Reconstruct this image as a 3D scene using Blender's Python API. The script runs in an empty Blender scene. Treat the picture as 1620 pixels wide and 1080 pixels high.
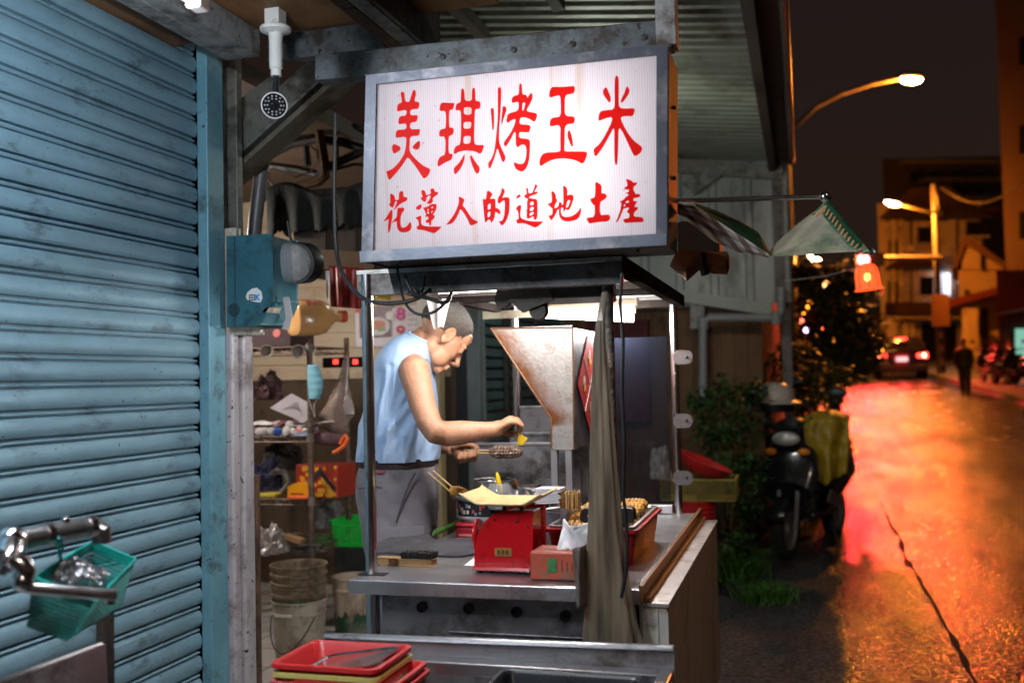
import bpy, bmesh, math, random
from mathutils import Vector, Matrix, noise
V = Vector
R = math.radians
random.seed(7)
SC = bpy.context.scene
COL = SC.collection

# ------------------------------------------------------------------ camera
YAW, PITCH, ROLL, F, HC = R(16.0), R(2.2), 0.022, 1600.0, 1.39
CAM = V((0, 0, HC))
_d = V((-math.sin(YAW), math.cos(YAW), 0)); _r = V((math.cos(YAW), math.sin(YAW), 0)); _z = V((0, 0, 1))
FWD = _d * math.cos(PITCH) + _z * math.sin(PITCH)
_u = _z * math.cos(PITCH) - _d * math.sin(PITCH)
RGT = _r * math.cos(ROLL) - _u * math.sin(ROLL)
UPV = _u * math.cos(ROLL) + _r * math.sin(ROLL)
cd = bpy.data.cameras.new('camera'); cam = bpy.data.objects.new('camera', cd); COL.objects.link(cam)
cd.sensor_width = 36.0; cd.lens = F / 1620 * 36; cd.clip_start = 0.05; cd.clip_end = 600
cd.dof.use_dof = True; cd.dof.focus_distance = 3.1; cd.dof.aperture_fstop = 2.2
m = Matrix((RGT, UPV, -FWD)).transposed().to_4x4(); m.translation = CAM
cam.matrix_world = m
SC.camera = cam

# ------------------------------------------------------------------ world: overcast night sky
w = bpy.data.worlds.new("World"); SC.world = w; w.use_nodes = True
nt = w.node_tree; bg = nt.nodes['Background']
sky = nt.nodes.new('ShaderNodeTexSky'); sky.sky_type = 'NISHITA'; sky.sun_disc = False
sky.sun_elevation = R(-4); sky.sun_rotation = R(120)
tc = nt.nodes.new('ShaderNodeTexCoord'); sp = nt.nodes.new('ShaderNodeSeparateXYZ')
rp = nt.nodes.new('ShaderNodeValToRGB')      # town glow under the clouds, brighter towards the horizon
nt.links.new(tc.outputs['Generated'], sp.inputs[0]); nt.links.new(sp.outputs['Z'], rp.inputs[0])
rp.color_ramp.elements[0].position = 0.0; rp.color_ramp.elements[0].color = (0.0080, 0.0040, 0.0026, 1)
rp.color_ramp.elements[1].position = 0.5; rp.color_ramp.elements[1].color = (0.0046, 0.0031, 0.0030, 1)
mx = nt.nodes.new('ShaderNodeMix'); mx.data_type = 'RGBA'; mx.blend_type = 'ADD'; mx.inputs['Factor'].default_value = 0.03
nt.links.new(rp.outputs[0], mx.inputs['A']); nt.links.new(sky.outputs[0], mx.inputs['B'])
nt.links.new(mx.outputs['Result'], bg.inputs['Color']); bg.inputs['Strength'].default_value = 1.0

SC.view_settings.view_transform = 'Standard'; SC.view_settings.look = 'None'
SC.view_settings.exposure = 1.3; SC.view_settings.gamma = 1.0
SC.render.engine = 'CYCLES'
cy = SC.cycles
cy.use_denoising = True
try: cy.denoiser = 'OPENIMAGEDENOISE'
except Exception: pass
cy.max_bounces = 8; cy.diffuse_bounces = 4; cy.glossy_bounces = 4; cy.transmission_bounces = 6; cy.transparent_max_bounces = 10
cy.sample_clamp_indirect = 6.0; cy.sample_clamp_direct = 0.0; cy.caustics_reflective = False; cy.caustics_refractive = False
cy.use_light_tree = True

# ------------------------------------------------------------------ measuring helpers (pixel of the 1620x1080 photo -> place)
def ray(px, py): return FWD + RGT * ((px - 810) / F) + UPV * ((540 - py) / F)
def at(px, py, d): return CAM + ray(px, py) * d
def onX(px, py, x): r = ray(px, py); return CAM + r * (x / r.x)
def onY(px, py, y): r = ray(px, py); return CAM + r * (y / r.y)
def onZ(px, py, z): r = ray(px, py); return CAM + r * ((z - HC) / r.z)

# ------------------------------------------------------------------ mesh builder
def frame(d):
    d = d.normalized(); a = V((0, 0, 1)) if abs(d.z) < 0.95 else V((1, 0, 0))
    x = d.cross(a).normalized(); return x, x.cross(d).normalized() * -1, d
def chaikin(p, n=1, closed=True):
    for _ in range(n):
        q = []
        for i in range(len(p) if closed else len(p) - 1):
            a, b = p[i], p[(i + 1) % len(p)]
            q += [a * .75 + b * .25, a * .25 + b * .75]
        p = q if closed else [p[0]] + q + [p[-1]]
    return p
class M:
    def __init__(s): s.v = []; s.f = []; s.m = []; s.s = []
    def add(s, vs, fs, mi=0, sm=False):
        o = len(s.v); s.v += [V(x) for x in vs]
        for f in fs: s.f.append(tuple(i + o for i in f)); s.m.append(mi); s.s.append(sm)
        return s
    def box(s, a, b, mi=0):
        (x0, y0, z0), (x1, y1, z1) = a, b
        vs = [(x, y, z) for z in (z0, z1) for y in (y0, y1) for x in (x0, x1)]
        return s.add(vs, [(0, 2, 3, 1), (4, 5, 7, 6), (0, 1, 5, 4), (2, 6, 7, 3), (0, 4, 6, 2), (1, 3, 7, 5)], mi)
    def obox(s, c, size, rot, mi=0):          # oriented box
        c = V(c); h = [x / 2 for x in size]
        vs = [c + rot @ V((x * h[0], y * h[1], z * h[2])) for z in (-1, 1) for y in (-1, 1) for x in (-1, 1)]
        return s.add(vs, [(0, 2, 3, 1), (4, 5, 7, 6), (0, 1, 5, 4), (2, 6, 7, 3), (0, 4, 6, 2), (1, 3, 7, 5)], mi)
    def beam(s, p, q, w, h, up=(0, 0, 1), mi=0):
        p, q = V(p), V(q); d = (q - p); y = d.normalized(); x = y.cross(V(up)).normalized(); z = x.cross(y)
        return s.obox((p + q) / 2, (w, d.length, h), Matrix((x, y, z)).transposed(), mi)
    def tube(s, pts, r, n=8, mi=0, caps=True, closed=False):
        pts = [V(p) for p in pts]; k = len(pts); rs = r if isinstance(r, (list, tuple)) else [r] * k
        vs = []; x = None
        for i in range(k):
            if closed: t = pts[(i + 1) % k] - pts[i - 1]
            else: t = pts[min(i + 1, k - 1)] - pts[max(i - 1, 0)]
            if t.length < 1e-9: t = V((0, 0, 1))
            t.normalize()
            if x is None: x = frame(t)[0]
            x = (x - t * x.dot(t))
            x = frame(t)[0] if x.length < 1e-6 else x.normalized()
            y = t.cross(x)
            vs += [pts[i] + (x * math.cos(a) + y * math.sin(a)) * rs[i] for a in (2 * math.pi * j / n for j in range(n))]
        fs = []
        for i in range(k if closed else k - 1):
            i2 = (i + 1) % k
            fs += [(i * n + j, i * n + (j + 1) % n, i2 * n + (j + 1) % n, i2 * n + j) for j in range(n)]
        s.add(vs, fs, mi, True)
        if caps and not closed:
            o = len(s.v) - len(vs)
            s.f += [tuple(o + j for j in reversed(range(n))), tuple(o + (k - 1) * n + j for j in range(n))]; s.m += [mi, mi]; s.s += [False, False]
        return s
    def lathe(s, prof, c=(0, 0, 0), n=24, ax=None, mi=0, sx=1, sy=1):
        c = V(c); ax = ax or Matrix.Identity(3); vs = []; k = len(prof)
        for r, z in prof: vs += [c + ax @ V((r * math.cos(2 * math.pi * j / n) * sx, r * math.sin(2 * math.pi * j / n) * sy, z)) for j in range(n)]
        return s.add(vs, [(i * n + j, i * n + (j + 1) % n, (i + 1) * n + (j + 1) % n, (i + 1) * n + j) for i in range(k - 1) for j in range(n)], mi, True)
    def rings(s, rg, mi=0, cap=True, sm=True):
        n = len(rg[0]); vs = [p for r in rg for p in r]
        s.add(vs, [(i * n + j, i * n + (j + 1) % n, (i + 1) * n + (j + 1) % n, (i + 1) * n + j) for i in range(len(rg) - 1) for j in range(n)], mi, sm)
        if cap:
            o = len(s.v) - len(vs); e = o + (len(rg) - 1) * n
            s.f += [tuple(o + j for j in reversed(range(n))), tuple(e + j for j in range(n))]; s.m += [mi, mi]; s.s += [sm, sm]
        return s
    def prism(s, poly, ext, mi=0, sm=False):   # closed polygon of 3D points pushed along ext
        poly = [V(p) for p in poly]; ext = V(ext); n = len(poly)
        nrm = V((0, 0, 0))
        for i in range(n): nrm += poly[i].cross(poly[(i + 1) % n])
        if nrm.dot(ext) > 0: poly = poly[::-1]
        s.add(poly + [p + ext for p in poly], [tuple(range(n)), tuple(reversed(range(n, 2 * n)))] + [(j, j + n, (j + 1) % n + n, (j + 1) % n)[::-1] for j in range(n)], mi, sm)
        return s
    def grid(s, fn, nu, nv, mi=0, sm=True, wrap=False):
        vs = [fn(i / (nu if wrap else nu - 1), j / (nv - 1)) for j in range(nv) for i in range(nu)]
        fs = [(j * nu + i, j * nu + (i + 1) % nu, (j + 1) * nu + (i + 1) % nu, (j + 1) * nu + i) for j in range(nv - 1) for i in range(nu if wrap else nu - 1)]
        return s.add(vs, fs, mi, sm)
    def ball(s, c, r, n=12, k=8, mi=0, rot=None):
        r = r if isinstance(r, (tuple, list)) else (r, r, r); c = V(c); rot = rot or Matrix.Identity(3)
        return s.rings([[c + rot @ V((r[0] * math.sin(t) * math.cos(2 * math.pi * j / n), r[1] * math.sin(t) * math.sin(2 * math.pi * j / n), -r[2] * math.cos(t))) for j in range(n)]
                        for t in (math.pi * (0.03 + 0.94 * i / k) for i in range(k + 1))], mi)
    def build(s, name, mats, parent=None, bevel=0, ang=40, origin=None, thick=0, sub=0):
        vs = s.v
        if parent is not None:
            inv = PW[parent.name].inverted(); vs = [inv @ p for p in vs]; org = V((0, 0, 0))
        else:
            if origin is None:
                lo = V([min(p[i] for p in vs) for i in range(3)]); hi = V([max(p[i] for p in vs) for i in range(3)])
                org = V(((lo.x + hi.x) / 2, (lo.y + hi.y) / 2, lo.z))
            else: org = V(origin)
            vs = [p - org for p in vs]
        me = bpy.data.meshes.new(name); me.from_pydata([tuple(p) for p in vs], [], s.f); 
        mats = mats if isinstance(mats, (list, tuple)) else [mats]
        for mm in mats: me.materials.append(mm)
        me.polygons.foreach_set('material_index', s.m); me.polygons.foreach_set('use_smooth', s.s if not sub else [True] * len(s.f)); me.update()
        if any(s.s): me.set_sharp_from_angle(angle=R(ang))
        o = bpy.data.objects.new(name, me); COL.objects.link(o); o.location = org
        if parent is not None: o.parent = parent; PW[o.name] = PW[parent.name].copy()
        else: PW[o.name] = Matrix.Translation(org)
        if sub: md = o.modifiers.new('subsurf', 'SUBSURF'); md.levels = sub; md.render_levels = sub
        if thick: md = o.modifiers.new('solid', 'SOLIDIFY'); md.thickness = thick; md.offset = 0
        if bevel: md = o.modifiers.new('bevel', 'BEVEL'); md.width = bevel; md.segments = 2; md.limit_method = 'ANGLE'; md.angle_limit = R(40); md.harden_normals = False
        return o
PW = {}                                       # world matrices, known before the scene is evaluated
def tag(o, label, cat, group=None, kind=None):
    o['label'] = label; o['category'] = cat
    if group: o['group'] = group
    if kind: o['kind'] = kind
    return o
def thing(name, loc, label, cat, group=None, rz=0):
    o = bpy.data.objects.new(name, None); COL.objects.link(o); o.empty_display_size = .05
    o.location = V(loc); o.rotation_euler = (0, 0, rz)
    PW[o.name] = Matrix.Translation(V(loc)) @ Matrix.Rotation(rz, 4, 'Z')
    return tag(o, label, cat, group)
def struct(o): o['kind'] = 'structure'; return o
def children(o): return [c for c in COL.objects if c.parent == o]
def copy_tree(o, parent=None):
    c = o.copy(); COL.objects.link(c); c.parent = parent
    for ch in children(o): copy_tree(ch, c)
    return c
def area(name, loc, energy, col, parent=None, r=.08, kind='POINT'):
    l = bpy.data.lights.new(name, kind); l.energy = energy; l.color = col
    if kind in ('POINT', 'SPOT'): l.shadow_soft_size = r
    o = bpy.data.objects.new(name, l); COL.objects.link(o)
    o.location = (PW[parent.name].inverted() @ V(loc)) if parent else V(loc)
    if parent: o.parent = parent
    return o

def tube_light(par, a, b, flux, col, n, dz=0., r=.02):      # the light a fluorescent tube gives off, spread along it
    for i in range(n): area('tube_light', V(a) + (V(b) - V(a)) * ((i + .5) / n) + V((0, 0, dz)), flux / n, col, par, r)
# ------------------------------------------------------------------ materials
MAT = {}
def mat(name, col, rough=.55, metal=0., var=.18, sc=6., bump=.0, bsc=60., dirt=None, dsc=9., damt=.35, stretch=(1, 1, 1), rvar=.12, alpha=1., trans=0., ior=1.45, spec=.5, coat=0., emis=None, estr=0., sss=0., specks=None):
    if name in MAT: return MAT[name]
    mt = bpy.data.materials.new(name); mt.use_nodes = True; t = mt.node_tree; b = t.nodes['Principled BSDF']; L = t.links.new
    co = t.nodes.new('ShaderNodeTexCoord'); mp = t.nodes.new('ShaderNodeMapping'); mp.inputs['Scale'].default_value = stretch
    L(co.outputs['Object'], mp.inputs[0])
    n1 = t.nodes.new('ShaderNodeTexNoise'); n1.inputs['Scale'].default_value = sc; n1.inputs['Detail'].default_value = 6; n1.inputs['Roughness'].default_value = .65
    L(mp.outputs[0], n1.inputs['Vector'])
    r1 = t.nodes.new('ShaderNodeValToRGB'); c = V(col)
    r1.color_ramp.elements[0].position = .3; r1.color_ramp.elements[0].color = (*(c * (1 - var)), 1)
    r1.color_ramp.elements[1].position = .7; r1.color_ramp.elements[1].color = (*[min(1, x) for x in c * (1 + var)], 1)
    L(n1.outputs['Fac'], r1.inputs[0]); out = r1.outputs[0]
    if dirt:
        n2 = t.nodes.new('ShaderNodeTexNoise'); n2.inputs['Scale'].default_value = dsc; n2.inputs['Detail'].default_value = 9; n2.inputs['Roughness'].default_value = .72
        L(mp.outputs[0], n2.inputs['Vector'])
        r2 = t.nodes.new('ShaderNodeMapRange'); r2.inputs['From Min'].default_value = .62 - damt * .35; r2.inputs['From Max'].default_value = .74 - damt * .25
        L(n2.outputs['Fac'], r2.inputs['Value'])
        x = t.nodes.new('ShaderNodeMix'); x.data_type = 'RGBA'; L(r2.outputs[0], x.inputs['Factor']); L(out, x.inputs['A']); x.inputs['B'].default_value = (*dirt, 1); out = x.outputs['Result']
    if specks:                                  # small dark chips with edges of their own
        n4 = t.nodes.new('ShaderNodeTexNoise'); n4.inputs['Scale'].default_value = specks[1]; n4.inputs['Detail'].default_value = 3
        L(co.outputs['Object'], n4.inputs['Vector'])
        r4 = t.nodes.new('ShaderNodeMapRange'); r4.inputs['From Min'].default_value = specks[2]; r4.inputs['From Max'].default_value = specks[2] + .03
        L(n4.outputs['Fac'], r4.inputs['Value'])
        x = t.nodes.new('ShaderNodeMix'); x.data_type = 'RGBA'; L(r4.outputs[0], x.inputs['Factor']); L(out, x.inputs['A']); x.inputs['B'].default_value = (*specks[0], 1); out = x.outputs['Result']
    L(out, b.inputs['Base Color'])
    b.inputs['Metallic'].default_value = metal; b.inputs['IOR'].default_value = ior
    b.inputs['Specular IOR Level'].default_value = spec; b.inputs['Alpha'].default_value = alpha
    b.inputs['Transmission Weight'].default_value = trans; b.inputs['Coat Weight'].default_value = coat
    if sss: b.inputs['Subsurface Weight'].default_value = sss; b.inputs['Subsurface Radius'].default_value = (.012, .005, .003); b.inputs['Subsurface Scale'].default_value = 1
    rr = t.nodes.new('ShaderNodeMapRange'); rr.inputs['To Min'].default_value = max(.02, rough - rvar); rr.inputs['To Max'].default_value = min(1, rough + rvar)
    L(n1.outputs['Fac'], rr.inputs['Value']); L(rr.outputs[0], b.inputs['Roughness'])
    if bump:
        n3 = t.nodes.new('ShaderNodeTexNoise'); n3.inputs['Scale'].default_value = bsc; n3.inputs['Detail'].default_value = 5
        L(mp.outputs[0], n3.inputs['Vector'])
        bp = t.nodes.new('ShaderNodeBump'); bp.inputs['Strength'].default_value = bump; bp.inputs['Distance'].default_value = .01
        L(n3.outputs['Fac'], bp.inputs['Height']); L(bp.outputs[0], b.inputs['Normal'])
    if emis: b.inputs['Emission Color'].default_value = (*emis, 1); b.inputs['Emission Strength'].default_value = estr
    MAT[name] = mt; return mt
def emit(name, col, s):
    if name in MAT: return MAT[name]
    mt = bpy.data.materials.new(name); mt.use_nodes = True; t = mt.node_tree
    b = t.nodes['Principled BSDF']; b.inputs['Base Color'].default_value = (*[x * .5 for x in col], 1)
    b.inputs['Emission Color'].default_value = (*col, 1); b.inputs['Emission Strength'].default_value = s
    MAT[name] = mt; return mt

steel = mat('stainless_steel', (.50, .49, .51), .33, .9, .12, 5, .06, 90, dirt=(.22, .19, .17), dsc=7, damt=.2, stretch=(1, 1, 1), rvar=.14)
steel_dull = mat('stained_steel', (.30, .29, .31), .45, .8, .22, 6, .15, 40, dirt=(.09, .075, .065), dsc=5, damt=.45)
steel_pipe = mat('polished_steel', (.62, .60, .60), .2, 1., .1, 10, dirt=(.2, .12, .07), dsc=20, damt=.15)
chrome = mat('chrome', (.7, .69, .7), .14, 1., .1, 14, dirt=(.25, .2, .17), dsc=30, damt=.2)
galv = mat('galvanised', (.34, .34, .34), .5, .6, .18, 8, .1, 50, dirt=(.10, .07, .05), dsc=6, damt=.4)
rust = mat('rusty_steel', (.12, .062, .035), .8, .1, .4, 14, .5, 70, dirt=(.035, .022, .016), dsc=20, damt=.5)
darkmetal = mat('sooty_metal', (.045, .042, .040), .6, .4, .35, 12, .3, 60, dirt=(.09, .06, .04), dsc=10, damt=.25)
oldpaint = mat('grimy_grey_green_paint', (.135, .14, .125), .5, .2, .25, 5, .2, 40, dirt=(.035, .03, .025), dsc=7, damt=.45, specks=((.05, .03, .02), 60, .68))
beam_blue = mat('weathered_blue_grey_paint', (.085, .10, .108), .5, .2, .25, 5, .2, 45, dirt=(.03, .02, .015), dsc=8, damt=.5, specks=((.03, .015, .01), 50, .64))
beam_pale = mat('weathered_pale_paint', (.25, .25, .25), .5, .1, .2, 5, .2, 45, dirt=(.06, .04, .03), dsc=8, damt=.45, specks=((.04, .02, .012), 40, .66))
black_rub = mat('black_rubber', (.012, .012, .013), .5, 0, .3, 20, .1, 80)
black_pl = mat('black_plastic', (.016, .016, .018), .35, 0, .3, 20)
white_pl = mat('white_plastic', (.70, .69, .66), .4, 0, .08, 9, dirt=(.3, .26, .2), dsc=12, damt=.2)
wood = mat('worn_wood', (.33, .19, .085), .6, 0, .3, 18, .2, 70, stretch=(1, 1, 6))
paper = mat('white_paper', (.78, .77, .75), .7, 0, .05, 9)

# ================================================================== SETTING
def wet_asphalt(name, base, wet_x0, wet_x1, dry_y=None):
    mt = bpy.data.materials.new(name); mt.use_nodes = True; t = mt.node_tree; b = t.nodes['Principled BSDF']; L = t.links.new
    co = t.nodes.new('ShaderNodeTexCoord'); s = t.nodes.new('ShaderNodeSeparateXYZ'); L(co.outputs['Object'], s.inputs[0])
    def noi(sc, det=6, st=None, ro=.6):
        n = t.nodes.new('ShaderNodeTexNoise'); n.inputs['Scale'].default_value = sc; n.inputs['Detail'].default_value = det; n.inputs['Roughness'].default_value = ro
        if st:
            mp = t.nodes.new('ShaderNodeMapping'); mp.inputs['Scale'].default_value = st; L(co.outputs['Object'], mp.inputs[0]); L(mp.outputs[0], n.inputs['Vector'])
        else: L(co.outputs['Object'], n.inputs['Vector'])
        return n.outputs['Fac']
    def mth(op, a, b_): 
        n = t.nodes.new('ShaderNodeMath'); n.operation = op
        for i, v in enumerate((a, b_)):
            if isinstance(v, (int, float)): n.inputs[i].default_value = v
            else: L(v, n.inputs[i])
        return n.outputs[0]
    def mr(v, a, b_, c, d):
        n = t.nodes.new('ShaderNodeMapRange'); L(v, n.inputs['Value'])
        for k, x in zip(('From Min', 'From Max', 'To Min', 'To Max'), (a, b_, c, d)): n.inputs[k].default_value = x
        return n.outputs[0]
    patches = noi(1.1, 7, (1, .55, 1), .65)
    wx = mr(s.outputs['X'], wet_x0, wet_x1, 0, 1)
    wet = mr(mth('ADD', wx, mth('MULTIPLY', mth('SUBTRACT', patches, .5), 1.5)), .38, .55, 0, 1)
    fine = noi(140, 3); mid = noi(24, 5)
    r = t.nodes.new('ShaderNodeValToRGB'); L(mth('ADD', mth('MULTIPLY', fine, .6), mth('MULTIPLY', mid, .4)), r.inputs[0])
    r.color_ramp.elements[0].position = .38; r.color_ramp.elements[0].color = (*[x * .5 for x in base], 1)
    r.color_ramp.elements[1].position = .68; r.color_ramp.elements[1].color = (*[x * 1.7 for x in base], 1)
    dk = t.nodes.new('ShaderNodeMix'); dk.data_type = 'RGBA'; dk.blend_type = 'MULTIPLY'
    L(wet, dk.inputs['Factor']); L(r.outputs[0], dk.inputs['A']); dk.inputs['B'].default_value = (.62, .62, .64, 1)
    L(dk.outputs['Result'], b.inputs['Base Color'])
    pud = mth('ADD', mr(noi(2.3, 4, (1.2, .35, 1)), .38, .60, .06, -.03), mr(s.outputs['X'], .8, 2.6, .12, .22))
    rough = t.nodes.new('ShaderNodeMix'); L(wet, rough.inputs['Factor']); rough.inputs['A'].default_value = .78; L(pud, rough.inputs['B'])
    L(rough.outputs['Result'], b.inputs['Roughness'])
    grain = mr(noi(38, 2, None, .4), .44, .60, .0, 1.0); pat = mr(noi(1.7, 6, (1, .3, 1), .7), .43, .60, .10, 1.0)
    L(mth('MULTIPLY', mth('ADD', mth('MULTIPLY', grain, .75), .10), pat), b.inputs['Specular IOR Level'])
    bp = t.nodes.new('ShaderNodeBump'); bp.inputs['Strength'].default_value = 1.0; bp.inputs['Distance'].default_value = .011
    L(mth('ADD', mth('MULTIPLY', noi(40, 2, None, .45), 1.2), mth('MULTIPLY', noi(14, 4), .25)), bp.inputs['Height']); L(bp.outputs[0], b.inputs['Normal'])
    return mt
def gz(y): return 0 if y < 8 else .036 * (y - 8) - .0006 * max(0, y - 30) ** 1.0 * 4
def ysheet(name, x0, x1, ys, dz, mt):
    k = M(); xs = [x0 + (x1 - x0) * i / 6 for i in range(7)]
    k.add([(x, y, gz(y) + dz) for y in ys for x in xs], [(j * 7 + i, j * 7 + i + 1, (j + 1) * 7 + i + 1, (j + 1) * 7 + i) for j in range(len(ys) - 1) for i in range(6)], 0)
    return struct(k.build(name, mt, origin=(0, 0, 0)))
YS = [-4, 2, 5, 8, 8.5, 9, 10, 12, 15, 18, 22, 26, 30, 35, 40, 50, 60, 80, 120]
ysheet('ground', -60, 90, YS + [300], 0, wet_asphalt('damp_asphalt', (.045, .042, .043), .0, .35))
ysheet('road', .7, 4.7, YS, .004, wet_asphalt('wet_asphalt', (.022, .021, .021), -2, -1))
# worn edge line of the road: a dark seam
sm = M(); L0 = []; L1 = []
for i in range(104):
    y = 2.5 + i * .075; xm = .70 + .035 * noise.noise(V((y * 1.3, 0, 0))); w_ = .004 + .030 * max(0, noise.noise(V((y * 3.1, 7, 0))) + .12); L0.append((xm - w_, y, gz(y) + .0075)); L1.append((xm + w_, y, gz(y) + .0075))
sm.add(L0 + L1, [(i, 104 + i, 105 + i, i + 1) for i in range(103)])
struct(sm.build('road_seam', mat('tar', (.012, .012, .012), .9, spec=.1)))
# kerb and pavement on the far side of the road
k = M()
for a, b in zip(YS[3:-1], YS[4:]):
    k.add([(4.7, a, gz(a)), (4.7, b, gz(b)), (4.7, b, gz(b) + .12), (4.7, a, gz(a) + .12), (9, b, gz(b) + .12), (9, a, gz(a) + .12)], [(0, 1, 2, 3), (3, 2, 4, 5)])
struct(k.build('pavement', mat('wet_paving', (.11, .10, .095), .45, 0, .25, 9, .3, 30)))

# shop floor: white tiles
def tiles(name, c1, mortar, sx, rough):
    mt = bpy.data.materials.new(name); mt.use_nodes = True; t = mt.node_tree; b = t.nodes['Principled BSDF']
    co = t.nodes.new('ShaderNodeTexCoord'); br = t.nodes.new('ShaderNodeTexBrick'); br.offset = 0
    br.inputs['Scale'].default_value = 1; br.inputs['Brick Width'].default_value = sx; br.inputs['Row Height'].default_value = sx; br.inputs['Mortar Size'].default_value = .005
    br.inputs['Color1'].default_value = (*c1, 1); br.inputs['Color2'].default_value = (*[x * .9 for x in c1], 1); br.inputs['Mortar'].default_value = (*mortar, 1)
    n = t.nodes.new('ShaderNodeTexNoise'); n.inputs['Scale'].default_value = 5; n.inputs['Detail'].default_value = 8
    x = t.nodes.new('ShaderNodeMix'); x.data_type = 'RGBA'; x.blend_type = 'MULTIPLY'; x.inputs['Factor'].default_value = .55
    t.links.new(co.outputs['Object'], br.inputs[0]); t.links.new(co.outputs['Object'], n.inputs[0])
    t.links.new(br.outputs[0], x.inputs['A']); t.links.new(n.outputs['Fac'], x.inputs['B']); t.links.new(x.outputs['Result'], b.inputs['Base Color']); b.inputs['Roughness'].default_value = rough
    return mt
k = M(); k.box((-5, .5, 0), (-1.3, 6.0, .1)); struct(k.build('floor', tiles('white_floor_tiles', (.62, .60, .57), (.08, .07, .06), .3, .35), origin=(0, 0, 0)))

# ---------------------------------------------------------------- roller shutter on the left
XS = -2.1
shut_m = mat('sea_blue_paint', (.175, .30, .375), .48, .15, .16, 5, .12, 130, dirt=(.06, .085, .10), dsc=7, damt=.16, stretch=(1, .6, 1.2), specks=((.015, .03, .04), 85, .70))
jamb_m = mat('sky_blue_paint', (.13, .30, .38), .45, .1, .14, 6, .1, 90, dirt=(.06, .085, .09), dsc=9, damt=.25, specks=((.02, .03, .035), 70, .69))
zk = onX(45, 572, XS).z
Y1 = onX(322, 700, XS).y
sh = thing('roller_shutter', (XS, (.3 + Y1) / 2, 0), 'closed sea-blue slatted roller shutter filling the left side', 'roller shutter')
prof = []; n0 = -int(zk / .08)
for i in range(n0, 16):
    z = zk + i * .08
    prof += [(0, z), (-.013, z + .002), (-.013, z + .006), (-.003, z + .0075), (.0, z + .012), (-.003, z + .0165), (-.016, z + .018), (-.016, z + .024), (0, z + .026), (.006, z + .034), (.009, z + .05), (.007, z + .068)]
    if z > 2.72: break
prof = [p for p in prof if p[1] > .02]
k = M(); ny = 40; n = len(prof); vs = []
for j in range(ny):
    y = .3 + (Y1 - .301) * j / (ny - 1)
    for x, z in prof:
        sl_ = math.floor((z - zk) / .08 + .001); dz = .0022 * noise.noise(V((y * .9, sl_ * 3.7, 0))) + .0012 * noise.noise(V((y * 4, sl_ * 1.3, 5))); dn = noise.noise(V((y * 2.6, z * 7, 2))); dn2 = noise.noise(V((y * 9, z * 16, 8)))
        vs.append((XS + x + .003 * dn - .009 * max(0, dn2 - .42), y, z + dz))
k.add(vs, [(j * n + i, j * n + i + 1, j * n + n + i + 1, j * n + n + i) for j in range(ny - 1) for i in range(n - 1)], 0, True)
k.build('slat_curtain', shut_m, sh, ang=28)
ya, yb = onX(333, 700, XS + .05).y, onX(359, 700, XS + .05).y
k = M(); k.box((XS - .02, ya, 0), (XS + .05, yb, 2.75)); k.build('guide_rail', jamb_m, sh, bevel=.004)
k = M(); k.box((XS - .02, Y1 - .02, 0), (XS + .012, ya, 2.75)); k.build('guide_lip', mat('sky_blue_shaded', (.075, .17, .22), .5, .1, .15, 6, specks=((.01, .015, .02), 70, .69)), sh, bevel=.003)  # shade of the side face put into a darker copy of the jamb paint
k = M(); k.box((XS - .5, -.5, 0), (XS - .35, 3.3, 2.9)); tag(k.build('back_wall', mat('dark_concrete', (.08, .08, .08), .9)), 'dark wall behind the sea-blue roller shutter', 'wall')

# ---------------------------------------------------------------- steel column with pale cladding
yc0, yc1 = yb + .003, onX(404, 800, XS + .09).y
colm = thing('steel_column', (XS + .04, (yc0 + yc1) / 2, 0), 'steel column beside the blue shutter, dark above and clad in pale grey below', 'column')
ztop = onX(380, 528, XS + .09).z
k = M(); ym = yc0 + (yc1 - yc0) * .42
k.box((XS - .05, yc0, .0), (XS + .075, ym - .004, ztop)); k.box((XS - .05, ym, 0), (XS + .09, yc1, ztop - .004))
k.build('cladding', mat('lavender_grey_paint', (.40, .375, .40), .5, .15, .14, 5, .1, 60, dirt=(.16, .14, .14), dsc=6, damt=.35, specks=((.03, .025, .03), 45, .66)), colm, bevel=.008)
k = M(); k.box((XS - .04, yc0 + .01, ztop - .002), (XS + .03, yc0 + .05, 2.8)); k.box((XS - .02, yc0 + .05, ztop - .002), (XS - .005, yc1 - .05, 2.8)); k.box((XS - .04, yc1 - .05, ztop - .002), (XS + .06, yc1 - .01, 2.8))
k.build('h_beam', oldpaint, colm, bevel=.004)  # dark tone is partly the paint, partly shade put into the colour
k = M(); k.box((XS + .0, yc1 + .012, .1), (XS + .085, yc1 + .045, 1.05)); k.build('rusty_edge', rust, colm, bevel=.003)

# ---------------------------------------------------------------- shop interior walls
def siding():
    mt = mat('cream_siding', (.50, .39, .275), .5, 0, .10, 3, .05, 50, dirt=(.30, .20, .13), dsc=4, damt=.3, stretch=(.5, 1, 1))
    return mt
YB = 6.0
bw = thing('shop_back_wall', (-3.4, YB, 0), 'cream lap-siding back wall of the shop with bare brown wall below', 'wall')
k = M(); zl = onY(500, 600, YB).z
i = 0; z = zl
while z < 2.7:
    k.add([(-5, YB, z + .10), (-2.12, YB, z + .10), (-2.12, YB - .016, z), (-5, YB - .016, z), (-5, YB, z), (-2.12, YB, z)], [(0, 1, 2, 3), (3, 2, 5, 4)]); z += .10
k.build('siding', siding(), bw)
k = M(); k.box((-5, YB + .004, 0), (-2.12, YB + .08, 2.7)); k.build('bare_wall', mat('brown_cracked_render', (.095, .062, .040), .8, 0, .3, 4, .4, 20, dirt=(.05, .04, .02), dsc=4, damt=.4), bw)
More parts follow.
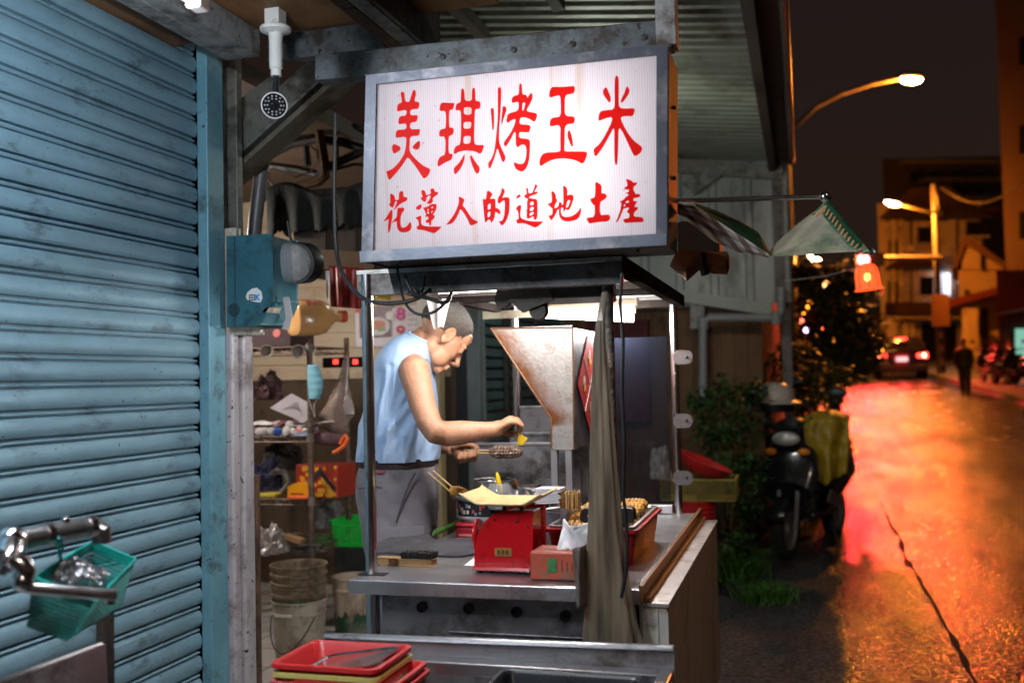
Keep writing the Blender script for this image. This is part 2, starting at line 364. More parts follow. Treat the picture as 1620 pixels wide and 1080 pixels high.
k = M(); k.box((-5.1, 3.2, 0), (-5, 6.1, 2.7)); tag(k.build('side_wall', mat('dim_plaster', (.22, .17, .12), .8, 0, .2, 3)), 'dim brown plaster wall at the far left inside the shop', 'wall')
k = M(); k.box((-5, 3.3, 2.62), (-2.13, 6.1, 2.7)); struct(k.build('ceiling', mat('dark_board', (.09, .055, .035), .8, 0, .3, 5)))
# frame of timber posts, dark doorway and second shutter beyond the opening
fr = thing('door_frame', (XS, 5.75, 0), 'pair of bare timber posts at the edge of the shop opening behind the vendor', 'door frame')
for px0, px1, c in ((687, 697, 0), (697, 706, 1)):
    a = onX(px0, 700, XS + .03 * c).y; b = onX(px1, 700, XS + .03 * c).y
    k = M(); k.box((XS - .1, a, 0), (XS + .03 * c, b - .004, 2.75)); k.build('post', [mat('pale_timber', (.46, .44, .40), .6, 0, .15, 6, .2, 40), mat('yellowed_timber', (.36, .28, .15), .6, 0, .2, 6, .2, 40)][c], fr, bevel=.006)
ya, yb_ = onX(707, 600, XS).y, onX(752, 600, XS).y
k = M(); k.box((XS - .12, ya, 0), (XS - .06, yb_, 2.75)); tag(k.build('dark_door', mat('black_door', (.018, .02, .026), .45, 0, .4, 5)), 'almost black door panel in the wall behind the vendor', 'door')
s2 = thing('window_shutter', (XS, 7.6, 0), 'teal metal louvred shutter seen behind the exhaust hood', 'shutter')
k = M(); yb2 = onX(752, 600, XS).y
for i in range(36):
    z = .05 + i * .075
    k.add([(XS - .03, yb2 + .15, z), (XS + .01, yb2 + .15, z + .012), (XS + .012, yb2 + .15, z + .06), (XS - .03, yb2 + .15, z + .073)] + [(XS - .03, 8.9, z), (XS + .01, 8.9, z + .012), (XS + .012, 8.9, z + .06), (XS - .03, 8.9, z + .073)], [(0, 1, 5, 4), (1, 2, 6, 5), (2, 3, 7, 6)])
k.build('louvres', mat('dull_teal_paint', (.10, .17, .18), .5, .1, .2, 5, dirt=(.03, .05, .05), dsc=4, damt=.4), s2)
for q0_, q1_ in ((yb2, yb2 + .06), (yb2 + .10, yb2 + .15), (8.9, 9.0)): k = M(); k.box((XS - .06, q0_, 0), (XS + .03, q1_, 2.8)); k.build('frame_post', mat('grey_green_paint', (.19, .23, .23), .5, .1, .2, 6), s2, bevel=.004)
for yy in (7.02, 7.9): k = M(); k.box((XS + .02, yy, 0), (XS + .055, yy + .05, 2.8)); k.build('bar', darkmetal, s2)

# ---------------------------------------------------------------- awning over the shop front (top left)
aw = thing('shop_awning', (-1.5, 1.8, 2.5), 'brown board awning on steel channels at the top left', 'awning')
A0 = onZ(250, 0, 2.5); A1 = onZ(412, 90, 2.5)
k = M(); k.box((-2.3, -.5, 2.595), (-.9, A1.y + .05, 2.62)); k.build('soffit_board', mat('stained_plywood', (.20, .095, .035), .65, 0, .35, 3, .1, 40, stretch=(1, .4, 1), dirt=(.07, .035, .02), dsc=4, damt=.4), aw)
k = M(); k.box((A1.x - .06, -.5, 2.5), (A1.x + .0, A1.y, 2.59)); k.box((A1.x - .13, -.5, 2.5), (A1.x - .063, A1.y, 2.512)); k.build('channel', beam_pale, aw, bevel=.003)
B1 = onZ(648, 82, 2.5)
k = M(); k.box((B1.x - .05, -.5, 2.5), (B1.x - .002, B1.y, 2.512), 1); k.box((B1.x, -.5, 2.5), (B1.x + .055, B1.y, 2.585)); k.box((B1.x - .05, -.5, 2.578), (B1.x - .002, B1.y, 2.592), 1)
k.build('channel', [beam_pale, rust], aw, bevel=.003)
yy = onZ(520, 86, 2.495).y
k = M(); k.box((A1.x + .003, yy, 2.495), (B1.x - .055, yy + .05, 2.585)); k.build('crossbeam', beam_blue, aw, bevel=.003)
k = M(); k.box((B1.x + .06, -.5, 2.50), (B1.x + .075, B1.y + .1, 2.70)); k.build('fascia', beam_blue, aw)
# steel frame that the sign hangs from
sf = thing('sign_frame_beam', at(780, 90, 3.0), 'blue-grey steel beam running above the lit sign', 'beam')
YD = 2.78
pL, pR = onY(506, 112, YD), onY(1066, 58, YD)
k = M(); k.beam(pL, pR, .07, .078); k.build('beam', beam_blue, sf, bevel=.004)
q = onY(1052, 52, YD - .037)
k = M(); k.box((q.x - .025, YD - .04, q.z - .035), (q.x + .03, YD + .03, 3.2)); k.build('hanger', beam_pale, sf, bevel=.003)
for px in (700, 812, 905, 1018):
    k = M(); p = onY(px, 112 - (px - 506) * .096 - 4, YD - .04); k.lathe([(0, -.006), (.008, -.005), (.009, .001), (0, .004)], p, 10, Matrix.Rotation(R(90), 3, 'X')); k.build('bolt', darkmetal, sf)
dg = thing('diagonal_brace', onY(440, 190, 3.58), 'wide grey-green steel brace slanting up from the column behind the camera', 'brace')
a, b = onY(352, 262, 3.52), onY(540, 92, 3.52)
k = M(); k.beam(a, b, .10, .135, up=(0, -1, 0)); 
k2 = M(); dirv = (b - a).normalized(); nn = V((0, 1, 0)).cross(dirv)
off = nn * (.06 if nn.z < 0 else -.06)
k.build('brace_box', oldpaint, dg, bevel=.006)
k2.beam(a + off * 1.35, b + off * 1.35, .13, .02, up=tuple(off)); k2.build('brace_flange', mat('worn_olive_paint', (.15, .135, .10), .5, .2, .3, 6, .2, 40, dirt=(.05, .035, .02), dsc=7, damt=.4), dg, bevel=.003)
pl = M(); g = [onY(x, y, 3.50) for x, y in ((362, 172), (432, 118), (452, 196), (372, 262))]; pl.prism(g, (0, .012, 0)); pl.build('gusset', oldpaint, dg, bevel=.002)
# downpipe beside the column
k = M(); k.tube([onY(424, 232, 3.64), onY(414, 265, 3.64), onY(404, 350, 3.64), onY(402, 375, 3.64)], .028, 12); tag(k.build('short_pipe', mat('dark_grey_pvc', (.10, .10, .105), .4, 0, .2, 8)), 'short dark grey pipe rising behind the control box', 'pipe')

# ---------------------------------------------------------------- neighbour's corrugated roof over the stall, gable wall beyond
rf = thing('corrugated_roof', (-.9, 5.5, 3.1), 'corrugated metal lean-to roof above the stall', 'roof')
Y9 = 8.9
def roofz(x): return 3.20 - .115 * (x + .1)
k = M(); vs = []; nx = 2; n = 0
ys = []; y = 2.2
while y < Y9: ys += [(y, 0), (y + .05, 0), (y + .075, .025), (y + .105, .025)]; y += .13
for x in (-2.3, -.16): vs += [(x, yy, roofz(x) + zz) for yy, zz in ys]
n = len(ys)
k.add(vs, [(i, i + 1, n + i + 1, n + i) for i in range(n - 1)])
k.build('corrugated_sheet', mat('grey_green_sheet', (.25, .27, .22), .5, .2, .14, 4, dirt=(.12, .11, .08), dsc=3, damt=.3), rf)
for i, x in enumerate((-.62, -1.15, -1.7)): k = M(); k.box((x, 2.2, roofz(x) - .085), (x + .06, 4.4 + i * .5, roofz(x) - .012)); k.build('rafter', mat('dark_timber', (.055, .036, .025), .8, 0, .3, 8, .3, 30), rf)
k = M(); k.box((-.225, 2.0, roofz(-.2) - .10), (-.165, Y9 + .1, roofz(-.2) + .03)); k.build('edge_purlin', mat('brown_timber', (.075, .05, .038), .75, 0, .3, 6), rf)
k = M(); k.box((-.163, 2.0, roofz(-.2) - .015), (-.062, Y9 + .1, roofz(-.2) + .0)); k.build('eave_board', mat('grey_brown_board', (.16, .135, .12), .7, 0, .2, 4), rf)
k = M(); k.tube([(-.035, 2.0, roofz(-.2) + .0), (-.035, Y9 + .1, roofz(-.2) + .0)], .028, 10); k.build('gutter', mat('aged_gutter', (.35, .30, .25), .4, .3, .2, 6), rf)
k = M(); k.box((-2.3, 2.2, roofz(-2.3) - .05), (-.17, 2.26, roofz(-.2) - .012 + .2)); k.build('front_fascia', mat('soot_board', (.05, .04, .034), .8), rf)

gb = thing('gable_wall', (-1.1, Y9, 2.0), 'upper wall of grey corrugated sheets between the sign and the street', 'wall')
xl, xr = -2.1, onY(1236, 400, Y9).x
zb0, zb1 = onY(1075, 462, Y9).z, onY(1236, 484, Y9).z
k = M(); xs = []; x = xl
while x < xr - .02: xs += [(x, 0), (x + .15, 0), (x + .165, -.022), (x + .215, -.022), (x + .23, 0)]; x += .30
xs.append((xr, 0)); n = len(xs)
k.add([(a, Y9 + b, 2.0) for a, b in xs] + [(a, Y9 + b, 3.3) for a, b in xs], [(i, i + 1, n + i + 1, n + i) for i in range(n - 1)])
k.build('corrugated_sheet', mat('pale_grey_sheet', (.36, .38, .36), .5, .1, .12, 4, dirt=(.16, .16, .14), dsc=3, damt=.35, stretch=(1, 1, .3)), gb)
k = M(); k.beam(onY(1062, 262, Y9 - .06), onY(1238, 274, Y9 - .06), .06, .12); k.build('top_rail', mat('mossy_concrete', (.30, .29, .25), .7, 0, .25, 7, .3, 30, dirt=(.10, .10, .08), dsc=10, damt=.4), gb)
k = M(); k.beam(onY(1062, 466, Y9 - .08), onY(1221, 490, Y9 - .08), .08, .10); k.build('bottom_rail', mat('pale_green_paint', (.36, .39, .35), .6, 0, .15, 6), gb)
k = M(); k.beam(onY(1104, 482, Y9 - .06), onY(1104, 520, Y9 - .06), .12, .06, up=(0, 1, 0)); k.build('bracket', beam_pale, gb)
k = M(); k.prism([onY(a, b, Y9 - .13) for a, b in ((1078, 290), (1122, 262), (1148, 272), (1098, 308))], (0, .02, 0)); k.build('brace_plate', beam_pale, gb)
pp = thing('grey_downpipe', onY(1110, 620, Y9 - .2), 'grey elbowed drainpipe on the brown wall beyond the stall', 'pipe')
k = M(); P = [onY(1236, 455, Y9 - .15), onY(1236, 492, Y9 - .15), onY(1228, 503, Y9 - .15), onY(1122, 502, Y9 - .15), onY(1112, 512, Y9 - .15), onY(1112, 640, Y9 - .15)]
k.tube(P, .038, 10); k.build('pipe', mat('grey_pvc', (.26, .27, .28), .4, 0, .1, 6), pp)
for i in (2, 4): k = M(); k.lathe([(.038, -.05), (.046, -.05), (.046, .05), (.038, .05)], P[i], 12); k.build('coupling', MAT['grey_pvc'], pp)
bwl = thing('brown_wall', (-1.0, Y9 + .2, 0), 'brown plank wall below the corrugated sheets', 'wall')
k = M(); xx = -2.1
while xx < onY(1200, 600, Y9 + .1).x: k.box((xx, Y9 + .1 + .004 * (int(xx * 9) % 2), 0), (xx + .115, Y9 + .16, 2.02)); xx += .118
k.build('planks', mat('brown_plank', (.16, .082, .034), .7, 0, .3, 5, .2, 40, stretch=(1, 1, .3), dirt=(.05, .03, .018), dsc=5, damt=.35), bwl)
k = M(); k.box((-1.85, Y9 - .02, 1.0), (-1.3, Y9 + .095, 1.9)); k.build('grille', mat('dark_red_cloth', (.12, .03, .035), .9, 0, .3, 8), bwl)
k = M(); k.box((xr - .06, Y9 - .05, 2.0), (xr + .02, Y9 + .05, 3.3)); k.box((xr - .02, Y9 + .1, 0), (xr + .06, Y9 + .18, 2.1)); k.build('corner_post', mat('grey_brown_post', (.17, .15, .14), .7, 0, .2, 6, dirt=(.05, .03, .02), dsc=8), bwl)
nb = M(); nb.box((-2.2, 9.3, 0), (-.35, 17, 3.0)); nb.box((-2.3, 9.2, 3.0), (-.2, 17.1, 3.12)); tag(nb.build('neighbour_shed', mat('dark_shed', (.05, .042, .035), .8, 0, .3, 3)), 'dark low building running down the street behind the scooter', 'shed')

# ================================================================== THE CART
CX0, CX1, CY0, CY1, CZ = -1.226, -.416, 2.58, 4.06, .85
cart = thing('food_cart', (-.8, 3.3, 0), 'stainless steel grilled-corn cart with glass screen and worn painted side cupboard', 'food cart')
k = M(); k.box((CX0, CY0 + .012, CZ - .012), (CX1 - .004, CY1, CZ)); k.box((CX0, CY0, CZ - .038), (CX1, CY0 + .010, CZ + .001)); k.box((CX0, CY0 + .012, CZ - .038), (CX0 + .01, CY1, CZ - .014))
k.build('counter_top', steel, cart, bevel=.003)
k = M(); p0 = onY(604, 940, 2.66); k.box((p0.x, 2.66, .25), (CX1 - .02, 2.69, CZ - .04)); k.box((p0.x, 2.69, .25), (p0.x + .03, CY1 - .05, CZ - .04)); k.box((p0.x + .2, 2.652, .7), (CX1 - .1, 2.659, .705))
fp = k.build('front_panel', steel_dull, cart, bevel=.002)
for px, py in ((667, 960), (741, 962), (817, 968), (894, 974)):
    c = onY(px, py, 2.655); k = M(); k.lathe([(0, .0), (.0105, .0), (.0125, .004), (.0145, .004), (.0145, -.01)], c, 16, Matrix.Rotation(R(90), 3, 'X')); k.build('vent_hole', black_rub, fp)
k = M(); k.tube([onY(590, 938, 2.68), onY(592, 1060, 2.68)], .02, 14); k.build('leg', steel_pipe, cart)
# side cupboard with track on top
sx0, sx1 = CX1 + .001, -.349
k = M(); k.box((sx0 + .003, 2.60, .2), (sx1 - .002, 4.12, .805)); k.build('side_cupboard', mat('worn_tan_paint', (.36, .315, .25), .6, .1, .14, 4, .1, 60, dirt=(.10, .075, .05), dsc=6, damt=.3, stretch=(1, 1, .35), specks=((.035, .018, .012), 26, .72)), cart, bevel=.003)
k = M(); k.box((sx0 + .002, 2.592, .35), (sx1 - .024, 2.599, .80)); k.box((sx1 - .022, 2.592, .35), (sx1 + .001, 2.599, .795)); k.build('corner_strip', mat('chalky_white_paint', (.46, .46, .43), .6, 0, .1, 8, dirt=(.15, .13, .1), dsc=9), cart)
k = M(); k.box((sx0, 2.595, .806), (sx1 + .003, 4.13, .815)); k.build('track_plate', mat('scuffed_aluminium', (.52, .49, .49), .42, .7, .15, 9, .1, 70, dirt=(.22, .14, .09), dsc=8, damt=.35), cart)
k = M(); k.box((CX1 - .003, 2.581, .8155), (CX1 + .009, 4.13, CZ + .012)); k.box((CX1 + .009, 2.6, .8155), (CX1 + .022, 4.13, .828)); k.build('track_rail', mat('varnished_brown_rail', (.15, .075, .035), .5, .2, .3, 9, .1, 60), cart, bevel=.002)
# posts
tops = {}
def post(px0, py0, px1, py1, y, r, m_): 
    a, b = onY(px0, py0, y), onY(px1, py1, y)
    b.x = a.x; k = M(); k.tube([a, b], r, 14); return k.build('post', m_, cart)
zr = onY(586, 436, 2.70).z
p = onZ(588, 908, CZ); k = M(); k.tube([p, V((p.x, p.y, zr))], .0165, 16); k.build('post', steel_pipe, cart)
k = M(); k.box((p.x - .035, p.y - .02, CZ + .0008), (p.x + .045, p.y + .02, CZ + .0025)); k.build('post_hole', black_rub, cart)
PR = onZ(1074, 812, CZ); k = M(); k.tube([PR, V((PR.x, PR.y, zr))], .0165, 16); k.build('post', steel_pipe, cart)
k = M(); k.tube([V((p.x + .05, PR.y, CZ)), V((p.x + .05, PR.y, zr))], .0165, 16); k.build('post', steel_pipe, cart)
q0 = onY(966, 650, 2.72); k = M(); k.tube([V((q0.x, 2.72, CZ)), V((q0.x, 2.72, zr))], .0155, 14); k.build('post', mat('sooty_ribbed_post', (.08, .07, .06), .5, .5, .5, 40, .5, 90, dirt=(.3, .25, .2), dsc=26, damt=.4), cart)
for py in (565, 665, 755):
    c = onY(1082, py, PR.y - .0); k = M(); k.prism(chaikin([c + V((-.04, -.019, -.028)), c + V((.022, -.019, -.028)), c + V((.036, -.019, -.012)), c + V((.036, -.019, .012)), c + V((.022, -.019, .028)), c + V((-.04, -.019, .028))], 1), (0, .004, 0)); pcl = k.build('post_clip', mat('dull_aluminium', (.13, .115, .12), .5, .6, .1, 9, dirt=(.1, .08, .07), dsc=20), cart)
    c = onY(1086, py, PR.y - .022); k = M(); k.ball(c, (.006, .004, .006), 8, 5); k.build('screw', black_rub, pcl)
# roof
k = M(); rx0, rx1 = p.x - .03, PR.x + .035
k.box((rx0, 2.66, zr), (rx1, PR.y + .06, zr + .012)); k.build('roof_panel', mat('white_grey_liner', (.55, .54, .53), .45, .3, .1, 6, dirt=(.2, .16, .12), dsc=5, damt=.35), cart)
k = M()
fb = M(); fb.box((rx0, 2.66, zr - .062), (rx1, 2.689, zr - .001)); fb.build('front_beam', mat('greasy_grey_beam', (.20, .185, .18), .5, .3, .25, 8, .1, 60, dirt=(.06, .045, .035), dsc=9, damt=.45), cart, bevel=.002)
for a, b in (((rx0, PR.y + .03, zr - .03), (rx1, PR.y + .06, zr - .001)), ((rx0, 2.69, zr - .03), (rx0 + .03, PR.y + .03, zr - .001)), ((rx1 - .03, 2.69, zr - .03), (rx1, PR.y + .03, zr - .001))): k.box(a, b)
for yy in (3.25, 3.5): k.box((rx0 + .03, yy, zr - .025), (rx1 - .03, yy + .03, zr - .001))
k.box((rx1 + .001, 2.66, zr - .031), (rx1 + .004, PR.y + .06, zr + .014)); k.build('roof_frame', mat('dark_frame', (.022, .018, .016), 1., 0, .4, 9, spec=.0, rvar=0), cart)  # first box: dark strip added to keep lamp glare off the roof edge
# dark sliding shelf and clutter of hardware under the roof
k = M(); k.box((-.75, 2.76, zr - .085), (-.53, 3.00, zr - .032)); k.build('roof_rack', mat('sooty_board', (.03, .028, .028), .7, 0, .4, 8), cart, bevel=.006)
hb = M(); yh = 2.73
pts = [onY(x, y, yh) for x, y in ((783, 446), (862, 455), (876, 474), (826, 494), (800, 470))]; hb.prism(pts, (0, .02, 0))
for x, y in ((798, 474), (853, 492)):
    c = onY(x, y, yh + .03); hb.lathe([(0, -.02), (.024, -.02), (.026, 0), (.024, .02), (0, .02)], c, 16, Matrix.Rotation(R(90), 3, 'X'))
    hb.prism([c + V((-.024, 0, 0)), c + V((.024, 0, 0)), c + V((.024, 0, .06)), c + V((-.024, 0, .06))], (0, .012, 0))
hb.build('hinge_bracket', mat('grimy_bracket', (.075, .065, .055), .55, .4, .35, 12, .2, 50), cart)
# reflector board, ribbed sheet and tube lamp
rb = M(); yl = 3.95
n = 60
rib = []
for i in range(n + 1): rib.append((onY(757, 480, yl).x + (onY(1002, 480, yl).x - onY(757, 480, yl).x) * i / n))
z0, z1 = onY(800, 506, yl).z, onY(800, 436, yl).z
z1 = min(z1, zr - .034)
nz = 41
rb.add([(x, yl + .05 + (.004 if j % 2 else 0), z0 + .01 + (z1 - z0) * j / (nz - 1)) for j in range(nz) for x in (rib[0], rib[-1])], [(2 * j, 2 * j + 1, 2 * j + 3, 2 * j + 2) for j in range(nz - 1)])
rb.build('ribbed_reflector', mat('ivory_ribbed_plastic', (.74, .70, .60), .45, 0, .05, 9, dirt=(.35, .26, .16), dsc=6, damt=.3), cart)
lf = thing('tube_lamp', onY(930, 497, yl), 'lit white fluorescent tube above the exhaust hood', 'lamp')
a, b = onY(862, 497, yl), onY(1002, 503, yl)
k = M(); k.tube([a, b], .0155, 14); k.build('tube', emit('cool_tube_glow', (1.0, .95, .92), 9), lf); tube_light(lf, a, b, 13, (1, .95, .92), 3, -.03)
k = M(); k.box((a.x - .02, yl - .02, a.z + .022), (b.x + .02, yl + .025, a.z + .05)); k.build('batten', mat('tan_enamel', (.48, .36, .25), .4, .1, .15, 9), lf, bevel=.003)
# exhaust hood
hd = thing('exhaust_hood', onY(890, 712, 3.6), 'stainless steel exhaust hood with browned slanting edge above the grill', 'exhaust hood')
yh0, yh1 = 3.45, 3.87
hp = [onY(x, y, yh0) for x, y in ((777, 519), (905, 518), (907, 711), (872, 709), (872, 662))]
def scorched():
    mt = mat('scorched_steel', (.25, .235, .23), .45, .5, .12, 40, .1, 90, dirt=(.13, .08, .05), dsc=30, damt=.25, specks=((.16, .11, .08), 160, .62))
    t = mt.node_tree; b = t.nodes['Principled BSDF']; src = b.inputs['Base Color'].links[0].from_socket
    co = t.nodes.new('ShaderNodeTexCoord'); n = t.nodes.new('ShaderNodeTexNoise'); n.inputs['Scale'].default_value = 13; n.inputs['Detail'].default_value = 9; n.inputs['Roughness'].default_value = .7
    t.links.new(co.outputs['Object'], n.inputs[0])
    at_ = t.nodes.new('ShaderNodeAttribute'); at_.attribute_name = 'scorch'
    ad = t.nodes.new('ShaderNodeMath'); ad.operation = 'MULTIPLY_ADD'; t.links.new(n.outputs['Fac'], ad.inputs[0]); ad.inputs[1].default_value = 1.1; t.links.new(at_.outputs['Fac'], ad.inputs[2])
    r = t.nodes.new('ShaderNodeMapRange'); t.links.new(ad.outputs[0], r.inputs['Value']); r.inputs['From Min'].default_value = .86; r.inputs['From Max'].default_value = 1.5
    x = t.nodes.new('ShaderNodeMix'); x.data_type = 'RGBA'; t.links.new(r.outputs['Result'], x.inputs['Factor']); t.links.new(src, x.inputs['A']); x.inputs['B'].default_value = (.13, .042, .012, 1)
    t.links.new(x.outputs['Result'], b.inputs['Base Color']); return mt
# front sheet subdivided so the burnt edge can follow the slant
k = M(); tl, tr, br_, bl, kk = hp
rows = 24; left = []; right = []
for i in range(rows + 1):
    z = tl.z + (br_.z - tl.z) * i / rows
    if z > kk.z: f = (tl.z - z) / (tl.z - kk.z); xl_ = tl.x + (kk.x - tl.x) * f
    else: xl_ = kk.x
    left.append((xl_, z)); right.append((tr.x + (br_.x - tr.x) * 0, z))
cols = 14; vs = []; sc_ = []
for (xl_, z), (xr_, _) in zip(left, right):
    for j in range(cols + 1):
        f = j / cols; x = xl_ + (xr_ - xl_) * f; vs.append((x, yh0, z))
        dist = (x - xl_) ; sc_.append(max(0, 1 - dist / .13) * (1 if z > kk.z - .02 else .15))
k.add(vs, [(r * (cols + 1) + c, r * (cols + 1) + c + 1, (r + 1) * (cols + 1) + c + 1, (r + 1) * (cols + 1) + c) for r in range(rows) for c in range(cols)])
o = k.build('front_sheet', scorched(), hd)
at_ = o.data.attributes.new('scorch', 'FLOAT', 'POINT'); at_.data.foreach_set('value', sc_)
k = M(); k.prism([p_ + V((0, .003, 0)) for p_ in hp], (0, yh1 - yh0, 0)); k.build('hood_body', steel_dull, hd)
k = M(); k.tube([hp[0] + V((0, -.002, 0)), hp[4] + V((0, -.002, 0)), hp[3] + V((0, -.002, 0))], .004, 6); k.tube([hp[0] + V((0, -.002, 0)), hp[1] + V((0, -.002, 0))], .003, 6); k.tube([hp[1] + V((0.003, -.003, 0)), hp[2] + V((.003, -.003, 0))], .003, 6); k.build('rolled_edge', mat('browned_steel', (.16, .085, .045), .5, .5, .4, 20), hd)
k = M()
for px in (877, 900):
    t_ = onY(px, 709, yh0 + .01); k.box((t_.x - .012, yh0 + .005, CZ + .001), (t_.x + .010, yh0 + .03, t_.z + .005))
k.build('leg', steel, hd)
# red paper diamonds on the hood side
xh = tr.x + .004
dm = thing('paper_diamond', onX(928, 610, xh), 'red diamond-shaped good-luck paper stuck on the side of the hood', 'paper decoration')
red_paper = mat('red_paper', (.62, .025, .02), .5, 0, .12, 20)
c4 = [onX(x, y, xh) for x, y in ((931, 526), (946, 600), (932, 690), (914, 611))]
cen = onX(930, 608, xh)
half = c4[0] - cen; hz = abs(c4[0].z - c4[2].z) / 2; cen = V((xh, c4[3].y, (c4[0].z + c4[2].z) / 2)); hy = abs(onX(931, 526, xh).y - c4[3].y); cen.y += hy
k = M(); k.prism([cen + V((0, 0, hz)), cen + V((0, hy, 0)), cen + V((0, 0, -hz)), cen + V((0, -hy, 0))], (.0012, 0, 0)); k.build('red_sheet', red_paper, dm)
k = M()
for s_ in (-1, 1):
    for t_ in (-1, 0, 1):
        a = cen + V((.0026, 0, 0)) + V((0, hy * (t_ * .5 + .5), hz * (.5 - t_ * .5) * 1.0)) if s_ > 0 else cen + V((.0026, 0, 0)) + V((0, -hy * (t_ * .5 + .5), hz * (.5 - t_ * .5)))
        dd = V((0, -hy, -hz)) if s_ > 0 else V((0, hy, -hz))
        if t_ == 0: k.tube([a, a + dd], .0022, 4)
k.build('white_border', paper, dm)
yel = mat('golden_print', (.75, .36, .03), .5); wht = mat('pale_print', (.72, .68, .55), .5); grn = mat('green_print', (.08, .28, .08), .5)
for (dy, dz) in ((0, .5), (-.5, 0), (.5, 0), (0, -.5)):
    c = cen + V((.0024, hy * dy, hz * dz)); kk_ = [M(), M(), M()]
    kk_[1].ball(c + V((0, 0, .014)), (.0012, .016, .018), 10, 6); kk_[0].ball(c + V((0, .006, -.016)), (.0016, .022, .014), 10, 6); kk_[2].ball(c + V((0, -.016, -.004)), (.002, .007, .009), 8, 6)
    for a, b in zip(kk_, (yel, wht, grn)): a.build('printed_motif', b, dm)
# splash plates and steel boxes behind the grill
gl = thing('grill_backsplash', onY(845, 760, 3.75), 'stack of plain steel splash plates behind the brushed corn', 'splash plate')
for (x0, y0, x1, y1, y) in ((822, 642, 880, 700, 3.95), (806, 684, 880, 770, 3.80), (750, 700, 880, 800, 3.66)):
    a, b = onY(x0, y0, y), onY(x1, y1, y); k = M(); k.box((a.x, y, CZ + .001), (-.80, y + .012, a.z)); k.box((a.x, y - .006, a.z - .012), (-.80, y - .0005, a.z)); k.build('plate', steel_dull if y < 3.9 else steel, gl, bevel=.002)
# glass screen at the back and street side
gs = thing('glass_screen', onY(1020, 800, 4.03), 'dark reflecting glass screen on the far side of the cart', 'glass screen')
a, b = onY(934, 536, 4.03), onY(1062, 795, 4.03)
gm = mat('tinted_glass', (.010, .013, .022), .04, 0, .05, 3, alpha=.34, rvar=.03, spec=.3)
k = M(); k.box((a.x, 4.03, b.z), (b.x, 4.036, a.z)); k.build('pane', gm, gs)
k = M(); k.box((a.x, 4.02, CZ + .003), (b.x + .005, 4.05, CZ + .035)); k.build('bottom_rail', mat('white_alu', (.62, .62, .64), .35, .5, .06, 9), gs, bevel=.003)
# ---------------------------------------------------------------- sign box
YSG = 2.50
sg = thing('lightbox_sign', onY(825, 420, YSG), 'backlit white box sign with red Chinese characters over the cart', 'sign')
oc = [(583, 122), (1056, 73), (1055, 372), (576, 401)]       # frame outside; last two = bottom of the side bars
ic = [(597, 134), (1041, 88), (1040, 371), (592, 396)]       # panel
bot = [(575, 400), (1055, 372), (1055, 388), (576, 415)]
S = lambda x, y, dy=0.: onY(x, y, YSG) + V((0, dy, 0))
I4 = [S(*c) for c in ic]; O4 = [S(*c) for c in oc]
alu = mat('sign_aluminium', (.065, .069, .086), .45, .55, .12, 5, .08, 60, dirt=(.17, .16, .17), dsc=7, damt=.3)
def quadprism(pp, dy, name, m_, par): k = M(); k.prism(pp, (0, dy, 0)); return k.build(name, m_, par, bevel=.002)
def mixp(a, b, t): return a + (b - a) * t
F_ = V((0, -.012, 0))
quadprism([p_ + F_ for p_ in (O4[0], O4[1], I4[1], I4[0])], .03, 'frame_bar', alu, sg)
quadprism([p_ + F_ + V((0, -.001, 0)) for p_ in (O4[1], O4[2], I4[2], I4[1])], .03, 'frame_bar', alu, sg)
quadprism([p_ + F_ + V((0, -.001, 0)) for p_ in (O4[0], I4[0], I4[3], O4[3])], .03, 'frame_bar', alu, sg)
B4 = [S(*c) for c in bot]
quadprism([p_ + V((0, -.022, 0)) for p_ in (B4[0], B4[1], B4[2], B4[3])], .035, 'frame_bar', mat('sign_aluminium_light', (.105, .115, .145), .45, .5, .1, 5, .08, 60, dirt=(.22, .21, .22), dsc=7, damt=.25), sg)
# cabinet: sides, top, bottom and back
dep = .20
case = mat('sign_case', (.075, .062, .055), .62, .0, .2, 5, .08, 60, dirt=(.03, .022, .018), dsc=6, damt=.4, specks=((.02, .015, .01), 30, .72), spec=.25)
BL, BR = B4[3], B4[2]
def sl(a, b, up, name):
    k = M(); d = V((0, dep, 0)); a = a + V((0, .014, 0)); b = b + V((0, .014, 0)); n_ = V(up) * .004
    k.add([a, b, b + d, a + d, a + n_, b + n_, b + d + n_, a + d + n_], [(0, 1, 2, 3), (4, 7, 6, 5), (0, 4, 5, 1), (1, 5, 6, 2), (2, 6, 7, 3), (3, 7, 4, 0)]); return k.build(name, case, sg)
sl(O4[0], O4[1], (0, 0, -1), 'case_side'); sl(BL + V((.004, 0, .004)), BR + V((-.002, 0, .004)), (0, 0, 1), 'case_side')
sl(O4[1], BR, (-1, 0, 0), 'case_side'); sl(O4[0], BL, (1, 0, 0), 'case_side')
k = M(); k.add([p_ + V((0, dep + .01, 0)) for p_ in (O4[0], O4[1], BR, BL)], [(0, 1, 2, 3)]); k.build('case_back', mat('white_inside', (.8, .8, .8), .6), sg)
for f in (.12, .36, .62, .9):
    c = mixp(BL, BR, f) + V((0, .02 + .04 * (f > .5), -.002)); k = M(); k.ball(c, (.006, .006, .005), 8, 5); k.build('screw', black_rub, sg)
for f in (.25, .62): k = M(); k.ball(mixp(O4[1], BR, f) + V((.003, .12, 0)), (.005, .006, .006), 8, 5); k.build('screw', black_rub, sg)
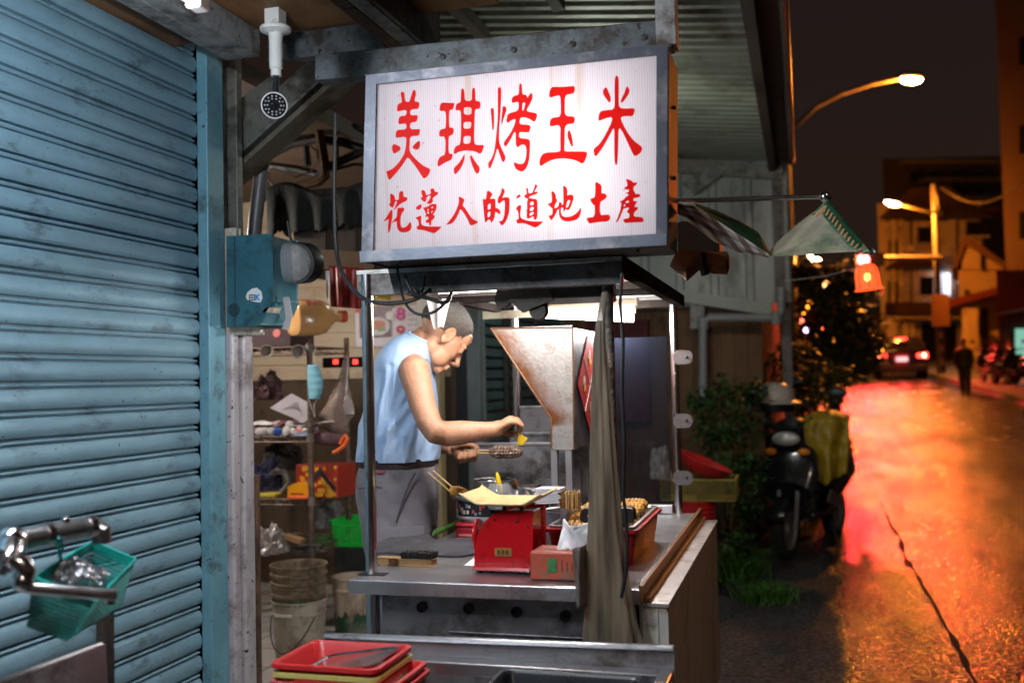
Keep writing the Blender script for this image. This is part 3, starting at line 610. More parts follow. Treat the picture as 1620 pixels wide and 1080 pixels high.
# translucent ribbed panel and lamps inside
def translucent(name, col, ribs=False, stains=False, back=.0, glow=0.):
    mt = bpy.data.materials.new(name); mt.use_nodes = True; t = mt.node_tree; t.nodes.remove(t.nodes['Principled BSDF']); L = t.links.new; out = t.nodes['Material Output']
    tr_ = t.nodes.new('ShaderNodeBsdfTranslucent'); df = t.nodes.new('ShaderNodeBsdfPrincipled'); df.inputs['Roughness'].default_value = .45; df.inputs['Specular IOR Level'].default_value = .12
    mx_ = t.nodes.new('ShaderNodeMixShader'); mx_.inputs[0].default_value = .25; L(tr_.outputs[0], mx_.inputs[1]); L(df.outputs[0], mx_.inputs[2]); L(mx_.outputs[0], out.inputs[0])
    co = t.nodes.new('ShaderNodeTexCoord'); rgb = t.nodes.new('ShaderNodeRGB'); rgb.outputs[0].default_value = (*col, 1); c = rgb.outputs[0]
    def mul(c, fac, colr):
        x = t.nodes.new('ShaderNodeMix'); x.data_type = 'RGBA'; x.blend_type = 'MULTIPLY'; L(fac, x.inputs['Factor']); L(c, x.inputs['A']); x.inputs['B'].default_value = (*colr, 1); return x.outputs['Result']
    if ribs:
        wv = t.nodes.new('ShaderNodeTexWave'); wv.bands_direction = 'X'; wv.inputs['Scale'].default_value = 50; L(co.outputs['Object'], wv.inputs[0])
        c = mul(c, wv.outputs['Fac'], (.80, .795, .81))
        bp = t.nodes.new('ShaderNodeBump'); bp.inputs['Strength'].default_value = .3; bp.inputs['Distance'].default_value = .002; L(wv.outputs['Fac'], bp.inputs['Height']); L(bp.outputs[0], df.inputs['Normal'])
    if stains:
        mp = t.nodes.new('ShaderNodeMapping'); mp.inputs['Scale'].default_value = (9, 1, .55); L(co.outputs['Object'], mp.inputs[0])
        n = t.nodes.new('ShaderNodeTexNoise'); n.inputs['Scale'].default_value = 2.2; n.inputs['Detail'].default_value = 4; L(mp.outputs[0], n.inputs[0])
        rp_ = t.nodes.new('ShaderNodeMapRange'); rp_.inputs['From Min'].default_value = .58; rp_.inputs['From Max'].default_value = .74; L(n.outputs['Fac'], rp_.inputs['Value'])
        c = mul(c, rp_.outputs[0], (.86, .74, .60))
        n2 = t.nodes.new('ShaderNodeTexNoise'); n2.inputs['Scale'].default_value = 90; n2.inputs['Detail'].default_value = 2; L(co.outputs['Object'], n2.inputs[0])
        rp2 = t.nodes.new('ShaderNodeMapRange'); rp2.inputs['From Min'].default_value = .70; rp2.inputs['From Max'].default_value = .74; L(n2.outputs['Fac'], rp2.inputs['Value'])
        c = mul(c, rp2.outputs[0], (.6, .5, .42))
    L(c, tr_.inputs['Color']); L(c, df.inputs['Base Color']); MAT[name] = mt; return mt
pan_m = translucent('translucent_white_panel', (.86, .80, .835), True, True)
let_m = translucent('translucent_red_film', (.80, .012, .008), False, False)
k = M(); k.add(I4, [(0, 1, 2, 3)]); pan = k.build('light_panel', pan_m, sg)
tubes = M(); z_mid = (I4[0].z + I4[3].z) / 2
xa, xb = I4[0].x, I4[1].x
for dz in (.17, -.12): k = M(); k.tube([V((xa + .06, YSG + .13, z_mid + dz)), V((xb - .06, YSG + .13, z_mid + dz))], .013, 10); k.build('inside_tube', emit('sign_tube_pink', (1.0, .92, .97), 1.8), sg)
k = M(); k.tube([V((xa + (xb - xa) * .66, YSG + .125, z_mid + .15)), V((xa + (xb - xa) * .66, YSG + .125, z_mid - .2))], .013, 10)
k.build('inside_tube', emit('sign_tube_glow', (1.0, .97, .97), 5.5), sg)

# ---------------------------------------------------------------- the characters on the sign (outlines in sign-plane coordinates)
CROP = {'A': (590, 120, 6.), 'B': (740, 100, 5.686), 'C': (830, 80, 5.4), 'D': (590, 280, 9.), 'E': (740, 280, 9.), 'F': (860, 270, 8.1)}
GL = [
('A', [[262,165,275,150,295,155,300,185,303,245,345,250,355,215,375,150,390,130,405,145,408,185,390,245,430,248,442,262,437,295,428,318,355,318,352,380,420,372,426,388,420,425,405,440,352,445,350,512,440,505,448,515,440,560,425,570,350,575,350,640,345,700,360,740,410,795,460,840,505,868,540,880,545,900,530,940,490,978,470,965,430,900,380,830,328,765,300,820,240,900,160,990,148,985,127,920,128,905,180,890,240,830,285,765,305,715,315,640,318,575,228,590,214,582,218,540,232,512,318,512,318,450,255,462,240,455,243,410,258,382,318,380,320,318,240,340,228,335,230,290,245,262,275,255,272,220],
 [182,665,195,648,225,655,262,675,262,700,235,720,203,742,188,725,180,695],[440,612,450,640,445,680,425,705,395,697,375,685,380,665,410,635]]),
('A', [[650,252,740,260,768,255,772,275,765,310,750,325,722,325,722,495,745,490,765,500,770,525,760,555,735,570,718,575,716,740,745,738,758,748,752,785,735,805,690,820,625,863,612,855,613,820,630,775,660,758,686,750,690,575,640,580,628,570,626,540,640,512,665,505,692,500,694,330,640,338,632,325,635,285],
 [838,130,850,118,865,130,870,180,872,240,940,240,938,180,942,125,957,112,970,125,972,180,972,240,1005,240,1022,255,1020,300,1005,318,968,315,965,400,962,500,960,645,990,658,1050,655,1055,670,1040,715,1020,745,985,725,940,712,880,710,820,720,776,745,766,735,770,695,790,665,825,655,832,620,836,500,835,400,833,325,790,332,782,315,790,270,812,258,833,250,834,190],
 [872,300,930,300,937,315,935,355,925,370,875,370,862,355,863,315],[868,440,925,437,935,450,930,490,915,502,870,503,860,490,860,455],[868,575,918,570,930,585,925,630,912,645,868,645,858,635,860,590],
 [865,745,872,752,868,800,850,850,815,905,785,937,770,925,766,890,775,865,810,835,845,785],[930,752,945,770,975,820,1010,865,1015,885,1005,920,988,932,970,915,945,860,922,790,922,760]]),
('B', [[208,410,222,400,236,415,238,500,235,595,226,608,220,595,213,500,206,430],
 [270,225,287,213,302,228,300,320,292,480,282,600,280,700,300,760,335,830,342,850,332,885,318,893,303,875,280,800,265,760,250,830,205,945,192,950,182,920,185,895,215,860,240,790,250,700,262,600,270,480,270,320],
 [315,392,330,385,348,402,348,430,330,480,308,545,303,555,300,545,305,480,312,410],
 [462,195,475,180,488,195,490,285,520,282,535,298,533,318,555,283,570,266,582,280,583,320,560,370,540,400,527,430,560,440,615,448,625,462,620,495,605,525,592,530,560,505,520,490,485,487,470,500,463,552,545,553,568,568,563,600,550,627,475,620,462,630,460,675,540,680,562,695,560,780,552,880,530,945,495,978,455,970,425,945,413,905,418,888,440,900,480,910,510,895,525,840,528,770,515,735,480,735,450,760,435,750,430,690,432,620,415,625,395,670,360,730,340,753,328,745,323,720,335,695,370,650,400,600,425,540,432,500,390,515,358,542,347,525,352,480,365,455,410,440,455,428,460,350,430,352,400,362,393,340,400,310,420,292,460,288],
 [492,355,520,355,510,400,499,430,490,425]]),
('C', [[225,318,245,310,330,312,410,303,428,308,430,335,425,360,410,372,345,378,343,470,343,560,415,562,430,575,428,610,415,627,345,632,342,740,340,850,345,862,430,862,525,862,535,875,530,910,510,955,492,970,450,945,400,930,330,922,260,928,200,948,145,988,130,985,124,960,130,920,150,885,185,872,260,868,298,862,305,850,304,740,306,632,225,652,212,640,215,605,230,578,265,570,308,565,308,470,306,385,270,388,220,405,208,395,212,355],
 [368,690,380,678,392,695,408,750,415,810,408,828,396,815,372,760,364,720]]),
('C', [[772,230,787,210,802,230,805,320,803,440,808,492,870,497,930,492,942,505,935,540,920,565,880,560,820,565,830,610,870,690,930,770,985,810,1005,830,1003,855,980,885,945,903,930,895,890,810,840,700,802,650,800,780,797,900,792,970,782,980,772,970,766,900,766,780,766,650,740,700,680,810,625,890,608,905,595,895,587,855,595,835,640,800,690,720,735,630,755,570,700,575,640,603,630,595,632,550,650,518,700,510,765,505,770,440,768,320],
 [670,345,680,322,695,315,705,325,725,375,738,410,732,440,722,445,705,425,680,390,670,370],[875,303,890,320,897,350,885,380,850,430,828,450,820,440,825,415,850,370,865,325]]),
('D', [[245,230,290,250,315,290,315,330,360,325,370,310,372,230,385,205,410,198,428,205,435,240,435,285,475,285,490,300,490,320,470,345,430,360,375,395,340,430,300,475,290,470,315,430,330,390,345,345,318,345,300,400,280,445,255,425,228,395,228,378,248,375,245,320],
 [245,480,270,462,278,490,275,560,265,640,250,740,225,800,215,795,215,700,225,600,200,610,155,635,150,628,195,570],
 [352,432,390,445,415,432,435,435,450,460,440,480,410,520,395,560,390,640,395,700,415,725,450,720,495,690,525,640,535,640,550,690,545,740,515,775,450,790,390,785,355,750,340,690,340,625,300,640,275,655,270,645,310,600,340,565,345,500]]),
('D', [[690,190,715,182,745,205,760,250,765,265,820,240,825,225,815,180,840,163,875,168,878,210,920,215,930,225,920,250,880,275,850,300,855,340,840,372,800,385,765,380,770,365,800,330,820,290,820,262,765,280,760,330,745,360,715,345,680,310,685,290,710,285,690,235],
 [690,392,695,410,685,445,660,468,625,465,605,440,620,425,655,395],
 [710,440,750,430,790,420,810,396,850,385,890,380,908,400,905,440,890,490,850,540,880,548,880,570,860,605,830,620,830,690,800,690,800,650,770,655,748,640,750,620,790,600,790,565,750,570,740,560,760,540,735,480],
 [770,462,792,452,797,475,778,485],[768,496,798,492,798,520,774,525],[828,430,855,418,855,440,832,450],[830,490,855,478,845,510,830,515],
 [640,565,680,548,692,560,685,620,690,680,730,696,790,705,970,705,975,712,930,760,880,800,850,800,780,775,700,752,640,750,628,740,620,705,655,690,650,640,640,605,610,590,608,580]]),
('D', [[1218,278,1235,280,1295,310,1303,330,1290,370,1275,405,1310,440,1360,520,1410,590,1460,620,1500,632,1490,650,1440,680,1395,690,1380,680,1340,590,1290,510,1245,450,1225,510,1180,600,1135,655,1080,675,1045,682,1045,675,1090,620,1150,540,1200,440,1220,370,1225,320]]),
('E', [[280,190,310,205,350,235,350,260,310,315,370,305,395,320,395,380,392,440,440,450,465,490,468,520,450,530,410,505,390,495,385,560,375,600,335,660,330,655,320,610,290,605,260,650,245,640,235,560,220,430,212,315,225,310,250,322,262,300,270,240],
 [285,395,325,375,325,440,322,455,295,465,285,460],[290,500,320,485,320,560,285,580,282,540],
 [480,155,510,165,528,200,520,235,490,300,520,290,570,285,595,305,595,400,590,500,565,590,520,670,488,692,470,680,445,635,450,625,490,625,515,570,525,480,530,400,525,330,490,345,460,375,435,378,425,345,430,300,455,260,475,220]]),
('E', [[828,155,855,155,862,190,865,235,920,225,935,180,955,120,962,100,985,115,995,130,975,170,945,215,985,205,1000,212,990,240,930,260,890,275,870,300,910,300,920,310,970,312,992,330,995,400,993,560,975,605,950,612,940,600,938,555,880,590,845,595,838,560,845,450,842,340,860,325,840,305,815,300,800,270,805,258,840,245,835,200],
 [885,365,935,345,940,395,890,410],[885,440,938,420,938,470,885,490],[885,510,938,495,938,530,880,560],
 [730,245,752,255,755,270,740,290,690,310,688,300,705,265],
 [715,410,740,400,760,405,760,440,748,500,750,580,790,600,850,622,930,632,1070,632,1072,642,1020,690,970,720,940,715,860,680,790,655,720,665,700,655,690,620,695,605,725,600,722,530,710,475,685,455,690,440]]),
('E', [[1195,198,1225,210,1255,250,1255,300,1275,325,1270,355,1240,400,1235,450,1250,440,1290,420,1300,355,1335,360,1340,400,1360,390,1358,250,1355,130,1365,118,1400,145,1420,175,1418,270,1440,250,1480,248,1510,275,1505,320,1480,400,1445,470,1425,475,1395,455,1370,500,1360,490,1355,430,1330,440,1325,500,1345,555,1390,570,1460,565,1530,530,1580,480,1605,435,1615,440,1612,500,1590,575,1540,615,1460,632,1380,632,1330,605,1300,550,1295,490,1298,450,1280,470,1250,540,1195,615,1185,612,1150,560,1155,550,1205,540,1210,450,1190,440,1140,390,1145,380,1180,370,1195,350,1200,290,1190,240],
 [1420,340,1455,325,1450,370,1425,430,1400,440,1405,400]]),
('F', [[662,140,690,150,735,180,745,205,740,300,770,290,800,302,810,325,800,355,760,380,722,405,722,570,780,565,835,560,855,590,850,625,825,652,740,655,650,665,600,680,575,668,555,630,552,605,590,600,655,590,655,440,635,440,608,400,598,365,610,355,655,345,662,250]]),
('F', [[1050,110,1085,110,1130,130,1150,155,1195,150,1200,165,1180,190,1155,205,1150,245,1170,280,1175,300,1220,298,1240,312,1235,335,1190,350,1150,355,1150,390,1185,390,1200,400,1180,430,1160,470,1195,465,1210,475,1200,505,1160,530,1155,590,1230,590,1265,600,1282,630,1275,660,1220,660,1100,665,1045,672,1025,650,1018,622,1040,618,1100,605,1100,550,1075,540,1065,520,1090,495,1095,470,1050,480,1020,490,1000,550,960,640,925,670,925,662,955,590,985,500,1000,410,975,405,975,395,1020,375,1060,330,1100,310,1050,290,1055,278,1085,280,1095,240,1060,245,1030,230,1035,220,1075,195,1070,150],
 [1050,400,1090,378,1095,410,1052,416],[1027,440,1044,427,1048,440,1030,468]]),
]
def flat_fill(polys, to3d):                      # filled outlines with holes -> vertices and faces
    cu = bpy.data.curves.new('tmp', 'CURVE'); cu.dimensions = '2D'; cu.fill_mode = 'FRONT'
    for pl_ in polys:
        s_ = cu.splines.new('POLY'); s_.points.add(len(pl_) - 1); s_.use_cyclic_u = True
        for q_, p_ in zip(s_.points, pl_): q_.co = (p_[0], p_[1], 0, 1)
    ob = bpy.data.objects.new('tmp', cu); COL.objects.link(ob)
    dg_ = bpy.context.evaluated_depsgraph_get(); me = bpy.data.meshes.new_from_object(ob.evaluated_get(dg_))
    vs = [to3d(v.co.x, v.co.y) for v in me.vertices]; fs = [tuple(f.vertices) for f in me.polygons]
    bpy.data.objects.remove(ob); bpy.data.curves.remove(cu); bpy.data.meshes.remove(me)
    return vs, fs
for crop, polys in GL:
    ox, oy, s_ = CROP[crop]; pp = []
    for pl_ in polys:
        pts = [onY(ox + pl_[i] / s_, oy + pl_[i + 1] / s_, YSG - .0016) for i in range(0, len(pl_), 2)]
        pts = chaikin(pts, 1 if crop in 'DEF' else 2); pp.append([(p_.x, p_.z) for p_ in pts])
    vs, fs = flat_fill(pp, lambda x, z: V((x, YSG - .0016, z)))
    k = M(); k.add(vs, fs); k.build('character', let_m, pan)

# ================================================================== THE VENDOR
def remeshed(k, voxel, smooth=3, disp=None, fac=.5):
    me = bpy.data.meshes.new('tmp'); me.from_pydata([tuple(p) for p in k.v], [], k.f); me.update()
    ob = bpy.data.objects.new('tmp', me); COL.objects.link(ob)
    md = ob.modifiers.new('r', 'REMESH'); md.mode = 'VOXEL'; md.voxel_size = voxel; md.use_smooth_shade = True
    if smooth: sm_ = ob.modifiers.new('s', 'SMOOTH'); sm_.iterations = smooth; sm_.factor = fac
    dg_ = bpy.context.evaluated_depsgraph_get(); m2 = bpy.data.meshes.new_from_object(ob.evaluated_get(dg_))
    o = M()
    nv = [v.normal.copy() for v in m2.vertices]
    vs = [v.co.copy() for v in m2.vertices]
    if disp: vs = [p + n_ * disp(p) for p, n_ in zip(vs, nv)]
    o.add(vs, [tuple(f.vertices) for f in m2.polygons], 0, True)
    bpy.data.objects.remove(ob); bpy.data.meshes.remove(me); bpy.data.meshes.remove(m2)
    return o
AF = R(12)
FW = V((math.cos(AF), math.sin(AF), 0)); LT = V((math.sin(AF), -math.cos(AF), 0)); UP = V((0, 0, 1))   # forward, his right (towards us), up
def sect(c, hd, hw, tilt=0., n=36, pw=2.3):
    f = FW * math.cos(tilt) - UP * math.sin(tilt); r = []
    for j in range(n):
        a = 2 * math.pi * j / n; x, y = math.cos(a), math.sin(a)
        x = abs(x) ** (2 / pw) * (1 if x > 0 else -1); y = abs(y) ** (2 / pw) * (1 if y > 0 else -1)
        r.append(c + f * x * hd + LT * y * hw)
    return r
DM = 3.68
man = thing('person', V((at(632, 730, DM).x, at(632, 730, DM).y, .1)), 'man in pale blue sleeveless shirt and grey trousers brushing sauce on corn', 'person')
skin = mat('tanned_skin', (.43, .215, .128), .46, 0, .16, 22, .3, 260, dirt=(.34, .13, .08), dsc=22, damt=.3, sss=.08)
body = M()
TORSO = [(632, 724, .120, .155, 0), (633, 690, .122, .158, 0), (634, 650, .114, .156, .05), (636, 612, .102, .16, .12), (641, 582, .092, .165, .22), (648, 562, .08, .16, .32), (657, 548, .062, .13, .42), (668, 540, .052, .07, .5)]
body.rings([sect(at(x, y, DM), hd, hw, t) for x, y, hd, hw, t in TORSO])
body.tube([at(655, 556, DM), at(676, 540, DM - .01), at(693, 534, DM - .01), at(705, 527, DM - .005)], [.066, .060, .058, .06], 20)
body.tube([at(660, 556, DM - .02), at(684, 560, DM - .02), at(697, 552, DM - .01)], [.04, .042, .045], 14)
# arms
def arm(pts): body.tube([at(a, b, c) for a, b, c, _ in pts], [r for *_, r in pts], 22)
arm([(648, 572, 3.56, .045), (655, 586, 3.51, .056), (661, 610, 3.475, .050), (669, 642, 3.45, .0445), (679, 668, 3.425, .043), (690, 683, 3.415, .043), (708, 686, 3.41, .043), (730, 684, 3.41, .041), (758, 682, 3.415, .033), (782, 679, 3.42, .027), (793, 676, 3.422, .027)])
arm([(652, 578, 3.80, .050), (656, 610, 3.87, .05), (660, 660, 3.89, .045), (666, 700, 3.875, .043), (690, 704, 3.82, .035), (708, 707, 3.77, .027), (718, 710, 3.745, .026)])
# right hand: knuckles up, fingers closing down on the brush handle
def fing(pts, r): body.tube([at(*p) for p in pts], r, 10); body.ball(at(*pts[-1]), r[-1] * .98, 8, 6)
body.rings([[at(x, y, d) + (UP * math.sin(t) * h + V((-.2, .98, 0)) * math.cos(t) * w_) for t in (2 * math.pi * j / 16 for j in range(16))] for x, y, d, h, w_ in ((786, 679, 3.42, .021, .027), (796, 673, 3.425, .023, .036), (806, 667, 3.43, .022, .042), (813, 664, 3.432, .015, .040))])
for i, (dd, ln) in enumerate(((3.396, .8), (3.418, .95), (3.441, 1.0), (3.463, .95))):
    yk = 664 + (2 if i == 0 else 0)
    fing([(808, yk + 1, dd), (817 + i * .6, yk - 1 + (3 if i == 0 else 0), dd), (825, yk + 7, dd + .002), (824 - (2 - i) * 1.2, yk + 15 * ln + 2, dd + (.012 if i < 2 else -.004))], [.0100, .0098, .0088, .0076])
fing([(795, 681, 3.455), (806, 687, 3.468), (815, 687, 3.462), (821, 683, 3.452)], [.014, .0115, .0105, .009])
# left hand: fist round the skewers
lh = at(722, 712, 3.73)
body.rings([[at(x, y, d) + (UP * math.sin(t) * h + V((-.3, .95, 0)) * math.cos(t) * w_) for t in (2 * math.pi * j / 16 for j in range(16))] for x, y, d, h, w_ in ((712, 708, 3.755, .026, .020), (722, 711, 3.745, .035, .022), (735, 714, 3.742, .038, .021), (746, 716, 3.742, .030, .017))])
for i in range(4):
    x0 = 727 + i * 8
    fing([(x0 + 3, 716 - i, 3.745), (x0 + 2, 729 - i * 1.5, 3.735), (x0 + 0, 731 - i * 1.6, 3.712), (x0 - 1, 724 - i * 1.4, 3.694), (x0 + 1, 717 - i * 1.0, 3.698)], [.0105, .0105, .0102, .0095, .0082])
fing([(718, 706, 3.73), (729, 701, 3.715), (743, 702, 3.708), (756, 708, 3.712)], [.017, .0135, .011, .0088])
# head
AH = R(40); PT = R(44)
hf0 = V((math.cos(AH), math.sin(AH), 0)); hf = hf0 * math.cos(PT) - UP * math.sin(PT); hu = UP * math.cos(PT) + hf0 * math.sin(PT); hl = hu.cross(hf)
H0 = at(699, 532, DM - .03)
HM = Matrix((hf, hl, hu)).transposed()
def hp_(x, y, z): return H0 + HM @ V((x, y, z))
hk = body
def eb(x, y, z, a, b, c, rx=0): hk.ball(hp_(x, y, z), (a, b, c), 18, 12, rot=HM @ Matrix.Rotation(rx, 3, 'Y'))
eb(-.012, 0, .040, .096, .074, .082); eb(.030, 0, -.005, .062, .062, .075); eb(.036, 0, -.060, .046, .050, .052); eb(.066, 0, -.098, .022, .026, .018)
eb(.060, 0, .045, .038, .056, .042); eb(-.005, 0, -.055, .045, .052, .045)
for s_ in (-1, 1):
    eb(.052, s_ * .030, -.026, .028, .027, .030); eb(.080, s_ * .028, .018, .013, .026, .010); eb(.079, s_ * .031, -.001, .013, .016, .010)
    eb(.034, s_ * .034, -.062, .036, .020, .040)
    c = hp_(-.004, s_ * .073, -.004); er = HM @ Matrix.Rotation(s_ * R(-22), 3, 'Z') @ Matrix.Rotation(R(12), 3, 'Y')
    hk.ball(c, (.018, .007, .030), 14, 8, rot=er)
    hk.tube([c + er @ V((.019 * math.cos(t) - .002, s_ * .006, .031 * math.sin(t) + .002)) for t in (R(-100 + 25 * i) for i in range(13))][::1], .0052, 8)
    hk.ball(c + er @ V((.002, s_ * .004, -.028)), (.009, .006, .010), 10, 6)
    eb(.098, s_ * .013, -.044, .010, .009, .008)
hk.tube([hp_(.088, 0, .012), hp_(.098, 0, -.012), hp_(.112, 0, -.036), hp_(.106, 0, -.044)], [.008, .009, .0125, .010], 12)
eb(.090, 0, -.066, .010, .022, .006); eb(.088, 0, -.078, .010, .019, .0065)
def fold_noise(p): return noise.noise(p * 60) * .0006
bo = remeshed(body, .0040, 5, fold_noise, .5)
bo.build('body', skin, man)
# eyes, brows, mouth line
ey = mat('dark_eye', (.015, .01, .008), .2); 
for s_ in (-1, 1):
    k = M(); k.tube([hp_(.0925, s_ * .019, -.004), hp_(.0955, s_ * .030, -.002), hp_(.088, s_ * .044, -.005)], [.0012, .0022, .0012], 8); k.build('eye', ey, man)
    k = M(); k.tube([hp_(.0965, s_ * .016, .017), hp_(.0955, s_ * .031, .022), hp_(.084, s_ * .048, .017)], [.0018, .003, .0014], 8); k.build('eyebrow', mat('grey_brow', (.04, .035, .03), .8, 0, .4, 60), man)
k = M(); k.tube([hp_(.089, .023, -.073), hp_(.0992, 0, -.0715), hp_(.089, -.023, -.073)], [.0012, .0018, .0012], 6); k.build('mouth', mat('lip_line', (.17, .055, .05), .5), man)
# hair: short, grey on the crown, shaved sides
hr = M()
def hairpt(u, v):
    a = 2 * math.pi * u; t = v * R(118)
    x, y, z = math.sin(t) * math.cos(a), math.sin(t) * math.sin(a), math.cos(t)
    p = V((x * .1035 - .012, y * .0805, z * .090 + .040))
    front = max(0, math.cos(a)); lim = R(118) - R(46) * front ** .8       # forehead line higher than the nape
    edge = max(0, (t - lim + .5) / .5); p = V((-.012, 0, .04)) + (p - V((-.012, 0, .04))) * (1.012 - .075 * min(1.6, edge) ** 1.5)
    q_ = hp_(*p); d = noise.noise(q_ * 130) * .0028 + noise.noise(q_ * 320) * .002
    return q_ + (q_ - hp_(-.012, 0, .04)).normalized() * d
hr.grid(hairpt, 64, 30, wrap=True)
def hair_mat():
    mt = mat('cropped_hair', (.075, .058, .05), .8, 0, .5, 120, .9, 300)
    t = mt.node_tree; b = t.nodes['Principled BSDF']; src = b.inputs['Base Color'].links[0].from_socket
    at_ = t.nodes.new('ShaderNodeAttribute'); at_.attribute_name = 'grey'; n = t.nodes.new('ShaderNodeTexNoise'); n.inputs['Scale'].default_value = 160; n.inputs['Detail'].default_value = 3
    co = t.nodes.new('ShaderNodeTexCoord'); t.links.new(co.outputs['Object'], n.inputs[0])
    mu = t.nodes.new('ShaderNodeMath'); mu.operation = 'MULTIPLY'; t.links.new(at_.outputs['Fac'], mu.inputs[0]); t.links.new(n.outputs['Fac'], mu.inputs[1])
    x = t.nodes.new('ShaderNodeMix'); x.data_type = 'RGBA'; t.links.new(mu.outputs[0], x.inputs['Factor']); t.links.new(src, x.inputs['A']); x.inputs['B'].default_value = (.34, .33, .31, 1)
    t.links.new(x.outputs['Result'], b.inputs['Base Color']); return mt
rs_ = random.Random(4); nv0 = len(hr.v); sv = []
for _ in range(5200):
    i = rs_.randrange(64); j = int(29 * rs_.random() ** .8); p = hr.v[j * 64 + i]; q = hr.v[j * 64 + (i + 1) % 64]; p = p + (q - p) * rs_.random()
    n_ = (p - hp_(-.012, 0, .035)).normalized(); d = (n_ + V((rs_.gauss(0, .35), rs_.gauss(0, .35), rs_.gauss(0, .35))) + hf * .35).normalized(); L_ = (.010 if j < 17 else .005) * (.6 + .8 * rs_.random()); s_ = frame(d)[0] * .0007
    hr.add([p - s_, p + s_, p + d * L_], [(0, 1, 2)]); sv.append(max(0, min(1, 1.35 - j / 30 * 1.7)) * (1 if rs_.random() < .55 else .2))
o = hr.build('hair', hair_mat(), man)
gv = []
for j in range(30):
    for i in range(64): gv.append(max(0, min(1, 1.35 - j / 30 * 1.7 - .30 * max(0, math.cos(2 * math.pi * i / 64)))))
for x in sv: gv += [x, x, x]
at_ = o.data.attributes.new('grey', 'FLOAT', 'POINT'); at_.data.foreach_set('value', gv)
# shirt
sh_m = mat('pale_blue_jersey', (.33, .46, .66), .8, 0, .06, 5, .15, 220)
def shirt_disp(p):
    a = noise.noise(V((p.x * 6, p.y * 6, p.z * 2.2 + p.x * 7))); b = noise.noise(V((p.x * 14 + p.z * 9, p.y * 12, p.z * 5))); c = noise.noise(V((p.x * 16, p.y * 16, p.z * 3)))
    fx = 0
    q = p - CAM; dq = q.dot(FWD); ux, uy = 810 + F * q.dot(RGT) / dq, 540 - F * q.dot(UPV) / dq
    for (ax, ay, bx, by, am, wd) in FOLDS:
        lx, ly = bx - ax, by - ay; ll = lx * lx + ly * ly; t_ = max(0, min(1, ((ux - ax) * lx + (uy - ay) * ly) / ll)); dx, dy = ux - ax - lx * t_, uy - ay - ly * t_
        sd = (lx * dy - ly * dx) / ll ** .5; dd = (dx * dx + dy * dy) ** .5; e = math.sin(math.pi * min(1, .15 + t_ * .85)) ** .6
        fx += am * e * (math.exp(-(dd / wd) ** 2) - .7 * math.exp(-(((sd - wd * 1.5) / wd) ** 2)) * (1 if 0 < t_ < 1 else .0))
    zz = max(0, min(1, (1.45 - p.z) / .35)); r1 = (1 - abs(noise.noise(V((p.x * 5 + p.y * 2, p.z * 2.6 - p.x * 6, 3)))) * 2.2); r2 = (1 - abs(noise.noise(V((p.x * 11 + 5, p.z * 3.2 + p.x * 4, p.y * 6)))) * 2.4)
    return (a * .014 + b * .008) * (.35 + .65 * zz) + c * .006 * zz + (max(0, r1) ** 2.5 * .017 + max(0, r2) ** 2.5 * .012) * (.25 + .75 * zz) - .006 + fx
FOLDS = [(652, 636, 598, 700, .011, 5), (662, 655, 622, 712, .010, 5), (645, 612, 612, 690, .009, 5), (612, 585, 600, 690, .008, 5), (626, 575, 618, 650, .007, 5), (676, 640, 664, 716, .009, 4.5), (690, 655, 684, 712, .007, 4), (604, 640, 592, 716, .008, 4), (640, 690, 636, 722, .009, 4), (655, 552, 684, 575, .006, 4)]
st = M()
SHR = [(632, 726, .142, .178, 0), (632, 714, .146, .182, 0), (633, 695, .147, .182, 0), (634, 672, .141, .178, .02), (635, 650, .132, .174, .05), (636, 630, .124, .174, .08), (637, 610, .117, .177, .12), (639, 594, .111, .182, .17), (642, 578, .105, .185, .24), (646, 566, .097, .182, .30), (651, 556, .088, .172, .36), (657, 548, .078, .152, .42), (663, 542, .068, .122, .46), (669, 538, .064, .092, .48)]
rg = [sect(at(x, y, DM), hd, hw, t, 64) for x, y, hd, hw, t in SHR]
st.rings(rg, cap=False)
me = st.v
# refine and displace
def refine(k, n_u, n_v):
    g = M(); base = rg
    def fn(u, v):
        f = v * (len(base) - 1); i = min(int(f), len(base) - 2); t = f - i; q = u * 64; j = int(q) % 64; s_ = q - int(q)
        pm, p0, p1, p2 = [base[max(0, min(len(base) - 1, i + d))] for d in (-1, 0, 1, 2)]
        def cr(a, b, c, d): return .5 * ((2 * b) + (c - a) * t + (2 * a - 5 * b + 4 * c - d) * t * t + (3 * b - a - 3 * c + d) * t ** 3)
        A = cr(pm[j], p0[j], p1[j], p2[j]); j2 = (j + 1) % 64; B = cr(pm[j2], p0[j2], p1[j2], p2[j2]); p = A * (1 - s_) + B * s_
        c = sum((base[i][x] for x in range(0, 64, 8)), V()) / 8; d = (p - c); d.z *= .3; d.normalize()
        return p + d * shirt_disp(p)
    g.grid(fn, n_u, n_v, wrap=True); return g
refine(st, 128, 70).build('shirt', sh_m, man, thick=.003)
k = M(); c = at(669, 538, DM); k.tube(sect(c + V((.0, 0, .003)), .065, .093, .48, 40), .0055, 8, closed=True); k.build('collar', sh_m, man)
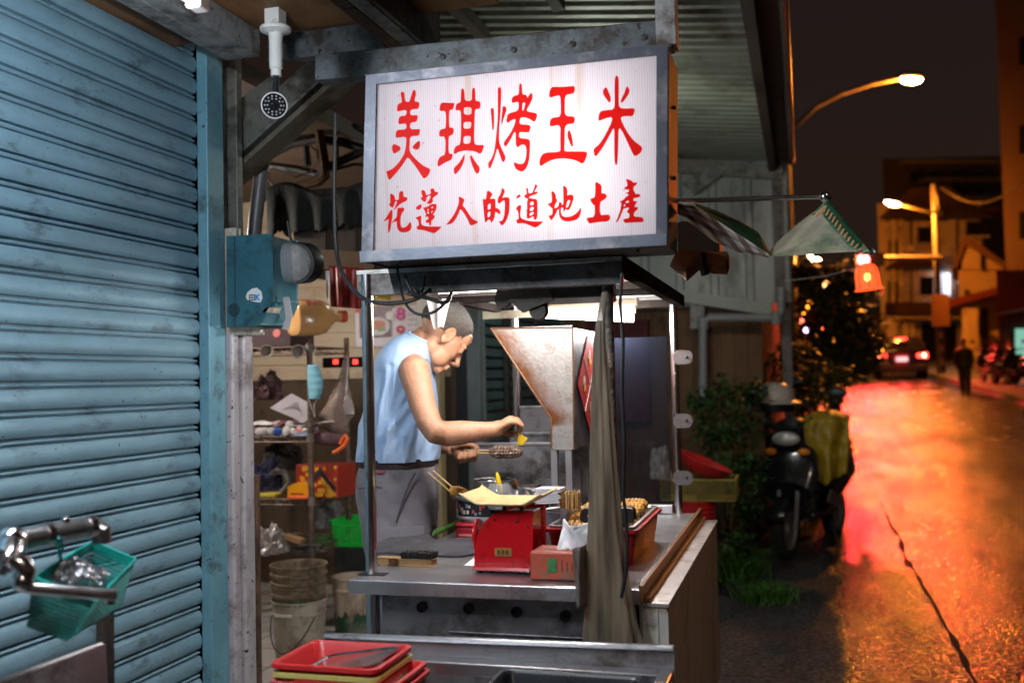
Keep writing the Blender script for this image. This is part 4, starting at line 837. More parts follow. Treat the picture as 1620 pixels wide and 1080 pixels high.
# trousers and belt
pt = M()
c0 = at(631, 728, DM); zb = c0.z
def legpt(side, z, dx, hd, hw): return sect(V((c0.x, c0.y, 0)) + FW * dx + LT * side * .088 + UP * z, hd, hw, 0, 30)
pt.rings([sect(V((c0.x, c0.y, zb)) + FW * dx - UP * dz, hd, hw, 0, 40) for dz, dx, hd, hw in ((-.012, 0, .132, .166), (.05, -.004, .142, .175), (.12, -.006, .148, .178), (.19, -.004, .140, .175), (.24, 0, .128, .168))])
for s_ in (-1, 1):
    pt.rings([legpt(s_, zb - dz, dx, hd, hw) for dz, dx, hd, hw in ((.14, .0, .125, .088), (.24, .004, .125, .092), (.40, .012, .108, .085), (.55, .014, .095, .08), (.75, 0, .086, .074), (zb - .14, -.01, .082, .07))])
def pants_disp(p):
    return noise.noise(V((p.x * 9, p.y * 9, p.z * 4))) * .012 + noise.noise(V((p.x * 22 + p.z * 14, p.y * 20, p.z * 12))) * .005
pm_ = mat('grey_twill', (.185, .170, .195), .8, 0, .1, 6, .15, 300, dirt=(.11, .10, .11), dsc=5, damt=.3)
pb = remeshed(pt, .009, 4, pants_disp); tr = pb.build('trousers', pm_, man)
k = M(); g = [V((c0.x, c0.y, 0)) + LT * .181 + FW * dx + UP * (zb - dz) for dx, dz in ((-.075, .225), (.115, .215), (.115, .265), (-.075, .278))]
k.prism(g, LT * .012); g2 = [p - UP * .052 + LT * -.003 for p in g]; k.prism([g[3] + LT * -.004, g[2] + LT * -.004, g[2] - UP * .16 + LT * -.006, g[3] - UP * .16 + LT * -.006], LT * .010); k.build('cargo_pocket', pm_, man, bevel=.004)
k = M(); k.tube([V((c0.x, c0.y, 0)) + LT * (.176 + .006 * math.sin(t * 3)) + FW * (.02 + .07 * t) + UP * (zb - .03 - .17 * (1 - t) ** 1.3) for t in (0, .2, .4, .6, .8, 1)], .0035, 6); k.tube([V((c0.x, c0.y, 0)) + LT * .172 + FW * dx + UP * (zb - .075 - abs(dx + .06) * .15) for dx in (-.11, -.06, -.01)], .0035, 6); k.build('pocket_seam', mat('dark_seam', (.07, .065, .075), .9), man)
k = M(); k.rings([sect(V((c0.x, c0.y, zb + dz)), .136 + e, .170 + e, 0, 48) for dz, e in ((-.016, 0), (-.016, .006), (.014, .006), (.014, 0))], cap=False); k.build('belt', mat('dark_leather', (.03, .018, .02), .4, 0, .3, 20), man)
k = M()
p = onY(602, 747, c0.y - .178); k.obox(p, (.032, .006, .010), Matrix.Rotation(R(-6), 3, 'Y') ); k.build('pocket_label', mat('dull_red_tab', (.20, .04, .05), .7), man, bevel=.002)
for s_ in (-1, 1):
    k = M(); c = V((c0.x, c0.y, .1)) + LT * s_ * .09 + FW * .04
    k.rings([[c + FW * (x * .14 * sc_) + LT * (y * .048 * sc_) + UP * z for x, y in ((math.cos(2 * math.pi * j / 20), math.sin(2 * math.pi * j / 20)) for j in range(20))] for z, sc_ in ((.001, .95), (.02, 1.0), (.045, .9), (.065, .6))]); k.build('shoe', black_rub, man)
# ---------------------------------------------------------------- what he holds
br = thing('sauce_brush', at(822, 690, 3.44), 'small yellow sauce brush held upright in the vendor\'s right hand', 'brush')
k = M(); k.tube([at(820, 672, 3.444), at(821.5, 684, 3.442), at(823, 692, 3.44)], [.006, .0065, .005], 10); k.build('handle', mat('orange_wood', (.45, .16, .04), .5), br)
k = M(); k.prism([at(x, y, 3.435) for x, y in ((821, 686), (832, 694), (826, 703), (819, 703))], (0, .012, 0)); k.build('bristle_head', mat('yellow_silicone', (.80, .52, .02), .4), br, bevel=.002)
def corn(k, a, b, r, rows=12, mi=0, tip=.55):        # cob with rows of kernels
    a, b = V(a), V(b); L_ = (b - a).length; d = (b - a) / L_; x, y, _ = frame(d); nk = int(L_ / (.011))
    def fn(u, v):
        ang = 2 * math.pi * u * 1.0; rr = r * (1 - (1 - tip) * max(0, (v - .65) / .35) ** 2) * (1 - .25 * max(0, (.1 - v) / .1))
        bump_ = abs(math.sin(ang * rows / 2)) ** .6 * abs(math.sin(math.pi * v * nk)) ** .6
        return a + d * v * L_ + (x * math.cos(ang) + y * math.sin(ang)) * (rr * (.84 + .18 * bump_) + noise.noise((a + d * v * L_) * 90 + x * ang) * .0008)
    k.grid(fn, rows * 4, nk * 4 + 1, mi, True, wrap=True)
    k.ball(a + d * .004, r * .7, 8, 5, mi); k.ball(b - d * .004, r * tip * .85, 8, 5, mi)
    return k
corn_y = mat('grilled_corn', (.62, .31, .055), .40, 0, .3, 60, .1, 90, dirt=(.12, .045, .015), dsc=45, damt=.55, coat=.3)
corn_d = mat('charred_corn', (.12, .06, .03), .35, 0, .5, 70, .2, 90, dirt=(.40, .36, .33), dsc=110, damt=.35, coat=.4)
hc = thing('grilled_corn', at(790, 715, 3.70), 'dark sauced corn cob on a twin skewer in the vendor\'s left hand', 'corn')
k = M(); corn(k, at(779, 715, 3.70), at(821, 714, 3.67), .0255, 12, 0, .9); k.build('cob', corn_d, hc)
k = M(); k.tube([at(735, 712, 3.712), at(784, 712, 3.70)], .0028, 6); k.tube([at(735, 715, 3.712), at(784, 717, 3.70)], .0028, 6); k.build('skewer', mat('bamboo', (.55, .36, .15), .6), hc)

# ================================================================== THINGS ON THE CART
Z0 = CZ + .0006
RX = Matrix.Rotation(R(90), 3, 'X')
def base(px, py): p = onZ(px, py, CZ); return V((p.x, p.y, Z0))
# scrubbing brush
a, b = base(600, 891), base(690, 894)
sb = thing('scrubbing_brush', (a + b) / 2, 'wooden scrubbing brush with black bristles lying bristles-up at the front of the counter', 'brush')
d = (b - a).normalized(); s = d.cross(UP); L_ = (b - a).length
k = M(); ol = [(0, .014), (.03, .016), (.32, .015), (.42, .024), (.55, .028), (.9, .028), (.97, .022), (1, .008), (1, -.008), (.97, -.022), (.9, -.028), (.55, -.028), (.42, -.024), (.32, -.015), (.03, -.016), (0, -.014)]
k.prism([a + d * L_ * t + s * w_ for t, w_ in ol], UP * .020); k.build('wood_back', wood, sb, bevel=.003)
k = M(); random.seed(3)
for i in range(13):
    for j in range(5):
        c = a + d * L_ * (.46 + .042 * i) + s * (-.02 + .01 * j) + UP * .0202; t = V((random.uniform(-.3, .3), random.uniform(-.3, .3), 1)).normalized()
        k.tube([c, c + t * .019], [.0034, .0048], 5)
k.build('bristles', mat('black_bristle', (.010, .010, .010), .8), sb)
# dark cloth
ct = M(); c = base(682, 868)
def clothfn(u, v):
    x = (u - .5) * .37; y = (v - .5) * .26; h = .018 + .016 * noise.noise(V((u * 3.1, v * 3.3, 1))) + .008 * noise.noise(V((u * 8, v * 7, 4))) + .012 * math.exp(-((u - .3) / .08) ** 2) * v
    e = min(u, 1 - u, v, 1 - v); h *= min(1, e * 9 + .12)
    return V((c.x + x * (.85 + .25 * math.sin(v * 3)) + .02 * noise.noise(V((v * 4, 0, 2))), c.y + y + .03 * noise.noise(V((u * 3, 5, 0))), Z0 + max(.001, h)))
ct.grid(clothfn, 44, 34); tag(ct.build('cloth', mat('charcoal_cloth', (.045, .042, .05), .9, 0, .2, 12, .3, 250), thick=.004), 'crumpled charcoal cloth spread behind the scrubbing brush', 'cloth')
k = M(); c = base(636, 876); k.tube([c + V((.014 * math.cos(t), .011 * math.sin(t), .005)) for t in (R(30 * i) for i in range(12))], .0028, 6, closed=True); tag(k.build('cord_loop', mat('green_cord', (.05, .35, .22), .6)), 'small loop of green cord at the corner of the charcoal cloth', 'cord')
# green husk
k = M(); a, b = base(686, 852), base(742, 838)
def husk(u, v):
    p = a * (1 - u) + b * u; w_ = .028 * math.sin(math.pi * min(1, u * .9 + .1)) ** .7; q_ = (v - .5) * 2
    return p + V((0, 1, 0)) * q_ * w_ + UP * (.012 + .022 * u + .014 * (1 - q_ * q_) + .003 * math.sin(q_ * 14))
k.grid(husk, 18, 12); tag(k.build('corn_husk', mat('green_husk', (.10, .22, .045), .55, 0, .3, 30, stretch=(1, 12, 1)), thick=.002), 'green corn husk lying beside the red tin', 'husk')
# red tin
c0_, c1_ = base(721, 853), base(775, 853)
rt = thing('red_tin', (c0_ + c1_) / 2, 'flat red biscuit tin under the glass-sided showcase', 'tin')
h = onY(721, 827, c0_.y).z - Z0
k = M(); k.box((c0_.x, c0_.y, Z0), (c1_.x + .04, c0_.y + .2, Z0 + h * .72)); k.build('tin_body', mat('red_enamel', (.34, .012, .02), .3, .1, .15, 9), rt, bevel=.005)
k = M(); k.box((c0_.x - .003, c0_.y - .003, Z0 + h * .73), (c1_.x + .043, c0_.y + .203, Z0 + h)); k.build('tin_lid', MAT['red_enamel'], rt, bevel=.006)
k = M(); k.box((c0_.x + .01, c0_.y - .0012, Z0 + h * .22), (c1_.x + .03, c0_.y - .0004, Z0 + h * .34)); k.build('printed_line', mat('dull_pink_print', (.5, .24, .22), .5), rt)
k = M(); a, b = base(722, 856), base(772, 857); k.tube([a + UP * .006, b + UP * .006], .005, 8); tag(k.build('pen', mat('blue_white_plastic', (.20, .28, .62), .3)), 'blue and white pen in front of the red tin', 'pen')
# showcase
sc0 = onY(713, 827, c0_.y + .01); zt_ = Z0 + h
shc = thing('showcase', V((sc0.x + .15, c0_.y + .1, zt_)), 'oval steel warming case with a reflecting glass side on top of the red tin', 'warming case')
def oval(cx, cy, rx, ry, z, n=40, p=3.2):
    return [V((cx + rx * abs(math.cos(t)) ** (2 / p) * (1 if math.cos(t) > 0 else -1), cy + ry * abs(math.sin(t)) ** (2 / p) * (1 if math.sin(t) > 0 else -1), z)) for t in (2 * math.pi * i / n for i in range(n))]
ox_, oy_, orx, ory = sc0.x + .165, c0_.y + .13, .17, .125
k = M(); k.rings([oval(ox_, oy_, orx * .93, ory * .93, zt_ + .001), oval(ox_, oy_, orx, ory, zt_ + .012), oval(ox_, oy_, orx, ory, zt_ + .02)]); k.build('case_base', mat('pale_grey_plastic', (.42, .42, .44), .35, .1, .1, 9), shc)
k = M(); k.rings([oval(ox_, oy_, orx * .97, ory * .97, zt_ + .02), oval(ox_, oy_, orx * .97, ory * .97, zt_ + .072)], cap=False); k.build('glass_side', mat('dark_glass', (.02, .02, .025), .05, 0, .1, 5, rvar=.02), shc)
k = M(); random.seed(5)
for i in range(46):
    t = R(-175 + random.random() * 120); x = abs(math.cos(t)) ** (2 / 3.2) * (1 if math.cos(t) > 0 else -1); y = -abs(math.sin(t)) ** (2 / 3.2)
    c = V((ox_ + orx * .975 * x, oy_ + ory * .975 * y, zt_ + .03 + random.random() * .03)); k.box(c - V((.004, .0012, .005 + .006 * random.random())), c + V((.004, .0012, .004)), i % 3)
k.build('painted_reflections', [mat('reflection_red', (.35, .05, .05), .4), mat('reflection_cream', (.5, .42, .36), .4), mat('reflection_grey', (.16, .17, .2), .4)], shc)  # coloured flecks set on the glass as painted reflections
k = M(); k.rings([oval(ox_, oy_, orx, ory, zt_ + .072), oval(ox_, oy_, orx * 1.03, ory * 1.03, zt_ + .080), oval(ox_, oy_, orx * 1.0, ory * 1.0, zt_ + .088), oval(ox_, oy_, orx * .9, ory * .9, zt_ + .086), oval(ox_, oy_, orx * .86, ory * .86, zt_ + .070)]); k.build('case_rim', steel, shc)
# corn on skewers lying on it
ck = thing('skewered_corn', at(750, 785, 3.12), 'golden grilled corn cob on two long bamboo skewers resting on the warming case', 'corn')
A_, B_ = onY(716, 776, oy_ - .04), onY(766, 799, oy_ - .05)
dd = (B_ - A_).normalized()
k = M(); corn(k, A_, B_ + dd * .015, .026, 12, 0, .55); k.build('cob', corn_y, ck)
k = M(); k.tube([onY(676, 746, oy_ - .06), A_ + V((0, -.01, -.006))], .0028, 6); k.tube([onY(684, 743, oy_ - .03), A_ + V((0, .01, .008))], .0028, 6); k.build('skewer', MAT['bamboo'], ck)
# platform scale
sc = thing('kitchen_scale', base(806, 900), 'bright red mechanical kitchen scale with a cream weighing pan', 'scale')
red_en = mat('scale_red_enamel', (.52, .008, .014), .22, 0, .1, 6, dirt=(.16, .01, .01), dsc=14, damt=.2, coat=.5)
yf = base(748, 906).y
fp_ = [onY(x, y, yf) for x, y in ((754, 898), (754, 872), (758, 850), (768, 830), (780, 818), (795, 812), (838, 812), (838, 900))]
zb_ = Z0 + .014; dep_ = .15
k = M(); k.prism([V((p.x, yf + .004, max(p.z, zb_))) for p in fp_], (0, dep_, 0)); k.build('housing', red_en, sc, bevel=.008)
k = M(); x0, x1 = onY(746, 900, yf).x, onY(838, 900, yf).x + .004
k.box((x0, yf - .006, Z0 + .006), (x1 + .002, yf + dep_ + .012, zb_ + .004)); k.build('plinth', red_en, sc, bevel=.006)
for x in (x0 + .02, x1 - .02):
    for y in (yf + .015, yf + dep_ - .01): k = M(); k.lathe([(0, 0), (.010, 0), (.010, .0065), (0, .0065)], (x, y, Z0), 10); k.build('rubber_foot', black_rub, sc)
k = M(); cdx = onY(780, 862, yf).x; k.lathe([(0, 0), (.045, 0), (.050, .005), (.050, .010), (.046, .012)], (x0 + .002, yf + dep_ * .55, onY(780, 855, yf).z), 30, Matrix.Rotation(R(-90), 3, 'Y')); k.build('dial_rim', red_en, sc)
k = M(); p = onY(796, 873, yf + .002); k.obox(p + V((0, 0, 0)), (.049, .003, .023), Matrix.Identity(3)); pl_ = k.build('maker_plate', mat('brass_plate', (.42, .22, .06), .45, .6, .3, 60), sc)
k = M()
for i in range(3): k.box((p.x - .016 + .012 * i, p.y - .0026, p.z - .006), (p.x - .008 + .012 * i, p.y - .0018, p.z + .006))
k.build('plate_lettering', mat('dark_engraving', (.09, .04, .02), .6), pl_)
for px, py in ((783, 821), (818, 824), (835, 833)):
    k = M(); k.ball(onY(px, py, yf + .001), (.004, .003, .004), 8, 5); k.build('screw', black_rub, sc)
for px in (799, 826):
    a = onY(px, 816, yf + .07); k = M(); k.box((a.x - .005, a.y - .008, fp_[5].z - .004), (a.x + .005, a.y + .008, onY(px, 794, yf + .07).z)); k.build('pan_support', black_pl, sc)
zp = onY(806, 794, yf + .06).z
k = M()
def panfn(u, v):
    x = (u - .5) * 2; y = (v - .5) * 2; e = .035 * max(0, abs(x) - .62) / .38; e = .030 * max(0, (abs(x) - .55) / .45) ** 1.2
    return V((onY(806, 794, yf + .06).x + x * .118, yf + .065 + y * .105, zp + e + .012 * x * 0 + .006 * max(0, abs(y) - .8) / .2))
k.grid(panfn, 30, 16); o = k.build('weighing_pan', mat('cream_enamel', (.66, .50, .24), .32, 0, .07, 8, dirt=(.35, .22, .1), dsc=10, damt=.2), sc, thick=.004)
# white paper under the scale, red tissue box with napkin
k = M(); c = base(742, 893); k.add([c + V(p) for p in ((-.01, -.02, .001), (.05, -.03, .001), (.06, .05, .0015), (.0, .055, .012))], [(0, 1, 2, 3)]); tag(k.build('paper_slip', paper, thick=.0008), 'slip of white paper poking out from under the red scale', 'paper')
tb0 = base(839, 917); tb1 = onY(938, 917, tb0.y)
tbx = thing('tissue_box', V(((tb0.x + tb1.x) / 2, tb0.y + .06, Z0)), 'worn orange-red tissue box with a green printed square', 'tissue box')
ht = onY(839, 872, tb0.y).z - Z0
k = M(); k.box((tb0.x, tb0.y, Z0), (tb1.x + .025, tb0.y + .115, Z0 + ht)); k.build('carton', mat('scuffed_red_card', (.50, .10, .06), .5, 0, .2, 6, .05, 40, dirt=(.20, .14, .10), dsc=7, damt=.38, stretch=(1, 1, 2)), tbx, bevel=.005)
k = M(); p = onY(874, 893, tb0.y); k.box((p.x - .013, tb0.y - .0016, p.z - .020), (p.x + .012, tb0.y - .0006, p.z + .018)); k.build('printed_leaf', mat('printed_green', (.05, .22, .08), .6, 0, .4, 60), tbx)
k = M(); 
for i in range(5):
    p = onY(889 + i * 8, 893, tb0.y); k.box((p.x - .001, tb0.y - .0016, p.z - .017), (p.x + .0012, tb0.y - .0006, p.z + .013 - .004 * (i % 3)))
k.box((tb0.x + .03, tb0.y + .03, Z0 + ht), (tb0.x + .1, tb0.y + .05, Z0 + ht + .001)); k.build('printed_text', mat('dark_print', (.10, .07, .05), .6), tbx)
k = M(); cn = V((onY(908, 860, tb0.y).x, tb0.y + .03, Z0 + ht))
def tis(u, v):
    x = (u - .5) * .105; return V((cn.x + x * (1 - .15 * v) + .008 * noise.noise(V((v * 3, u * 2, 1))), cn.y + .028 * math.sin(u * 7 + v * 2) * (.3 + v) + .02 * v, cn.z + .001 + v * .078 * (1 - .15 * math.sin(u * 3.1)) + .006 * noise.noise(V((u * 6, v * 5, 9)))))
k.grid(tis, 24, 16); tag(k.build('napkin', mat('soft_tissue', (.82, .82, .84), .8, 0, .03, 9), thick=.0012), 'white tissue pulled up out of the red tissue box', 'tissue')
# red tray full of corn
ty0 = base(882, 898).y + .02
t0 = onY(860, 850, ty0); t1 = onY(1008, 838, ty0)
ry0 = base(995, 897).y
tr0 = V((base(868, 890).x, ry0, Z0)); tr1 = base(1012, 893)
trz = onY(990, 838, ry0).z
trx0, trx1 = onY(862, 846, ry0).x, onY(1006, 838, ry0).x
try1 = onX(1048, 812, trx1 + .006).y
ctn = thing('corn_tray', V(((trx0 + trx1) / 2, (ry0 + try1) / 2, Z0)), 'deep red plastic tray with a steel liner full of grilled corn', 'tray')
def tray(k, x0, x1, y0, y1, z0, z1, th=.004, taper=.018, mi=0):
    def rect(i, z, e=0): return [V((x, y, z)) for x, y in chaikin([V((x0 + i, y0 + i, 0)), V((x1 - i, y0 + i, 0)), V((x1 - i, y1 - i, 0)), V((x0 + i, y1 - i, 0))], 2) and [(p.x, p.y) for p in roundrect(x0 + i, x1 - i, y0 + i, y1 - i, .02)]]
    R_ = lambda i, z: [V((p.x, p.y, z)) for p in roundrect(x0 + i, x1 - i, y0 + i, y1 - i, .022)]
    k.rings([R_(taper, z0), R_(.004, z1 - .012), R_(-.006, z1 - .010), R_(-.006, z1 - .001), R_(.003, z1), R_(.008, z1 - .006), R_(taper + th, z0 + th)], mi); return k
def roundrect(x0, x1, y0, y1, r, n=5):
    p = []
    for cx, cy, a0 in ((x1 - r, y1 - r, 0), (x0 + r, y1 - r, 90), (x0 + r, y0 + r, 180), (x1 - r, y0 + r, 270)):
        p += [V((cx + r * math.cos(R(a0 + 90 * i / n)), cy + r * math.sin(R(a0 + 90 * i / n)), 0)) for i in range(n + 1)]
    return p
k = M(); tray(k, trx0, trx1, ry0, try1, Z0, trz); k.build('tray_body', mat('dark_red_plastic', (.30, .012, .016), .5, 0, .15, 6, dirt=(.10, .02, .015), dsc=8, damt=.3, spec=.25), ctn)
k = M(); tray(k, trx0 + .012, trx1 - .012, ry0 + .012, try1 - .012, Z0 + .03, trz + .008, .003, .01); k.build('steel_liner', steel, ctn)
random.seed(11)
nc = 0
for layer, (n_, zz) in enumerate(((6, .028), (5, .052))):
    for i in range(n_):
        yy = ry0 + .055 + (try1 - ry0 - .10) * i / (n_ - 1 + layer * .0) if n_ > 1 else 0
        for hx in (0, 1):
            xm = (trx0 + trx1) / 2; x0_ = trx0 + .035 if hx == 0 else xm + .006; x1_ = xm - .006 if hx == 0 else trx1 - .035
            k = M(); j = random.uniform(-.012, .012); zc = trz - .012 + (zz - .028)
            if layer and hx == 0 and i < 1: continue
            corn(k, V((x0_ + random.uniform(0, .014), yy + j, zc + random.uniform(-.003, .003))), V((x1_ - random.uniform(0, .014), yy - j, zc + random.uniform(-.003, .003))), .0225, 10, 0, .75)
            o = tag(k.build('corn_cob', corn_y), 'grilled corn cob piled in the deep red tray', 'corn', 'corn cobs in the red tray'); nc += 1
# black clip-on box with round studs on the corn
bx = thing('black_box', V((onY(960, 812, ry0 + .02).x, ry0 + .02, trz + .02)), 'black plastic block with round pegs lying on the corn by the curtain', 'plastic block')
a, b = onY(919, 806, ry0 - .01), onY(1001, 829, ry0 - .01)
k = M(); k.prism(chaikin([V((a.x, 0, b.z)), V((a.x, 0, a.z - .004)), V((a.x + .012, 0, a.z)), V((b.x - .012, 0, a.z + .004)), V((b.x, 0, a.z)), V((b.x, 0, b.z))], 1) and [V((p.x, ry0 - .012, p.z)) for p in chaikin([V((a.x, 0, b.z)), V((a.x, 0, a.z - .004)), V((a.x + .012, 0, a.z)), V((b.x - .012, 0, a.z + .004)), V((b.x, 0, a.z)), V((b.x, 0, b.z))], 1)], (0, .05, 0)); k.build('block', black_pl, bx, bevel=.003)
k = M(); k.lathe([(0, -.002), (.004, -.002), (.004, .002), (0, .002)], onY(931, 816, ry0 - .014), 10, RX); k.build('eyelet', steel, bx)
for px in (951, 976):
    c = onY(px, 800, ry0 + .012); k = M(); k.lathe([(0, 0), (.009, 0), (.009, .014), (.006, .016), (0, .016)], (c.x, c.y, a.z + .002), 12); k.build('peg', black_pl, bx)
# pots and cups behind the scale
def pot(name, px, pyrim, rpx, y, htm, m_, label, cat, handle=False, extra=None):
    c = onY(px, pyrim, y); r = rpx * (c - CAM).length / F
    t = thing(name, V((c.x, y, Z0)), label, cat)
    z0_ = max(Z0, c.z - htm)
    k = M(); k.lathe([(0, z0_), (r * .9, z0_), (r * .96, z0_ + .008), (r * .97, c.z - .006), (r * 1.04, c.z - .002), (r * 1.03, c.z), (r * .94, c.z - .004), (r * .93, z0_ + .006), (0, z0_ + .006)], (c.x, y, 0), 36); k.build('body', m_, t)
    return t, c, r, z0_
t1_, c1c, r1, _ = pot('sauce_pot', 781, 757, 31, 3.50, .3, steel_pipe, 'tall stainless steel sauce pot under the corn being brushed', 'pot')
k = M(); k.lathe([(0, c1c.z - .03), (r1 * .92, c1c.z - .03)], (c1c.x, 3.50, 0), 30); k.build('sauce', mat('dark_sauce', (.035, .012, .006), .12), t1_)
t2_, c2c, r2, _ = pot('small_pot', 840, 768, 21, 3.40, .12, steel_pipe, 'small stainless pot with a wooden ladle behind the scale pan', 'pot')
k = M(); k.tube([V((c2c.x - .02, 3.40, c2c.z - .05)), onY(813, 757, 3.38)], .0065, 8); tag(k.build('ladle_handle', mat('dark_wood', (.18, .07, .03), .5)), 'brown wooden ladle handle leaning out of the small pot', 'ladle')
jar = thing('sauce_jar', onY(790, 800, 3.30), 'clear round jar with a yellow brush behind the scale pan', 'jar')
cj = onY(790, 778, 3.30); k = M(); k.lathe([(0, -.06), (.04, -.055), (.048, -.02), (.046, .012), (.036, .026), (.034, .032), (.031, .032), (.033, .024), (.043, .010), (.045, -.02), (.037, -.05), (0, -.052)], cj, 28); k.build('glass', mat('clear_jar', (.8, .8, .8), .08, 0, .02, 5, trans=.8, rvar=.02), jar)
yb_ = thing('basting_brush', onY(790, 790, 3.29), 'yellow silicone basting brush standing in the clear jar', 'brush')
k = M(); k.tube([onY(793, 785, 3.30), onY(791, 772, 3.295), onY(788, 757, 3.29), onY(786, 747, 3.29)], [.0075, .0085, .0085, .004], 10); k.build('yellow_handle', mat('bright_yellow_plastic', (.80, .50, .01), .35), yb_)
cup, cc, rc, _ = pot('skewer_cup', 902, 803, 17, 3.05, .1, steel, 'steel cup packed with bamboo skewers beside the napkins', 'cup')
k = M(); random.seed(8)
for i in range(60):
    a_ = random.random() * 6.28; q_ = math.sqrt(random.random()) * rc * .82; p = V((cc.x + q_ * math.cos(a_), 3.05 + q_ * math.sin(a_), cc.z - .05)); k.tube([p, p + V((q_ * math.cos(a_) * .16, q_ * math.sin(a_) * .16, .092 + random.random() * .012))], .0026, 5)
sk = k.build('skewer_bundle', MAT['bamboo']); tag(sk, 'bundle of bamboo skewers standing in the steel cup', 'skewers')
big, bc, rb_, _ = pot('steel_canister', 897, 805, 36, 3.16, .16, steel_dull, 'squat steel canister beneath the folded napkins', 'canister')
npk = thing('napkin_stack', V((onY(866, 798, 3.02).x, 3.02, bc.z)), 'stack of folded white napkins beside the skewer cup', 'napkins')
k = M(); p0_, p1_ = onY(846, 797, 3.0), onY(884, 773, 3.0); 
for i in range(7):
    t = i / 7; k.obox(V(((p0_.x + p1_.x) / 2 - .004 * math.sin(i * 2), 3.04, p0_.z + (p1_.z - p0_.z) * (t + .07))), (abs(p1_.x - p0_.x), .07, .0052), Matrix.Rotation(R(-6 + i), 3, 'Y') @ Matrix.Rotation(R(3 * math.sin(i * 3)), 3, 'Z'))
k.build('folded_sheets', mat('napkin_white', (.76, .77, .80), .8, 0, .04, 9), npk)
# plastic sheet curtain tied round the front post
cu = M()
CP = [(957, 462, 4), (951, 500, 6), (949, 540, 9), (950, 600, 13), (951, 660, 16), (952, 720, 19), (955, 780, 22), (957, 840, 25), (959, 880, 29), (961, 920, 33), (964, 960, 38), (967, 1000, 43), (968, 1024, 46)]
yc_ = 2.545
def curt(u, v):
    f = v * (len(CP) - 1); i = min(int(f), len(CP) - 2); t = f - i
    x = CP[i][0] * (1 - t) + CP[i + 1][0] * t; y = CP[i][1] * (1 - t) + CP[i + 1][1] * t; w_ = CP[i][2] * (1 - t) + CP[i + 1][2] * t
    c = onY(x, y, yc_); r = w_ * 2.55 / F; a = 2 * math.pi * u
    fold = 1 + .13 * math.sin(a * 7 + v * 1.5) + .08 * math.sin(a * 11 - v * 2) + .16 * noise.noise(V((math.cos(a) * 1.4, math.sin(a) * 1.4, v * 4)))
    return c + V((r * math.cos(a) * fold, r * .38 * math.sin(a) * fold * (.7 + .3 * (1 - v)), 0))
cu.grid(curt, 110, 60, wrap=True)
cm = bpy.data.materials.new('cloudy_plastic'); cm.use_nodes = True; t = cm.node_tree; b = t.nodes['Principled BSDF']
co = t.nodes.new('ShaderNodeTexCoord'); mp = t.nodes.new('ShaderNodeMapping'); mp.inputs['Scale'].default_value = (14, 14, 1.2); n = t.nodes.new('ShaderNodeTexNoise'); n.inputs['Scale'].default_value = 3; n.inputs['Detail'].default_value = 7
r = t.nodes.new('ShaderNodeValToRGB'); r.color_ramp.elements[0].position = .35; r.color_ramp.elements[0].color = (.10, .082, .062, 1); r.color_ramp.elements[1].position = .65; r.color_ramp.elements[1].color = (.34, .28, .20, 1)
t.links.new(co.outputs['Object'], mp.inputs[0]); t.links.new(mp.outputs[0], n.inputs[0]); t.links.new(n.outputs['Fac'], r.inputs[0]); t.links.new(r.outputs[0], b.inputs['Base Color'])
b.inputs['Roughness'].default_value = .38; b.inputs['Alpha'].default_value = .80
tl_ = t.nodes.new('ShaderNodeBsdfTranslucent'); t.links.new(r.outputs[0], tl_.inputs[0]); mx_ = t.nodes.new('ShaderNodeMixShader'); mx_.inputs[0].default_value = .35
t.links.new(b.outputs[0], mx_.inputs[1]); t.links.new(tl_.outputs[0], mx_.inputs[2]); t.links.new(mx_.outputs[0], t.nodes['Material Output'].inputs[0])
tag(cu.build('plastic_curtain', cm), 'cloudy plastic curtain gathered and tied along the front right post of the cart', 'curtain')
fl2 = M()
def flap(u, v): 
    p = onY(905 + 28 * u + 6 * v, 868 + 30 * u * (1 - v) * -.3 + 92 * v, 2.53 - .02 * math.sin(u * 5)); return p + V((0, .012 * math.sin(u * 9 + v * 3), 0))
fl2.grid(flap, 16, 16); tag(fl2.build('plastic_flap', mat('torn_grey_plastic', (.13, .11, .095), .4, 0, .3, 14, alpha=.9), thick=.001), 'torn grey end of the plastic curtain hanging over the counter edge', 'curtain')
k = M(); P = [onY(x, y, 2.515) for x, y in ((984, 432), (981, 480), (986, 540), (984, 620), (988, 700), (986, 780), (993, 850), (991, 905), (983, 945))]; k.tube(P, .0045, 8); tag(k.build('hanging_cable', black_rub), 'thin black cable hanging down in front of the plastic curtain', 'cable')
# loose black cables under the sign
def cable(name, pts, r, label, y=None): 
    P = [onY(a, b, c) for a, b, c in pts]; Q = []
    for i in range(len(P) - 1):
        p0, p1, p2, p3 = P[max(0, i - 1)], P[i], P[i + 1], P[min(len(P) - 1, i + 2)]
        for t in (0, .25, .5, .75): Q.append(.5 * ((2 * p1) + (p2 - p0) * t + (2 * p0 - 5 * p1 + 4 * p2 - p3) * t * t + (3 * p1 - p0 - 3 * p2 + p3) * t ** 3))
    Q.append(P[-1]); k = M(); k.tube(Q, r, 8); return tag(k.build(name, black_rub), label, 'cable')
cable('power_cable', [(531, 180, 2.75), (529, 300, 2.72), (532, 395, 2.68), (545, 438, 2.63), (575, 472, 2.6), (620, 480, 2.6), (665, 470, 2.62), (690, 448, 2.7), (700, 432, 2.74)], .0062, 'thick black cable looping from behind the sign across the front left post')
cable('power_cable', [(628, 418, 2.6), (632, 450, 2.6), (645, 485, 2.61), (668, 498, 2.62), (695, 488, 2.64), (715, 462, 2.7), (722, 438, 2.74)], .0042, 'black cable hanging in a low loop in front of the calendar')
